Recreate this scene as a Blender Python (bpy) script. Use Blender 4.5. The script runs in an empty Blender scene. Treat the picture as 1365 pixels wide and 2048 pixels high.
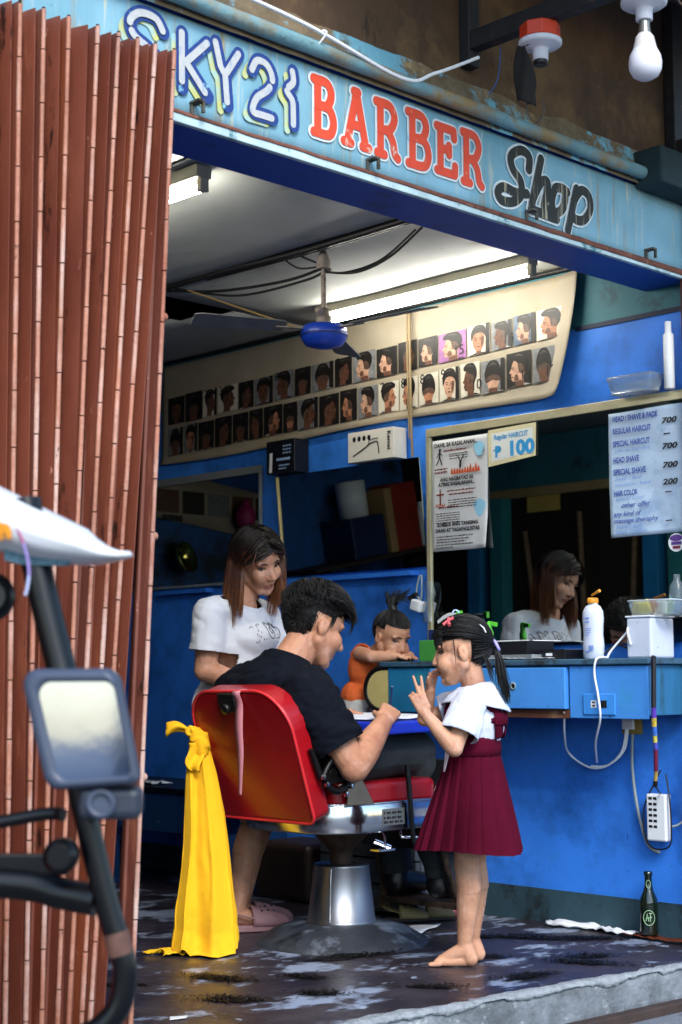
import bpy, bmesh, math, random
from mathutils import Vector as V, Matrix, noise
random.seed(7)
sc = bpy.context.scene
COL = sc.collection
PI = math.pi
# ---------------------------------------------------------------- camera
cam_d = bpy.data.cameras.new('camera')
cam = bpy.data.objects.new('camera', cam_d); COL.objects.link(cam)
_r = V((0.7150, -0.6991, -0.0041)); _u = V((-0.0713, -0.0790, 0.9943)); _b = V((-0.6955, -0.7106, -0.1064))
cam.matrix_world = Matrix(((_r.x, _u.x, _b.x, -4.858), (_r.y, _u.y, _b.y, -3.248), (_r.z, _u.z, _b.z, 0.93), (0, 0, 0, 1)))
cam_d.sensor_fit = 'VERTICAL'; cam_d.sensor_height = 36.0; cam_d.sensor_width = 24.0
cam_d.lens = 55.05; cam_d.clip_end = 400; cam_d.clip_start = 0.05
cam_d.dof.use_dof = True; cam_d.dof.focus_distance = 5.3; cam_d.dof.aperture_fstop = 5.0
sc.camera = cam
# ---------------------------------------------------------------- light
SUN_EL, SUN_AZ = 40.0, -119.0          # azimuth of the light source measured from +X towards +Y
_sd = V((math.cos(math.radians(SUN_EL)) * math.cos(math.radians(SUN_AZ)),
         math.cos(math.radians(SUN_EL)) * math.sin(math.radians(SUN_AZ)), math.sin(math.radians(SUN_EL))))
w = bpy.data.worlds.new('World'); sc.world = w; w.use_nodes = True
nt = w.node_tree; nt.nodes.clear()
sky = nt.nodes.new('ShaderNodeTexSky'); sky.sky_type = 'NISHITA'; sky.sun_disc = False
sky.sun_elevation = math.radians(SUN_EL); sky.sun_rotation = math.radians(90.0 - SUN_AZ)
sky.air_density = 1.3; sky.dust_density = .6; sky.ozone_density = 3.0
bg = nt.nodes.new('ShaderNodeBackground'); bg.inputs['Strength'].default_value = 0.15
wo = nt.nodes.new('ShaderNodeOutputWorld')
nt.links.new(sky.outputs[0], bg.inputs[0]); nt.links.new(bg.outputs[0], wo.inputs[0])
sl = bpy.data.lights.new('sun', 'SUN'); sl.energy = 1.5; sl.angle = math.radians(24); sl.color = (1.0, 0.95, 0.87)
so = bpy.data.objects.new('sun', sl); COL.objects.link(so)
so.rotation_euler = _sd.to_track_quat('Z', 'Y').to_euler(); so.location = (-6, -6, 6)
sc.view_settings.view_transform = 'Standard'; sc.view_settings.look = 'None'
sc.view_settings.exposure = 1.3; sc.view_settings.gamma = 1.0; sc.view_settings.use_curve_mapping = False
sc.cycles.use_denoising = True; sc.cycles.max_bounces = 7; sc.cycles.diffuse_bounces = 4
sc.cycles.glossy_bounces = 4; sc.cycles.transmission_bounces = 6; sc.cycles.sample_clamp_indirect = 6.0
sc.cycles.caustics_reflective = False; sc.cycles.caustics_refractive = False
# ---------------------------------------------------------------- materials
def lin(c): return c / 12.92 if c <= 0.04045 else ((c + 0.055) / 1.055) ** 2.4
def rgb(h): return tuple(lin(int(h[i:i + 2], 16) / 255) for i in (0, 2, 4))
MATS = {}
def M(name, col, rough=.5, metal=0., var=.15, scale=6., bump=0., bscale=40., dirt=None, dscale=3., damt=.45,
      dsoft=.12, stretch=(1, 1, 1), spec=.5, coat=0., rvar=0., emit=None, estr=0., trans=0., alpha=1., sss=0., dstretch=None, sheen=0., ior=1.45):
    if name in MATS: return MATS[name]
    if isinstance(col, str): col = rgb(col)
    m = bpy.data.materials.new(name); m.use_nodes = True; MATS[name] = m
    n = m.node_tree; L = n.links.new; nd = n.nodes.new
    p = n.nodes['Principled BSDF']
    p.inputs['Roughness'].default_value = rough; p.inputs['Metallic'].default_value = metal
    p.inputs['Specular IOR Level'].default_value = spec; p.inputs['IOR'].default_value = ior
    p.inputs['Base Color'].default_value = (*col, 1)
    if coat: p.inputs['Coat Weight'].default_value = coat; p.inputs['Coat Roughness'].default_value = .15
    if trans: p.inputs['Transmission Weight'].default_value = trans
    if alpha < 1: p.inputs['Alpha'].default_value = alpha
    if sheen: p.inputs['Sheen Weight'].default_value = sheen
    if sss:
        p.inputs['Subsurface Weight'].default_value = sss; p.inputs['Subsurface Scale'].default_value = .01
        p.inputs['Subsurface Radius'].default_value = (1., .35, .2)
    if emit is not None:
        p.inputs['Emission Color'].default_value = (*emit, 1); p.inputs['Emission Strength'].default_value = estr
    tc = nd('ShaderNodeTexCoord'); mp = nd('ShaderNodeMapping'); mp.inputs['Scale'].default_value = stretch
    L(tc.outputs['Object'], mp.inputs[0])
    last = None
    if var > 0:
        nz = nd('ShaderNodeTexNoise'); nz.inputs['Scale'].default_value = scale; nz.inputs['Detail'].default_value = 6; nz.inputs['Roughness'].default_value = .62
        L(mp.outputs[0], nz.inputs['Vector'])
        rp = nd('ShaderNodeValToRGB'); rp.color_ramp.elements[0].position = .3; rp.color_ramp.elements[1].position = .7
        rp.color_ramp.elements[0].color = tuple(max(0, c * (1 - var)) for c in col) + (1,)
        rp.color_ramp.elements[1].color = tuple(min(1, c * (1 + var)) for c in col) + (1,)
        L(nz.outputs['Fac'], rp.inputs[0]); last = rp.outputs[0]
        if rvar:
            mr = nd('ShaderNodeMapRange'); mr.inputs[1].default_value = .35; mr.inputs[2].default_value = .65
            mr.inputs[3].default_value = max(0, rough - rvar); mr.inputs[4].default_value = min(1, rough + rvar)
            L(nz.outputs['Fac'], mr.inputs[0]); L(mr.outputs[0], p.inputs['Roughness'])
    if dirt is not None:
        if not isinstance(dirt, list): dirt = [(dirt, dscale, damt, dsoft, dstretch or stretch)]
        for (dc, ds, da, dso, dst) in dirt:
            if isinstance(dc, str): dc = rgb(dc)
            m2 = nd('ShaderNodeMapping'); m2.inputs['Scale'].default_value = dst; m2.inputs['Location'].default_value = (ds * .7, ds * 1.3, ds * .37)
            L(tc.outputs['Object'], m2.inputs[0])
            n2 = nd('ShaderNodeTexNoise'); n2.inputs['Scale'].default_value = ds; n2.inputs['Detail'].default_value = 8; n2.inputs['Roughness'].default_value = .68
            L(m2.outputs[0], n2.inputs['Vector'])
            mr = nd('ShaderNodeMapRange'); a = 1 - da
            mr.inputs[1].default_value = a - dso * .5 + .02; mr.inputs[2].default_value = a + dso * .5 + .02
            L(n2.outputs['Fac'], mr.inputs[0])
            mx = nd('ShaderNodeMix'); mx.data_type = 'RGBA'
            L(mr.outputs[0], mx.inputs[0])
            if last is not None: L(last, mx.inputs[6])
            else: mx.inputs[6].default_value = (*col, 1)
            mx.inputs[7].default_value = (*dc, 1)
            last = mx.outputs[2]
    if last is not None: L(last, p.inputs['Base Color'])
    if bump:
        nb = nd('ShaderNodeTexNoise'); nb.inputs['Scale'].default_value = bscale; nb.inputs['Detail'].default_value = 5
        L(mp.outputs[0], nb.inputs['Vector'])
        bp = nd('ShaderNodeBump'); bp.inputs['Strength'].default_value = bump; bp.inputs['Distance'].default_value = .01
        L(nb.outputs['Fac'], bp.inputs['Height']); L(bp.outputs[0], p.inputs['Normal'])
    return m
# ---------------------------------------------------------------- mesh helpers
ORG = {}
def vv(a): return a if isinstance(a, V) else V(a)
class MB:
    def __init__(s): s.v = []; s.f = []; s.m = []; s.s = []
    def add(s, vs, fs, mi=0, sm=False):
        o = len(s.v); s.v.extend(vv(a) for a in vs)
        for f in fs: s.f.append([o + i for i in f]); s.m.append(mi); s.s.append(sm)
        return s
    def box(s, x0, y0, z0, x1, y1, z1, mi=0):
        return s.add([(x0, y0, z0), (x1, y0, z0), (x1, y1, z0), (x0, y1, z0), (x0, y0, z1), (x1, y0, z1), (x1, y1, z1), (x0, y1, z1)],
                     [(0, 3, 2, 1), (4, 5, 6, 7), (0, 1, 5, 4), (1, 2, 6, 5), (2, 3, 7, 6), (3, 0, 4, 7)], mi)
    def obox(s, c, ax, ay, az, sx, sy, sz, mi=0):
        c, ax, ay, az = vv(c), vv(ax).normalized(), vv(ay).normalized(), vv(az).normalized()
        P = lambda i, j, k: c + ax * sx * .5 * i + ay * sy * .5 * j + az * sz * .5 * k
        return s.add([P(-1, -1, -1), P(1, -1, -1), P(1, 1, -1), P(-1, 1, -1), P(-1, -1, 1), P(1, -1, 1), P(1, 1, 1), P(-1, 1, 1)],
                     [(0, 3, 2, 1), (4, 5, 6, 7), (0, 1, 5, 4), (1, 2, 6, 5), (2, 3, 7, 6), (3, 0, 4, 7)], mi)
    def tube(s, pts, r, n=8, mi=0, cap=True, closed=False, flat=1.):
        pts = [vv(p) for p in pts]; N = len(pts)
        rr = r if isinstance(r, (list, tuple)) else [r] * N
        o = len(s.v); t0 = (pts[1] - pts[0]).normalized()
        nrm = t0.orthogonal().normalized() if abs(t0.z) > .9 else t0.cross(V((0, 0, 1))).normalized()
        pt = t0
        for i, p in enumerate(pts):
            if closed: t = (pts[(i + 1) % N] - pts[i - 1]).normalized()
            else: t = (pts[min(i + 1, N - 1)] - pts[max(i - 1, 0)]).normalized()
            q = pt.rotation_difference(t); nrm = (q @ nrm); nrm = (nrm - t * nrm.dot(t)).normalized(); pt = t
            b = t.cross(nrm)
            for k in range(n):
                a = 2 * PI * k / n; s.v.append(p + (nrm * math.cos(a) + b * math.sin(a) * flat) * rr[i])
        for i in range(N if closed else N - 1):
            j = (i + 1) % N
            for k in range(n):
                k2 = (k + 1) % n; s.f.append([o + i * n + k, o + i * n + k2, o + j * n + k2, o + j * n + k]); s.m.append(mi); s.s.append(True)
        if cap and not closed:
            s.add([s.v[o + k] for k in range(n)], [list(range(n))[::-1]], mi); s.add([s.v[o + (N - 1) * n + k] for k in range(n)], [list(range(n))], mi)
        return s
    def lathe(s, prof, c, n=24, mi=0, axis=(0, 0, 1), sm=True):
        c = vv(c); az = vv(axis).normalized(); ax = az.orthogonal().normalized(); ay = az.cross(ax); o = len(s.v)
        for (r, z) in prof:
            for k in range(n):
                a = 2 * PI * k / n; s.v.append(c + az * z + (ax * math.cos(a) + ay * math.sin(a)) * max(r, 1e-4))
        for i in range(len(prof) - 1):
            for k in range(n):
                k2 = (k + 1) % n; s.f.append([o + i * n + k, o + i * n + k2, o + (i + 1) * n + k2, o + (i + 1) * n + k]); s.m.append(mi); s.s.append(sm)
        s.add([s.v[o + k] for k in range(n)], [list(range(n))[::-1]], mi); s.add([s.v[o + (len(prof) - 1) * n + k] for k in range(n)], [list(range(n))], mi)
        return s
    def prism(s, poly, o, u, v, wv, mi=0):
        o, u, v, wv = vv(o), vv(u), vv(v), vv(wv); n = len(poly)
        a = [o + u * x + v * y for x, y in poly]; b = [p + wv for p in a]
        return s.add(a + b, [list(range(n))[::-1], list(range(n, 2 * n))] + [(i, (i + 1) % n, n + (i + 1) % n, n + i) for i in range(n)], mi)
    def poly(s, pts, mi=0): return s.add(pts, [list(range(len(pts)))], mi)
    def ell(s, c, r, mi=0, nu=16, nv=10, M3=None):
        c = vv(c); r = (r, r, r) if isinstance(r, (int, float)) else r; o = len(s.v)
        f = (lambda p: M3 @ p) if M3 is not None else (lambda p: p)
        s.v.append(c + f(V((0, 0, r[2]))))
        for i in range(1, nv):
            th = PI * i / nv
            for k in range(nu):
                a = 2 * PI * k / nu; s.v.append(c + f(V((r[0] * math.sin(th) * math.cos(a), r[1] * math.sin(th) * math.sin(a), r[2] * math.cos(th)))))
        s.v.append(c + f(V((0, 0, -r[2])))); e = len(s.v) - 1
        for k in range(nu):
            k2 = (k + 1) % nu
            s.f.append([o, o + 1 + k, o + 1 + k2]); s.m.append(mi); s.s.append(True)
            for i in range(nv - 2):
                a = o + 1 + i * nu; s.f.append([a + k, a + nu + k, a + nu + k2, a + k2]); s.m.append(mi); s.s.append(True)
            a = o + 1 + (nv - 2) * nu; s.f.append([a + k, e, a + k2]); s.m.append(mi); s.s.append(True)
        return s
    def cone(s, p0, r0, p1, r1, mi=0, n=14):      # tapered capsule
        p0, p1 = vv(p0), vv(p1); d = p1 - p0; L = d.length
        if L < 1e-5: return s.ell(p0, max(r0, r1), mi)
        t = d / L; pts = []; rr = []
        for a in (85, 65, 40, 15): pts.append(p0 - t * r0 * math.sin(math.radians(a))); rr.append(r0 * math.cos(math.radians(a)))
        for k in (.33, .66): pts.append(p0 + d * k); rr.append(r0 + (r1 - r0) * k)
        for a in (15, 40, 65, 85): pts.append(p1 + t * r1 * math.sin(math.radians(a))); rr.append(r1 * math.cos(math.radians(a)))
        return s.tube(pts, rr, n, mi)
    def grid(s, fn, nu, nv, mi=0, cu=False, sm=True):
        o = len(s.v)
        for j in range(nv + 1):
            for i in range(nu if cu else nu + 1): s.v.append(vv(fn(i / nu, j / nv)))
        st = nu if cu else nu + 1
        for j in range(nv):
            for i in range(nu):
                i2 = (i + 1) % nu if cu else i + 1
                s.f.append([o + j * st + i, o + j * st + i2, o + (j + 1) * st + i2, o + (j + 1) * st + i]); s.m.append(mi); s.s.append(sm)
        return s
    def stroke(s, pts, wd, o, u, v, n, mi=0, k=0):   # flat ribbon with round ends, pts in 2-D
        o, u, v, n = vv(o), vv(u), vv(v), vv(n); w2 = wd if isinstance(wd, (list, tuple)) else [wd] * len(pts)
        L = []; R = []; N = len(pts)
        for i, (x, y) in enumerate(pts):
            a, b = pts[max(i - 1, 0)], pts[min(i + 1, N - 1)]; dx, dy = b[0] - a[0], b[1] - a[1]; l = math.hypot(dx, dy) or 1
            nx, ny = -dy / l * w2[i] / 2, dx / l * w2[i] / 2
            L.append((x + nx, y + ny)); R.append((x - nx, y - ny))
        P = lambda p: o + u * p[0] + v * p[1] + n * (.00018 * k)
        vs = [P(p) + n * (.0005 * i / N) for i, p in enumerate(L)] + [P(p) + n * (.0005 * i / N) for i, p in enumerate(R)]
        s.add(vs, [(i, N + i, N + i + 1, i + 1) for i in range(N - 1)], mi)
        for (i, sg) in ((0, -1), (N - 1, 1)):
            a, b = (pts[0], pts[1]) if sg < 0 else (pts[-1], pts[-2]); an = math.atan2(a[1] - b[1], a[0] - b[0])
            s.add([P((a[0] + math.cos(an + t) * w2[i] / 2, a[1] + math.sin(an + t) * w2[i] / 2)) + n * (.0005 * i / N) for t in [(-.5 + q / 8) * PI for q in range(9)]], [list(range(9))], mi)
        return s
    def build(s, name, mats, parent=None, bevel=0., sub=0, solid=0., seg=2, kind=None, org=None):
        if not isinstance(mats, (list, tuple)): mats = [mats]
        if parent is not None: o = ORG[parent]
        elif org is not None: o = vv(org)
        else:
            xs = [p.x for p in s.v]; ys = [p.y for p in s.v]; zs = [p.z for p in s.v]
            o = V(((min(xs) + max(xs)) / 2, (min(ys) + max(ys)) / 2, min(zs)))
        me = bpy.data.meshes.new(name); me.from_pydata([p - o for p in s.v], [], s.f)
        for m in mats: me.materials.append(m)
        me.polygons.foreach_set('material_index', s.m); me.polygons.foreach_set('use_smooth', s.s); me.update()
        ob = bpy.data.objects.new(name, me); COL.objects.link(ob); ORG[ob] = o
        if parent is not None: ob.parent = parent
        else: ob.location = o
        if solid: d = ob.modifiers.new('s', 'SOLIDIFY'); d.thickness = solid; d.offset = 0
        if bevel:
            d = ob.modifiers.new('b', 'BEVEL'); d.width = bevel; d.segments = seg; d.limit_method = 'ANGLE'; d.angle_limit = math.radians(35)
        if sub: d = ob.modifiers.new('u', 'SUBSURF'); d.levels = sub; d.render_levels = sub
        if kind: ob['kind'] = kind
        return ob
def thing(name, label, cat, loc, group=None):
    e = bpy.data.objects.new(name, None); COL.objects.link(e); e.location = loc; e.empty_display_size = .1
    ORG[e] = vv(loc); e['label'] = label; e['category'] = cat
    if group: e['group'] = group
    return e
def tag(o, label, cat, group=None):
    o['label'] = label; o['category'] = cat
    if group: o['group'] = group
    return o
def crv(pts, n=8, closed=False):                  # Catmull-Rom through points (2-D or 3-D tuples)
    pts = [V(p) if len(p) == 3 else V((p[0], p[1], 0)) for p in pts]; out = []; N = len(pts)
    for i in range(N if closed else N - 1):
        g = (lambda j: pts[j % N]) if closed else (lambda j: pts[min(max(j, 0), N - 1)])
        a, b, c, d = g(i - 1), g(i), g(i + 1), g(i + 2)
        for k in range(n):
            t = k / n
            out.append(.5 * ((2 * b) + (c - a) * t + (2 * a - 5 * b + 4 * c - d) * t * t + (3 * b - a - 3 * c + d) * t ** 3))
    if not closed: out.append(pts[-1])
    return out
def crv2(pts, n=8): return [(p.x, p.y) for p in crv(pts, n)]
def text_mesh(mb, body, o, u, v, n, h, mi=0, bold=0., shear=0., align='LEFT', width=None, k=0):
    c = bpy.data.curves.new('t', 'FONT'); c.body = body; c.size = 1.; c.align_x = align; c.offset = bold; c.shear = shear; c.resolution_u = 3
    ob = bpy.data.objects.new('t', c); COL.objects.link(ob)
    dg = bpy.context.evaluated_depsgraph_get(); dg.update(); ev = ob.evaluated_get(dg); me = ev.to_mesh()
    vs = [x.co.copy() for x in me.vertices]; fs = [list(p.vertices) for p in me.polygons]; ev.to_mesh_clear()
    bpy.data.objects.remove(ob); bpy.data.curves.remove(c)
    if not vs: return mb
    o, u, v, n = vv(o), vv(u), vv(v), vv(n); sx = h / .7
    if width:
        wx = max(q.x for q in vs) - min(q.x for q in vs); sx = width / wx if wx > 0 else sx
    return mb.add([o + u * (q.x * sx) + v * (q.y * h / .7) + n * (.0004 * k) for q in vs], fs, mi)
# ---------------------------------------------------------------- palette
m_street = M('street_concrete', '6b7078', .85, var=.25, scale=3, bump=.5, bscale=60, dirt='2c2d30', dscale=1.6, damt=.42)
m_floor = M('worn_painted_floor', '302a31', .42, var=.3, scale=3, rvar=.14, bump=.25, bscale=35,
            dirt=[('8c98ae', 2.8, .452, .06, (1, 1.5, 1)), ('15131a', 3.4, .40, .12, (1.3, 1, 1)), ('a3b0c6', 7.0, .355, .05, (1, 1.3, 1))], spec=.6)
m_slabedge = M('worn_concrete_edge', '80868c', .9, var=.25, scale=10, bump=.6, bscale=50, dirt=[('585d60', 5, .5, .2, (1, 1, 1)), ('b9bdbd', 9, .4, .1, (1, 1, 1))])
m_chip = M('chipped_pale_concrete', '8d9296', .95, var=.2, scale=30, bump=.8, bscale=80, dirt='787d82', dscale=25, damt=.45)
m_blue = M('blue_wall_paint', '3782ea', .5, var=.14, scale=2.2, bump=.12, bscale=14, dirt=[('174a94', 2.4, .43, .25, (1, 1, 1)), ('12234f', 26, .325, .05, (1, 1, .6)), ('3f86d8', 5, .33, .1, (1, 1, 2.2)), ('0f2a5c', 60, .30, .04, (1, 1, .5))], spec=.4)
m_teal = M('teal_upper_paint', '2f6f7d', .6, var=.2, scale=3, dirt='1e4650', dscale=4, damt=.42)
m_base = M('grey_green_base_paint', '2f4a55', .6, var=.3, scale=4, bump=.2, bscale=30, dirt='1a2429', dscale=6, damt=.45)
m_dark = M('dark_void', '0b0a0a', .9, var=.2)
m_ceil = M('painted_plywood_ceiling', 'a9aca6', .6, var=.14, scale=2.5, bump=.15, bscale=5, dirt=[('6f6f69', 3.0, .37, .15, (1, .4, 1)), ('4e4842', 9, .30, .06, (1, 1, 1))])
m_sofblue = M('soffit_blue_paint', '0d47a6', .55, var=.12, scale=3, dirt='0a3175', dscale=5, damt=.4)
m_sign = M('sky_blue_sign_paint', '7fadc2', .55, var=.10, scale=4, bump=.1, bscale=30,
           dirt=[('6496a6', 2.2, .46, .25, (1, 1, .35)), ('b9bfae', 5, .40, .12, (9, 1, .7)), ('8f8062', 2.6, .39, .12, (8, 1, .5)), ('4f7a86', 18, .33, .05, (1, 1, 1)), ('7a6a52', 30, .30, .04, (1, 1, .6))])
m_rust = M('rusted_strip', '6f4438', .85, var=.35, scale=14, bump=.4, bscale=60, dirt=[('a9866f', 12, .38, .1, (1, 1, 1)), ('3a2420', 9, .40, .1, (1, 1, 1))])
m_strip = M('peeling_pale_blue_strip', 'b3cbd2', .6, var=.2, scale=10, dirt=[('4f7f8a', 16, .42, .08, (1, 1, 1)), ('6a4a3c', 7, .33, .06, (1, 1, 1))])
m_uppwall = M('stained_brown_plaster', '5a4431', .9, var=.3, scale=3, bump=.4, bscale=22,
              dirt=[('3a2c22', 1.6, .5, .3, (1.5, 1, .8)), ('78603f', 3, .38, .2, (1, 1, 1)), ('2a2019', 8, .36, .12, (2, 1, .6)), ('8a7350', 22, .31, .05, (1, 1, .5))])
m_ledge = M('mouldy_plaster_ledge', '6d5f4a', .9, var=.4, scale=9, bump=.5, bscale=40, dirt=[('6fa9bd', 3.2, .47, .05, (1, 1, 1)), ('a58c63', 8, .38, .1, (1, 1, 1)), ('2a251f', 7, .36, .12, (1, 1, 1))])
m_pipe = M('painted_pipe', '6a929c', .7, var=.25, scale=7, bump=.4, bscale=40, dirt=[('8d7752', 4.5, .50, .12, (.7, 1, 1)), ('26241f', 8, .36, .1, (1, 1, 1))])
m_iron = M('dark_iron', '26272c', .6, metal=.3, var=.3, scale=20, dirt='4b3a31', dscale=14, damt=.38)
m_grey_iron = M('weathered_bracket_iron', '575650', .7, metal=.2, var=.4, scale=40, dirt='2a2622', dscale=30, damt=.45)
m_wire = M('black_wire', '141416', .5, var=0)
m_wwire = M('white_wire', 'eceef2', .45, var=0)
m_gate = M('terracotta_gate_paint', '79402f', .55, var=.16, scale=5, stretch=(1, 1, .25), bump=.1, bscale=30, dirt=[('5e2a1e', 3, .45, .25, (1, 1, .3)), ('a5644a', 7, .36, .2, (1, 1, .2)), ('b98a74', 45, .34, .04, (1, 1, .4)), ('2e1712', 12, .39, .05, (1, 1, .25))])
GD = [('5e2a1e', 3, .45, .25, (1, 1, .3)), ('a5644a', 7, .36, .2, (1, 1, .2)), ('c08a70', 30, .31, .04, (1, 1, .5)), ('2e1712', 12, .40, .05, (1, 1, .25)), ('b98a74', 45, .34, .04, (1, 1, .4))]
m_gate2 = M('faded_brown_gate_paint', '6d3c2f', .6, var=.2, scale=4, stretch=(1, 1, .25), bump=.15, bscale=30, dirt=GD)
m_gate3 = M('orange_brown_gate_paint', '84442b', .5, var=.2, scale=6, stretch=(1, 1, .2), bump=.15, bscale=30, dirt=GD)
m_hinge = M('peeling_hinge_paint', 'a8705a', .55, var=.25, scale=5, bump=.3, bscale=60, dirt=[('cdb0a4', 9, .44, .2, (1, 1, .25)), ('8a4a34', 4, .44, .2, (1, 1, .4)), ('3c231c', 40, .36, .05, (1, 1, .5))])
m_knuckle = M('dark_hinge_gap', '2a1713', .8, var=.2)
m_wood = M('weathered_wood', '6e5a45', .8, var=.3, scale=8, stretch=(1, 1, 6), bump=.3, bscale=30)
m_gwood = M('grey_weathered_wood', '5d6266', .85, var=.3, scale=6, stretch=(1, 1, 4), bump=.3, bscale=30)
m_black = M('black_plastic', '0e0e10', .4, var=0)
m_white = M('white_plastic', 'dfe2e6', .35, var=.05, scale=10)
m_chrome = M('worn_chrome', 'c9ccd2', .16, metal=1., var=.12, scale=6, rvar=.08, dirt='75706a', dscale=12, damt=.37)
m_glassm = M('old_mirror_glass', 'b9c0bf', .015, metal=1., var=.03, scale=3)
m_alu = M('yellowed_aluminium_frame', 'b4ad8e', .4, metal=.35, var=.12, scale=12)
# ---------------------------------------------------------------- ground
mb = MB(); mb.grid(lambda a, b: (-60 + 120 * a, -60 + 120 * b, -.118), 8, 8)
g = mb.build('street', m_street, org=(0, 0, -.118)); g['kind'] = 'structure'; g['label'] = 'grey concrete street in front of the shop step'
# shop floor: slab with a chipped front edge
ed = []
for i in range(61):
    x = -3.4 + 3.6 * i / 60
    y = -.123 - .108 * (x + 1.79) if x > -1.79 else -.123 - .04 * (x + 1.79)
    ed.append((x, y + .006 * noise.noise((x * 6, 3, 1)) + .004 * noise.noise((x * 23, 5, 2))))
mb = MB(); N = len(ed)
top = [V((x, y, 0)) for x, y in ed]
mb.add(top + [V((.2, 4.3, 0)), V((-3.4, 4.3, 0))], [list(range(N + 2))], 0)
lo = [(0, 0.), (.006, -.014), (.008, -.035), (.004, -.095), (0, -.16)]
def edgef(a, b):
    i = min(int(a * 60 + .5), 60); x, y = ed[i]; t = b * 4; k = min(int(t), 3); q = t - k
    d = lo[k][0] * (1 - q) + lo[k + 1][0] * q; z = lo[k][1] * (1 - q) + lo[k + 1][1] * q
    r = .007 * noise.noise((x * 9, z * 40, 2)) * (1 if 0 < b < 1 else 0)
    return (x, y - d - r, z)
mb.grid(edgef, 60, 12, 1)
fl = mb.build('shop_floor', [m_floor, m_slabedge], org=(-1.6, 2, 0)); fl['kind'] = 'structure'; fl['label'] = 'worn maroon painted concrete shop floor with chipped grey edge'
# pale chipped lip along the edge
mb = MB()
def chip(a, b):
    i = a * 60; k = min(int(i), 59); q = i - k; x = ed[k][0] * (1 - q) + ed[k + 1][0] * q; y = ed[k][1] * (1 - q) + ed[k + 1][1] * q
    wdt = max(.004, .036 * (.6 + .9 * noise.noise((x * 4, 0, 9)) + .5 * noise.noise((x * 17, 2, 9))))
    hgt = max(.004, .013 * (1 + 1.6 * noise.noise((x * 6, 7, 3)) + .9 * noise.noise((x * 29, 7, 3))))
    if b <= .5: return (x, y + wdt * (1 - 2 * b), .0022 + .001 * (1 - 2 * b) * 0)
    c = (b - .5) * 2
    return (x, y - .0125 - .004 * math.sin(c * PI), .0022 - .004 - hgt * c)
mb.grid(chip, 240, 6, 0)
mb.build('chipped_lip', m_chip, fl)
mb = MB()
a, b = V((-3.3, -.15, -.118)), V((.2, -.372, -.118)); d = (b - a).normalized(); n_ = V((d.y, -d.x, 0))
mb.obox((a + b) / 2 + n_ * .014 + V((0, 0, .012)), d, n_, (0, 0, 1), (b - a).length, .045, .034)
mb.build('wooden_kick_strip', M('dark_stained_strip', '3a2c27', .8, var=.4, scale=9, stretch=(1, 1, 1)), fl, bevel=.004)
# ---------------------------------------------------------------- building
bld = thing('barber_shop_building', 'blue walled barber shop room with open front and grey plywood ceiling', 'building', (-1.6, 2, 0))
mb = MB(); mb.box(0, -.26, .125, .14, 4.3, 2.285); wl = mb.build('side_wall', m_blue, bld)
mb = MB(); mb.box(-.004, -.26, 0, .139, 4.3, .1265); mb.build('base_band', m_base, bld)
mb = MB(); mb.box(.002, -.26, 2.285, .138, 4.3, 2.72); mb.build('upper_wall_band', m_teal, bld)
mb = MB(); mb.box(-.006, -.1, 2.276, .01, .40, 2.294); mb.build('trim_line', M('dark_blue_trim', '0c1c3a', .6), bld)
mb = MB(); mb.box(-3.3, 4.3, 0, .14, 4.42, 2.72); mb.build('back_wall', M('dark_blue_back_wall', '1d4f8f', .7, var=.2, dirt='10202e', dscale=2, damt=.5), bld)  # plain dark blue wall with random darker patches
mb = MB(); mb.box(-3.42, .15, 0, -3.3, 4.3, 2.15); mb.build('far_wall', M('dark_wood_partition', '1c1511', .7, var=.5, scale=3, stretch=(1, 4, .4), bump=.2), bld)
mb = MB(); mb.box(-3.415, .15, 2.15, -3.305, 4.3, 2.72); mb.build('far_wall_band', m_teal, bld)
mb = MB(); mb.box(-3.305, .2, 2.13, -3.27, 4.28, 2.19); mb.build('timber_trim', M('pale_timber_trim', '9a875f', .7, var=.2), bld)
for y, c in ((3.62, 0), (3.42, 1), (2.2, 0), (2.02, 1), (.9, 0)):
    mb = MB(); mb.box(-3.3, y, 0, -3.2, y + .11, 2.13); mb.build('door_post', M('blue_door_post', '1f76b0', .5) if c == 0 else M('teal_door_post', '2d7f86', .5), bld, bevel=.004)
for (y0, y1, z1) in ((3.0, 3.3, 1.9), (2.75, 2.85, 2.0), (2.5, 2.42, 1.9), (1.6, 1.7, 1.95)):
    mb = MB(); mb.tube([(-3.24, y0, 0), (-3.29, y1, z1)], .02, 6); mb.build('leaning_stick', m_wood, bld)
mb = MB(); mb.box(-3.42, .15, 2.722, .14, 4.42, 2.78); mb.build('roof_deck', m_dark, bld)
# ceiling sheets with a sag and a broken corner
def sheet(x0, x1, y0, y1, cut=None, sag=.018, sd=0):
    mb = MB()
    def f(a, b):
        x = x0 + (x1 - x0) * a; y = y0 + (y1 - y0) * b
        e = math.sin(a * PI) * math.sin(b * PI)
        z = 2.538 - sag * e + .012 * noise.noise((x * 2.2, y * 1.6, sd)) * (e ** .3 if e > 0 else 0)
        return (x, y, z)
    mb.grid(f, 16, 16)
    if cut:
        keep = [i for i, fc in enumerate(mb.f) if not cut(sum((mb.v[j] for j in fc), V()) / len(fc))]
        mb.f = [mb.f[i] for i in keep]; mb.m = [mb.m[i] for i in keep]; mb.s = [mb.s[i] for i in keep]
    return mb.build('ceiling_panel', m_ceil, bld, solid=.006)
sheet(-.955, -.006, .08, 1.875, sd=1); sheet(-1.9, -.975, .08, 1.875, sd=2); sheet(-3.3, -1.92, .08, 1.875, sd=3)
sheet(-.955, -.006, 1.89, 4.29, cut=lambda c: (c.x + .98) * 1.15 + (c.y - 1.88) * -.0 < .62 - (c.y - 1.88) * .55 and c.y < 2.6, sd=4)
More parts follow.
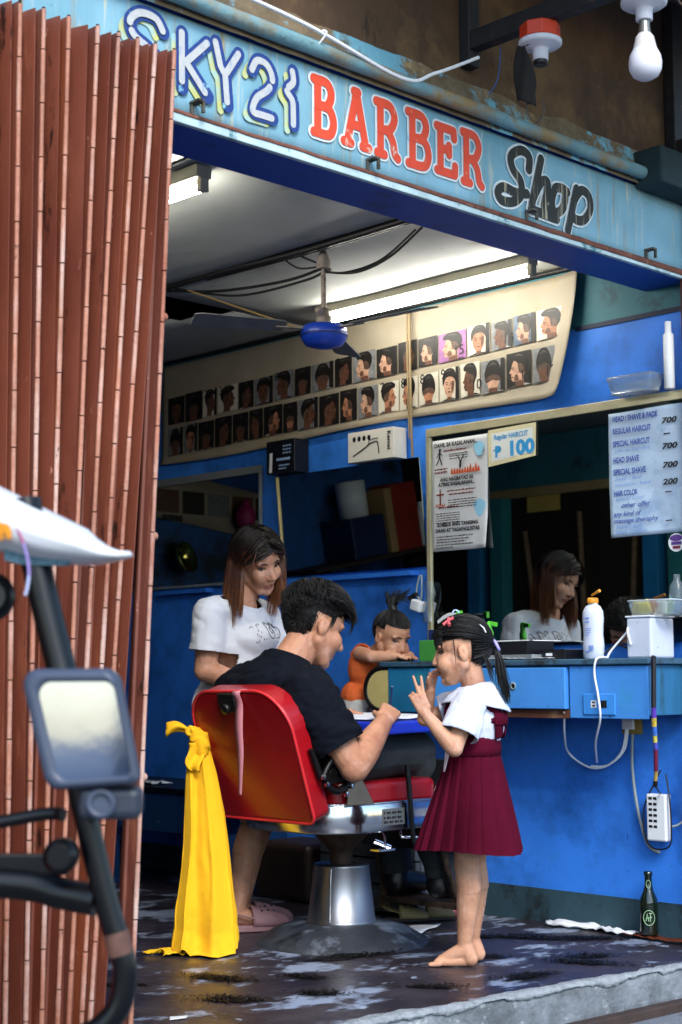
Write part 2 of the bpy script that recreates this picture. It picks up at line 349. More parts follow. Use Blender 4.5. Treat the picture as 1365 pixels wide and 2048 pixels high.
sheet(-1.9, -.975, 1.89, 4.29, sd=5); sheet(-3.3, -1.92, 1.89, 4.29, sd=6)
mb = MB(); mb.tube([(-.012, .3, 2.531), (-.012, 1.4, 2.529), (-.012, 3.2, 2.532)], .012, 6); mb.build('ceiling_cable', m_wire, bld)
mb = MB(); mb.tube(crv([(-.965, .2, 2.528), (-.955, .9, 2.524), (-.97, 1.4, 2.53), (-.985, 2.1, 2.525), (-.99, 3., 2.53)]), .013, 6)
mb.tube(crv([(-.945, .25, 2.526), (-.94, .9, 2.52), (-.955, 1.5, 2.525)]), .009, 6); mb.build('ceiling_cable', m_wire, bld)
# front beam: blue soffit, sign board, rusty strip, pipe, ledge, upper wall
mb = MB(); mb.box(-3.5, -.115, 2.377, -.001, .075, 2.72); mb.build('front_beam', m_sofblue, bld)
mb = MB(); mb.box(-3.5, -.113, 2.72, .6, .09, 3.75); mb.build('upper_front_wall', m_uppwall, bld)
mb = MB()
def ledge(a, b):
    x = -3.5 + 4.0 * a; z = 2.668 + .135 * b + (.022 * noise.noise((x * 5, 1, 4)) + .006 * noise.noise((x * 17, 1, 4))) * b
    return (x, -.116 - .026 * (1 - b) - .005 * noise.noise((x * 14, b * 4, 6)), z)
mb.grid(ledge, 120, 6); mb.build('plaster_ledge', m_ledge, bld)
mb = MB(); mb.box(.0, -.26, -.0, .14, -.2602, .01) ; mb = MB()
mb.box(-.062, -.155, -.14, -.012, -.118, 2.38); mb.build('gate_post', M('rusty_gate_post', '4a2a26', .8, var=.4, scale=16), bld, bevel=.003)
mb = MB(); mb.box(.142, -.12, -.15, 6, .05, 3.7); mb.build('neighbour_wall', m_uppwall, bld)
mb = MB(); mb.box(-9, -.10, -.15, -3.52, .12, 3.75); mb.build('neighbour_wall', m_uppwall, bld)
mb = MB(); mb.box(-3.515, -.098, -.15, -3.14, .118, 2.376); mb.build('side_pier', m_uppwall, bld)
# awning carried by brackets (above the frame)
aw = thing('awning', 'corrugated awning sheet on dark timber arms above the sign', 'awning', (-.9, -.2, 2.85))
mb = MB(); mb.grid(lambda a, b: (-2.1 + 2.8 * a, -.12 - 1.0 * b, 3.46 - .24 * b + .012 * math.sin(a * 2.3 / .076 * 2 * PI)), 260, 6)
mb.build('roof_sheet', M('rusty_awning_sheet', '4d4238', .7, metal=.2, var=.3, scale=4), aw, solid=.002)
mb = MB(); mb.obox((-1.235, -.62, 2.925), (1, 0, 0), (0, 1, 0), (0, 0, 1), .045, 1.02, .06); mb.build('arm', m_iron, aw, bevel=.003)
mb = MB(); mb.box(-1.262, -.155, 2.845, -1.21, -.1145, 3.42); mb.build('wall_strut', m_iron, aw, bevel=.003)
mb = MB(); mb.obox((-.10, -.62, 2.84), (1, 0, 0), (0, 1, 0), (0, 0, 1), .05, 1.02, .07); mb.box(-.13, -.16, 2.70, -.07, -.117, 3.4); mb.build('arm', m_iron, aw, bevel=.003)
mb = MB(); mb.obox((-.55, -.9, 3.02), (1, 0, -.02), (0, 1, 0), (0, 0, 1), 1.5, .05, .06); mb.build('cross_beam', m_iron, aw, bevel=.003)
mb = MB(); mb.box(-.34, -.24, 2.655, .3, -.118, 2.79); mb.build('end_block', M('dark_teal_block', '1d3339', .8, var=.4, scale=6), aw, bevel=.01)
# ---------------------------------------------------------------- sign
sg = thing('shop_sign', 'sky blue painted fascia sign with SKY21 BARBER Shop lettering above the opening', 'sign', (-1.7, -.12, 2.377))
mb = MB(); mb.grid(lambda a, b: (-3.5 + 3.49 * a, -.1205 + .0012 * noise.noise((a * 30, b * 4, 0)), 2.4 + .268 * b), 60, 6); mb.build('sign_board', m_sign, sg, solid=.006)
mb = MB(); mb.box(-3.5, -.134, 2.376, -.012, -.1165, 2.4005); mb.build('edge_strip', m_strip, sg, bevel=.002)
mb = MB()
mb.grid(lambda a, b: (-3.5 + 3.488 * a, -.136 + .016 * b, 2.4045 + .003 * noise.noise((a * 40, 2, 2)) + .010 * b - (0 if b > 0 else (.006 + .022 * max(0, (a - .45))))), 120, 4); mb.build('rust_line', m_rust, sg, solid=.003)
mb = MB(); mb.tube([(-3.5, -.158, 2.703)] + [(-3.5 + i * .12, -.158 + .004 * noise.noise((i * .7, 0, 0)), 2.703 + .004 * noise.noise((i * .6, 4, 0))) for i in range(1, 27)] + [(-.2, -.158, 2.703)], .023, 12)
mb.build('gutter_pipe', m_pipe, sg)
mb = MB(); mb.tube(crv([(-.33, -.158, 2.70), (-.26, -.16, 2.702), (-.2, -.162, 2.695)]), [.03] * 8 + [.034] * 8 + [.02], 10); mb.build('cement_clump', M('tan_cement', '9a7f5c', .95, var=.4, scale=30, bump=.9, bscale=60), sg)
for x in (-2.34, -1.682, -.947, -.278):
    mb = MB(); mb.box(x - .014, -.163, 2.437, x + .010, -.1235, 2.445); mb.box(x + .001, -.163, 2.409, x + .010, -.154, 2.437)
    mb.box(x - .013, -.1335, 2.409, x - .004, -.1235, 2.437); mb.build('hanger_bracket', m_grey_iron, sg, bevel=.0015)
# lettering (painted, laid just proud of the board)
U, W_, Nn = (1, 0, 0), (0, 0, 1), (0, -1, 0)
PO = lambda d: (0, -.1262 - d, 0)
m_navy = M('navy_letter_paint', '1d3c80', .6, var=.1, scale=20, dirt='86bdd8', dscale=30, damt=.37, dsoft=.06)
m_pale = M('pale_letter_paint', 'b4b6b8', .6, var=.08, scale=60, dirt=[('8aa0bd', 70, .42, .1, (1, 1, .2))])
m_yel = M('faded_yellow_letter_shadow', 'b9bd76', .6, var=.1, scale=8, dirt='86bdd8', dscale=12, damt=.47, dsoft=.2)
m_red = M('red_letter_paint', 'd8482c', .6, var=.08, scale=20, dirt=[('c9c3b4', 26, .345, .05, (1, 1, .5)), ('dcd2bd', 5, .34, .06, (1, 1, 1))])
m_wout = M('white_letter_outline', 'd5dde0', .6, var=.06, dirt='86bdd8', dscale=20, damt=.4, dsoft=.15)
m_blk = M('black_letter_paint', '20221f', .6, var=.2, scale=20, dirt=[('b3a78c', 6, .42, .06, (7, 1, .3)), ('a8b6ba', 30, .35, .05, (1, 1, .6))])
def letter_box(x0, x1, z0, z1, segs): return [[(x0 + (x1 - x0) * a, z0 + (z1 - z0) * b) for a, b in s] for s in segs]
S_ = [(.95, .80), (.75, .97), (.35, .97), (.1, .80), (.2, .60), (.6, .46), (.9, .28), (.75, .05), (.35, .0), (.05, .15)]
sky_ = [(-2.565, -2.44, 2.468, 2.64, [crv2(S_)]),
        (-2.385, -2.295, 2.474, 2.622, [[(0, 1), (.02, 0)], [(.95, .97), (.15, .48)], [(.15, .5), (.98, -.02)]]),
        (-2.27, -2.19, 2.465, 2.63, [[(0, 1), (.22, .62), (.42, .5)], [(1, .93), (.42, .5)], [(.42, .5), (.52, 0)]]),
        (-2.142, -2.062, 2.470, 2.62, [crv2([(0, .78), (.25, 1), (.7, .98), (.95, .75), (.75, .52), (.25, .30), (.05, .08), (.12, .0), (.5, .0), (.95, .0)])]),
        (-2.015, -1.985, 2.470, 2.625, [crv2([(.8, 1), (.9, .8), (.1, .62), (.8, .45), (.9, .2), (.9, 0)])])]
for li, (x0, x1, z0, z1, segs) in enumerate(sky_):
    mb = MB(); k = li * 4
    for s in letter_box(x0 - .022, x1 - .022, z0 - .018, z1 - .018, segs): mb.stroke(s, .022, PO(.0003), U, W_, Nn, 0, k); k += 1
    mb.build('letter_shadow', m_yel, sg)
    mb = MB(); k = li * 4
    for s in letter_box(x0, x1, z0, z1, segs): mb.stroke(s, .041, PO(.0045), U, W_, Nn, 0, k); k += 1
    lt = mb.build('letter', m_navy, sg)
    mb = MB(); k = 0
    for s in letter_box(x0 - .004, x1 - .004, z0 - .002, z1 - .002, segs):
        n = len(s)
        if n > 12: parts = [s[int(n * .02):int(n * .36)], s[int(n * .42):int(n * .99)]]
        else: parts = [[s[0], tuple(.12 * a + .88 * b for a, b in zip(s[0], s[-1]))]] if n == 2 else [s]
        for q in parts: mb.stroke(q, .02, PO(.0085), U, W_, Nn, 0, k); k += 1
    mb.build('letter_highlight', m_pale, lt)
Bs = [[(.16, 0), (.16, 1)], [(-.02, 1), (.2, 1)], [(-.02, 0), (.2, 0)], crv2([(.16, 1), (.6, .98), (.78, .80), (.6, .56), (.16, .53)]), crv2([(.16, .53), (.7, .50), (.88, .26), (.7, .03), (.16, .0)])]
As = [[(.12, .02), (.5, 1)], [(.5, 1), (.86, .02)], [(.3, .36), (.7, .36)], [(-.02, 0), (.26, 0)], [(.74, 0), (1.0, 0)], [(.4, 1), (.55, 1)]]
Rs = [[(.16, 0), (.16, 1)], [(-.02, 1), (.2, 1)], [(.0, 0), (.34, 0)], crv2([(.16, 1), (.62, .98), (.82, .77), (.6, .52), (.16, .48)]), crv2([(.45, .5), (.72, .32), (.82, .08), (.96, 0)])]
Es = [[(.16, 0), (.16, 1)], [(-.02, 1), (.86, 1)], [(-.02, 0), (.9, 0)], [(.16, .52), (.6, .52)], [(.86, 1), (.88, .82)], [(.9, 0), (.92, .2)], [(.6, .62), (.6, .42)]]
for (x0, x1, z0, z1, segs) in [(-1.905, -1.82, 2.474, 2.630, Bs), (-1.785, -1.685, 2.476, 2.634, As), (-1.65, -1.56, 2.474, 2.63, Rs),
                               (-1.513, -1.415, 2.474, 2.634, Bs), (-1.385, -1.298, 2.482, 2.622, Es), (-1.265, -1.175, 2.474, 2.632, Rs)]:
    mb = MB()
    for k, s in enumerate(letter_box(x0, x1, z0, z1, segs)): mb.stroke(s, .042, PO(.0003), U, W_, Nn, 0, k)
    ol = mb.build('letter_outline', m_wout, sg)
    mb = MB()
    for k, s in enumerate(letter_box(x0, x1, z0, z1, segs)): mb.stroke(s, .028, PO(.0028), U, W_, Nn, 0, k)
    mb.build('letter', m_red, ol)
sl_ = lambda pts, sh=.28: [(x + sh * (z - 2.53), z) for x, z in pts]
shop = [[crv2(sl_([(-.955, 2.585), (-.965, 2.628), (-1.01, 2.64), (-1.052, 2.61), (-1.035, 2.57), (-.985, 2.535), (-.972, 2.49), (-1.005, 2.458), (-1.06, 2.452), (-1.085, 2.475), (-1.06, 2.497), (-1.0, 2.492), (-.945, 2.50)]))],
        [sl_([(-.905, 2.635), (-.912, 2.465)]), crv2(sl_([(-.912, 2.49), (-.885, 2.555), (-.855, 2.565), (-.848, 2.53), (-.85, 2.475), (-.825, 2.47)]))],
        [crv2(sl_([(-.775, 2.56), (-.81, 2.55), (-.815, 2.50), (-.79, 2.468), (-.755, 2.49), (-.752, 2.54), (-.775, 2.56), (-.745, 2.553)]))],
        [sl_([(-.70, 2.575), (-.705, 2.405)]), crv2(sl_([(-.705, 2.53), (-.675, 2.575), (-.63, 2.565), (-.61, 2.52), (-.635, 2.475), (-.68, 2.468), (-.705, 2.485)]))],
        [[(-.935, 2.452), (-.80, 2.447)]]]
shop = [[[(x, max(z, 2.420)) for x, z in s] for s in L] for L in shop]
for li, L in enumerate(shop):
    mb = MB()
    for k, s in enumerate(L): mb.stroke(s, .047, PO(.0003 + .0004 * li), U, W_, Nn, 0, k)
    ol = mb.build('letter_outline', m_wout, sg)
    mb = MB()
    for k, s in enumerate(L): mb.stroke(s, .032, PO(.0030 + .0007 * li), U, W_, Nn, 0, k)
    mb.build('letter', m_blk, ol)
# ---------------------------------------------------------------- folding gate
gt = thing('folding_gate', 'terracotta painted steel accordion gate folded back at the left of the opening', 'gate', (-2.75, -.2, -.15))
gtop = [-3.07, -3.0, -2.935, -2.87, -2.799, -2.715, -2.652, -2.594, -2.539, -2.479]
gbot = [-3.04, -2.98, -2.926, -2.873, -2.832, -2.790, -2.760, -2.725, -2.701, -2.585]
ztop = 2.515; zb = -.14
for i in range(10):
    xt, xb = gtop[i], gbot[i]
    P = lambda dx, y, z: V(((xb + (xt - xb) * (z - .16) / (ztop - .16)) + dx, y, z))
    zt = ztop + .006 * (i - 5) * .3
    # panel facing the street side, with a pressed bead
    back = -.118; w0 = .11 if i != 9 else .13
    mb = MB(); prof = [(-.002, -.212), (-.004, -.184), (-.010, -.181), (-.010, -.176), (.022, -.173), (.026, back)]
    NZ = 24
    mb.grid(lambda a, b: P(prof[int(a * 5 + .5)][0], prof[int(a * 5 + .5)][1], zb + (zt - zb) * b), 5, NZ, sm=False)
    gm = (m_gate, m_gate2, m_gate3)[(i * 7 + 1) % 3]
    mb.build('gate_panel', gm, gt, solid=.003)
    mb = MB()
    if i < 9:
        dxn = (gtop[i + 1] - gtop[i]) * .8
        mb.grid(lambda a, b: P(.028 + (dxn * .9 - .028) * a, back - .002 + (-.212 - back) * a * .96, zb + (zt - zb) * b), 2, 6, sm=False)
    else: mb.grid(lambda a, b: P(.004 + .018 * a, -.205 + .03 * a, zb + (zt - zb) * b), 2, 6, sm=False)
    mb.build('gate_panel', m_gate, gt, solid=.003)
    # hinge column with knuckles, each a piece
    z = zb; k = 0; hl = .131; off = .037 * ((i * 5) % 4) - .05
    z = zb + off
    while z < zt:
        z0, z1 = max(z, zb), min(z + hl, zt)
        if z1 - z0 > .012:
            r = .0060 if k % 2 == 0 else .0054
            mb = MB(); mb.tube([P(0, -.218, z0 + .0016), P(0, -.218, z1 - .0016)], r, 10); mb.build('hinge_knuckle', m_hinge, gt)
        z += hl; k += 1
    mb = MB(); mb.tube([P(.001, -.216, zb), P(.001, -.216, zt + .004)], .0042, 8); mb.build('hinge_pin', m_knuckle, gt)
for z in (1.83, 1.28, .70):
    mb = MB(); mb.ell((-2.585 + (.106) * (z - .16) / 2.36 + .014, -.205, z), .011); mb.build('bolt_head', m_hinge, gt)
# ---------------------------------------------------------------- lit tubes
m_tube = M('lit_fluorescent_tube', 'ffffff', .4, var=0, emit=(1., .97, .88), estr=24.)
m_fix = M('aged_white_fixture', 'b8b09a', .5, var=.15, scale=10)
def tube_light(x, y0, y1, z, label):
    t = thing('fluorescent_light', label, 'light', (x, (y0 + y1) / 2, z), 'ceiling fluorescent lights')
    mb = MB(); mb.box(x - .03, y0 - .02, z - .012, x + .03, y1 + .02, z + .03); mb.build('batten', m_fix, t, bevel=.004)
    for y in (y0 - .012, y1 + .012):
        mb = MB(); mb.box(x - .016, y - .012, z - .055, x + .016, y + .012, z - .0125); mb.build('tube_holder', m_fix, t, bevel=.003)
    mb = MB(); mb.tube([(x, y0, z - .04), (x, y1, z - .04)], .014, 12); mb.build('glowing_tube', m_tube, t)
    mb = MB(); mb.box(x + .0305, (y0 + y1) / 2 - .3, z - .02, x + .075, (y0 + y1) / 2 - .2, z + .02); mb.build('ballast_box', m_fix, t, bevel=.004)
    return t
tube_light(-.285, .40, 1.52, 2.50, 'lit fluorescent tube on the ceiling above the haircut banner')
tube_light(-1.84, .46, 1.58, 2.50, 'lit fluorescent tube on the ceiling beside the folded gate')
# ---------------------------------------------------------------- ceiling fan
fx, fy = -.885, .90
fan = thing('ceiling_fan', 'ceiling fan with blue round motor and dusty grey blades hanging from the ceiling', 'fan', (fx, fy, 2.2))
m_fan = M('blue_fan_housing', '1740b8', .4, var=.08, coat=.3)
m_rod = M('rusty_pale_rod', '9a8f86', .6, metal=.3, var=.35, scale=20, dirt='5b4234', dscale=20, damt=.42)
m_blade = M('dusty_grey_blade', '6c6e72', .6, var=.2, scale=10)
mb = MB(); mb.tube([(fx, fy, 2.255), (fx, fy, 2.50)], .011, 10); mb.build('down_rod', m_rod, fan)
mb = MB(); mb.lathe([(.03, -.04), (.026, 0), (.012, .03)], (fx, fy, 2.50), 16); mb.build('canopy_cup', m_rod, fan)
mb = MB(); mb.lathe([(.012, .05), (.022, .045), (.022, .02), (.03, .015), (.03, -.01)], (fx, fy, 2.262), 14); mb.tube([(fx - .03, fy, 2.30), (fx - .034, fy - .02, 2.285)], .015, 8); mb.build('coupling', m_rod, fan)
mb = MB(); mb.lathe([(.03, .045), (.075, .038), (.087, .022), (.089, .004), (.087, -.004), (.085, -.012), (.07, -.034), (.04, -.044), (.006, -.047)], (fx, fy, 2.205), 32); mb.build('motor_housing', m_fan, fan)
mb = MB(); mb.lathe([(.0895, .003), (.0905, 0), (.0895, -.003)], (fx, fy, 2.205), 32); mb.build('housing_band', M('dark_blue_band', '0e2668', .5), fan)
for k, a in enumerate((155, 275, 35)):
    a = math.radians(a); d = V((math.cos(a), math.sin(a), 0)); p = V((-d.y, d.x, 0)); c = V((fx, fy, 2.228))
    mb = MB(); mb.obox(c + d * .13, d, p, (0, 0, 1), .12, .022, .004); mb.build('blade_iron', m_rod, fan)
    mb = MB(); tw = (p + V((0, 0, .22))).normalized(); nn = d.cross(tw)
    mb.prism([(.15, -.035), (.17, -.048), (.46, -.058), (.50, -.05), (.505, .045), (.48, .055), (.17, .045), (.15, .033)], c + nn * .004, d, tw, nn * .004)
    mb.build('blade', m_blade, fan, bevel=.001)
cb = thing('ceiling_cables', 'loose black cables sagging from the ceiling around the fan rod', 'cable', (fx, fy, 2.42))
for pts, r in (([(-.96, 1.75, 2.52), (-.93, 1.45, 2.47), (-.90, 1.1, 2.45), (fx - .012, fy, 2.46)], .006),
               ([(-.96, 1.7, 2.52), (-.92, 1.35, 2.435), (-.89, 1.0, 2.435), (fx, fy - .014, 2.455)], .005),
               ([(-.96, 1.05, 2.523), (-.94, .98, 2.47), (fx - .01, fy, 2.47)], .004),
               ([(-.95, .98, 2.522), (-.90, .95, 2.5), (fx + .012, fy, 2.475)], .004),
               ([(fx, fy, 2.45), (-.86, .75, 2.425), (-.86, .58, 2.45), (-.86, .42, 2.525)], .005),
               ([(fx, fy, 2.455), (-.87, .80, 2.432), (-.865, .62, 2.445), (-.85, .46, 2.527)], .004)):
    mb = MB(); mb.tube(crv(pts, 8), r, 6); mb.build('cable', m_wire, cb)
mb = MB(); mb.tube([(-.955, 1.62, 2.5), (fx, fy + .09, 2.24)], .004, 6); mb.build('pull_string', M('tan_string', '8f7648', .8), cb)
# ---------------------------------------------------------------- haircut banner
m_ban = M('yellowed_banner_vinyl', '978d7b', .5, var=.14, scale=2.5, bump=.12, bscale=6, dirt=[('9a8a6a', 3, .36, .2, (1, 1, 1)), ('7d6b4c', 14, .29, .05, (1, 1, 1))])
bn = thing('haircut_banner', 'long yellowed vinyl banner with two rows of haircut photos on the blue wall', 'banner', (-.02, 1.7, 2.02))
def banf(a, b):
    yb = .36 + .10 * (1 - b) ** 1.6; y = 3.005 + (yb - 3.005) * a
    z0 = 2.012 + .028 * a - .012 * math.sin(a * PI * 2.5); z = z0 + (2.512 - z0) * b
    x = -.010 - .0016 * noise.noise((y * 3, z * 5, 0))
    if a > .955: x -= .045 * ((a - .955) / .045) ** 1.5 * (1.1 - .4 * b)
    if b < .08: x -= .012 * (.08 - b) / .08
    return (x, y, z)
mb = MB(); mb.grid(banf, 80, 20); mb.build('banner_sheet', m_ban, bn, solid=.0015)
PH = {k: M('print_' + k, c, .45, var=v, scale=45) for k, c, v in (('pale', 'bdb8aa', .08), ('grey', '6d6f72', .3), ('dark', '171413', .4), ('purple', '8a5a8c', .2), ('skin', '9a6a50', .35), ('brown', '5a3a2a', .4), ('pinkskin', 'b08a74', .3), ('hair', '15110f', .2), ('shirt', '24262c', .3), ('wshirt', '9c9c9c', .2), ('bluegrey', '4a5a6e', .4), ('ink', '101010', 0.), ('fade', '4d3a30', .4), ('shade', '5c3c2e', .3), ('sheen', '3d3936', .4))}
PK = list(PH); 
def head_poly(kind, rnd):
    # outlines in a unit frame, face looking to +x for 'p' (profile)
    if kind == 'p':
        head = crv2([(.34, .10), (.36, .34), (.30, .50), (.30, .66), (.44, .80), (.62, .78), (.70, .64), (.72, .56), (.78, .48), (.72, .44), (.73, .36), (.69, .27), (.60, .24), (.60, .10)], 3)
        hair = crv2([(.33, .44), (.25, .58), (.25, .76), (.36, .92), (.56, .95), (.73, .86), (.72, .76), (.60, .74), (.52, .66), (.47, .54), (.44, .44)], 3)
        body = [(.05, .0), (.12, .10), (.30, .18), (.62, .14), (.80, .08), (.86, .0)]
    elif kind == 'b':
        head = crv2([(.36, .08), (.36, .26), (.28, .45), (.30, .66), (.5, .78), (.70, .66), (.72, .45), (.64, .26), (.64, .08)], 3)
        hair = crv2([(.28, .40), (.25, .64), (.36, .88), (.5, .93), (.64, .88), (.75, .64), (.72, .40), (.5, .52)], 3)
        body = [(.02, .0), (.12, .12), (.36, .16), (.64, .16), (.88, .12), (.98, .0)]
    else:
        head = crv2([(.42, .08), (.42, .22), (.33, .36), (.30, .56), (.36, .74), (.5, .80), (.64, .74), (.70, .56), (.67, .36), (.58, .22), (.58, .08)], 3)
        hair = crv2([(.27, .50), (.25, .72), (.36, .90), (.54, .94), (.72, .84), (.74, .54), (.68, .66), (.54, .72), (.38, .70), (.32, .6)], 3)
        body = [(.02, .0), (.14, .12), (.42, .18), (.58, .18), (.86, .12), (.98, .0)]
    return head, hair, body
def photo(y0, y1, z0, z1, bgk, kind, skin, num, flip, dz):
    mb = MB(); mats = [PH[bgk], PH[skin], PH['hair'], PH[random.choice(['shirt', 'shirt', 'wshirt'])], PH['ink'], PH['dark'], PH['fade'], PH['shade'], PH['sheen']]
    Wd, Hh = y0 - y1, z1 - z0; o = V((-.0165, y0, z0)); u = V((0, -Wd, dz)); v = V((0, 0, Hh)); n = V((-1, 0, 0))
    mb.poly([o, o + u, o + u + v, o + v], 0)
    if bgk != 'dark' and random.random() < .5: mb.poly([o + u * .8 + n * .0002, o + u * .99 + n * .0002, o + u * .99 + v + n * .0002, o + u * .82 + v + n * .0002], 5)
    head, hair, body = head_poly(kind, random)
    _g = lambda p: (.5 + (p[0] - .5) * 1.38, .46 + (p[1] - .5) * 1.22)
    T = (lambda p: (1 - _g(p)[0], _g(p)[1])) if flip else _g
    for i, (pl, mi) in enumerate(((body, 3), (head, 1), (hair, 2))):
        pts = [o + u * min(max(T(p)[0], .01), .99) + v * min(max(T(p)[1], .01), .99) + n * (.0004 * (i + 1)) for p in pl]
        mb.poly(pts, mi)
    extra = {'p': [([(.36, .24), (.46, .27), (.60, .25), (.60, .10), (.36, .10)], 7, 2.4), (crv2([(.35, .42), (.33, .54), (.42, .66), (.53, .66), (.50, .54), (.45, .42)], 2), 6, 3.4), (crv2([(.52, .40), (.60, .42), (.64, .32), (.60, .26), (.50, .28)], 2), 7, 2.6), (crv2([(.34, .82), (.50, .90), (.64, .86), (.50, .85)], 2), 8, 3.6)],
             'b': [([(.38, .24), (.62, .24), (.64, .08), (.36, .08)], 7, 2.4), (crv2([(.30, .38), (.30, .50), (.5, .58), (.70, .50), (.70, .38), (.5, .44)], 2), 6, 3.4), (crv2([(.36, .78), (.5, .88), (.62, .80), (.5, .82)], 2), 8, 3.6)],
             'f': [([(.42, .22), (.58, .22), (.58, .08), (.42, .08)], 7, 2.4), (crv2([(.58, .30), (.66, .40), (.68, .58), (.62, .60), (.58, .44)], 2), 7, 2.6), (crv2([(.34, .84), (.48, .91), (.62, .86), (.48, .86)], 2), 8, 3.6)]}[kind]
    for pl, mi, q in extra: mb.poly([o + u * min(max(T(p)[0], .01), .99) + v * min(max(T(p)[1], .01), .99) + n * (.0004 * q) for p in pl], mi)
    # ear, brow and mouth marks
    if kind == 'p':
        for (cx_, cz_, rx, rz, mi, q) in ((.50, .50, .035, .06, 2, 5), (.51, .50, .022, .045, 1, 6), (.67, .585, .045, .012, 2, 5), (.69, .36, .04, .012, 2, 5), (.66, .545, .03, .01, 5, 5)):
            mb.poly([o + u * T((cx_ + rx * math.cos(t), cz_ + rz * math.sin(t)))[0] + v * T((cx_ + rx * math.cos(t), cz_ + rz * math.sin(t)))[1] + n * (.0004 * q) for t in [k * PI / 4 for k in range(8)]], mi)
    elif kind == 'f':
        for (cx_, cz_, rx, rz, mi) in ((.41, .53, .05, .012, 5), (.59, .53, .05, .012, 5), (.41, .58, .06, .012, 2), (.59, .58, .06, .012, 2), (.5, .34, .06, .014, 5), (.5, .42, .03, .01, 5)):
            mb.poly([o + u * _g((cx_ + rx * math.cos(t), 0))[0] + v * _g((0, cz_ + rz * math.sin(t)))[1] + n * .002 for t in [k * PI / 4 for k in range(8)]], mi)
    if num: text_mesh(mb, num, o + u * (.06 if len(num) < 2 else .55) + v * (.70 if len(num) < 2 else .16) + n * .0026, u.normalized(), (0, 0, 1), n, .042, 4)
    return mb.build('haircut_photo', mats, bn)
def row(ybs, zA, zB, spec):
    for i, (bgk, kind, skin, num, fl_) in enumerate(spec):
        y0, y1 = ybs[i], ybs[i + 1]
        t = lambda y: (2.95 - y) / (2.95 - .413)
        b0 = zA[0] + (zB[0] - zA[0]) * t(y0); t0 = zA[1] + (zB[1] - zA[1]) * t(y0)
        b1 = zA[0] + (zB[0] - zA[0]) * t(y1)
        photo(y0 - .004, y1 + .004, b0 + random.uniform(-.004, .004), t0 + random.uniform(-.006, .004), bgk, kind, skin, num, fl_, b1 - b0)
r1 = [('dark', 'f', 'brown', '', 0), ('dark', 'b', 'brown', '', 0), ('pale', 'p', 'brown', '2', 0), ('pale', 'p', 'brown', '3', 0), ('dark', 'p', 'brown', '', 0), ('grey', 'f', 'brown', '', 0), ('grey', 'p', 'brown', '6', 1), ('dark', 'b', 'brown', '', 0), ('grey', 'b', 'brown', '', 0),
      ('dark', 'p', 'brown', '8', 0), ('grey', 'p', 'pinkskin', '', 1), ('dark', 'p', 'pinkskin', '', 1), ('dark', 'p', 'brown', '', 0), ('dark', 'p', 'pinkskin', '', 1), ('purple', 'p', 'pinkskin', '15', 1), ('pale', 'f', 'skin', '', 0), ('grey', 'p', 'brown', '14', 1), ('bluegrey', 'p', 'pinkskin', '', 1), ('pale', 'p', 'skin', '', 1)]
r2 = [('grey', 'b', 'brown', '', 0), ('grey', 'f', 'skin', '', 0), ('dark', 'b', 'brown', '', 0), ('dark', 'p', 'brown', '', 0), ('dark', 'b', 'brown', '', 0), ('dark', 'p', 'brown', '', 1), ('dark', 'p', 'skin', '', 0), ('dark', 'b', 'skin', '', 0), ('grey', 'p', 'brown', '', 0), ('dark', 'p', 'brown', '', 0), ('dark', 'p', 'skin', '', 1), ('grey', 'p', 'pinkskin', '', 1),
      ('pale', 'p', 'skin', '7', 0), ('pale', 'p', 'skin', '8', 1), ('pale', 'b', 'skin', '8', 0), ('pale', 'f', 'pinkskin', '9', 0), ('pale', 'p', 'brown', '10', 1), ('grey', 'b', 'pinkskin', '', 0), ('dark', 'p', 'pinkskin', '11', 1), ('grey', 'b', 'brown', '12', 0)]
def ybreaks(n): return [2.95 - (2.95 - .435) * i / n + (random.uniform(-.02, .02) if 0 < i < n else 0) for i in range(n + 1)]
row(ybreaks(len(r1)), (2.208, 2.345), (2.270, 2.388), r1)
row([2.95 - (2.95 - .49) * i / len(r2) + (random.uniform(-.02, .02) if 0 < i < len(r2) else 0) for i in range(len(r2) + 1)], (2.050, 2.192), (2.100, 2.238), r2)
# wires running down over the banner
mb = MB(); mb.tube(crv([(-.03, 1.262, 2.505), (-.034, 1.256, 2.3), (-.036, 1.252, 2.05), (-.03, 1.25, 1.87)]), .006, 6); mb.tube(crv([(-.03, 1.277, 2.505), (-.034, 1.272, 2.3), (-.03, 1.268, 1.95)]), .0045, 6)
tag(mb.build('wall_cable', M('tan_cable', '8a7757', .6)), 'pair of tan cables hanging down the wall over the haircut banner', 'cable')
# ---------------------------------------------------------------- mirrors
def mirror(name, label, ya, yb, z0, z1, frame, tilt=0., fw=.018, fm=None, lean=0., top=None):
    t = thing(name, label, 'mirror', (-.02, (ya + yb) / 2, z0))
    o = V((-.012, ya, z0)); u = V((0, -1, 0)); v = V((-lean, 0, 1)).normalized(); n = u.cross(v); n = n if n.x < 0 else -n
    Wd, Hh = ya - yb, z1 - z0
    mb = MB(); mb.prism([(0, 0), (Wd, 0), (Wd, Hh), (0, Hh)], o, u, v, n * .005); mb.build('glass', m_glassm, t)
    f = fm or m_alu; tw = top or fw
    for nm, (a0, b0, a1, b1) in frame.items():
        a0, b0, a1, b1 = [q(Wd, Hh, fw, tw) for q in (a0, b0, a1, b1)]
        mb = MB(); mb.prism([(a0, b0), (a1, b0), (a1, b1), (a0, b1)], o - n * .002, u, v, n * .016); mb.build('frame_' + nm, f, t, bevel=.002)
    return t, o, u, v, n
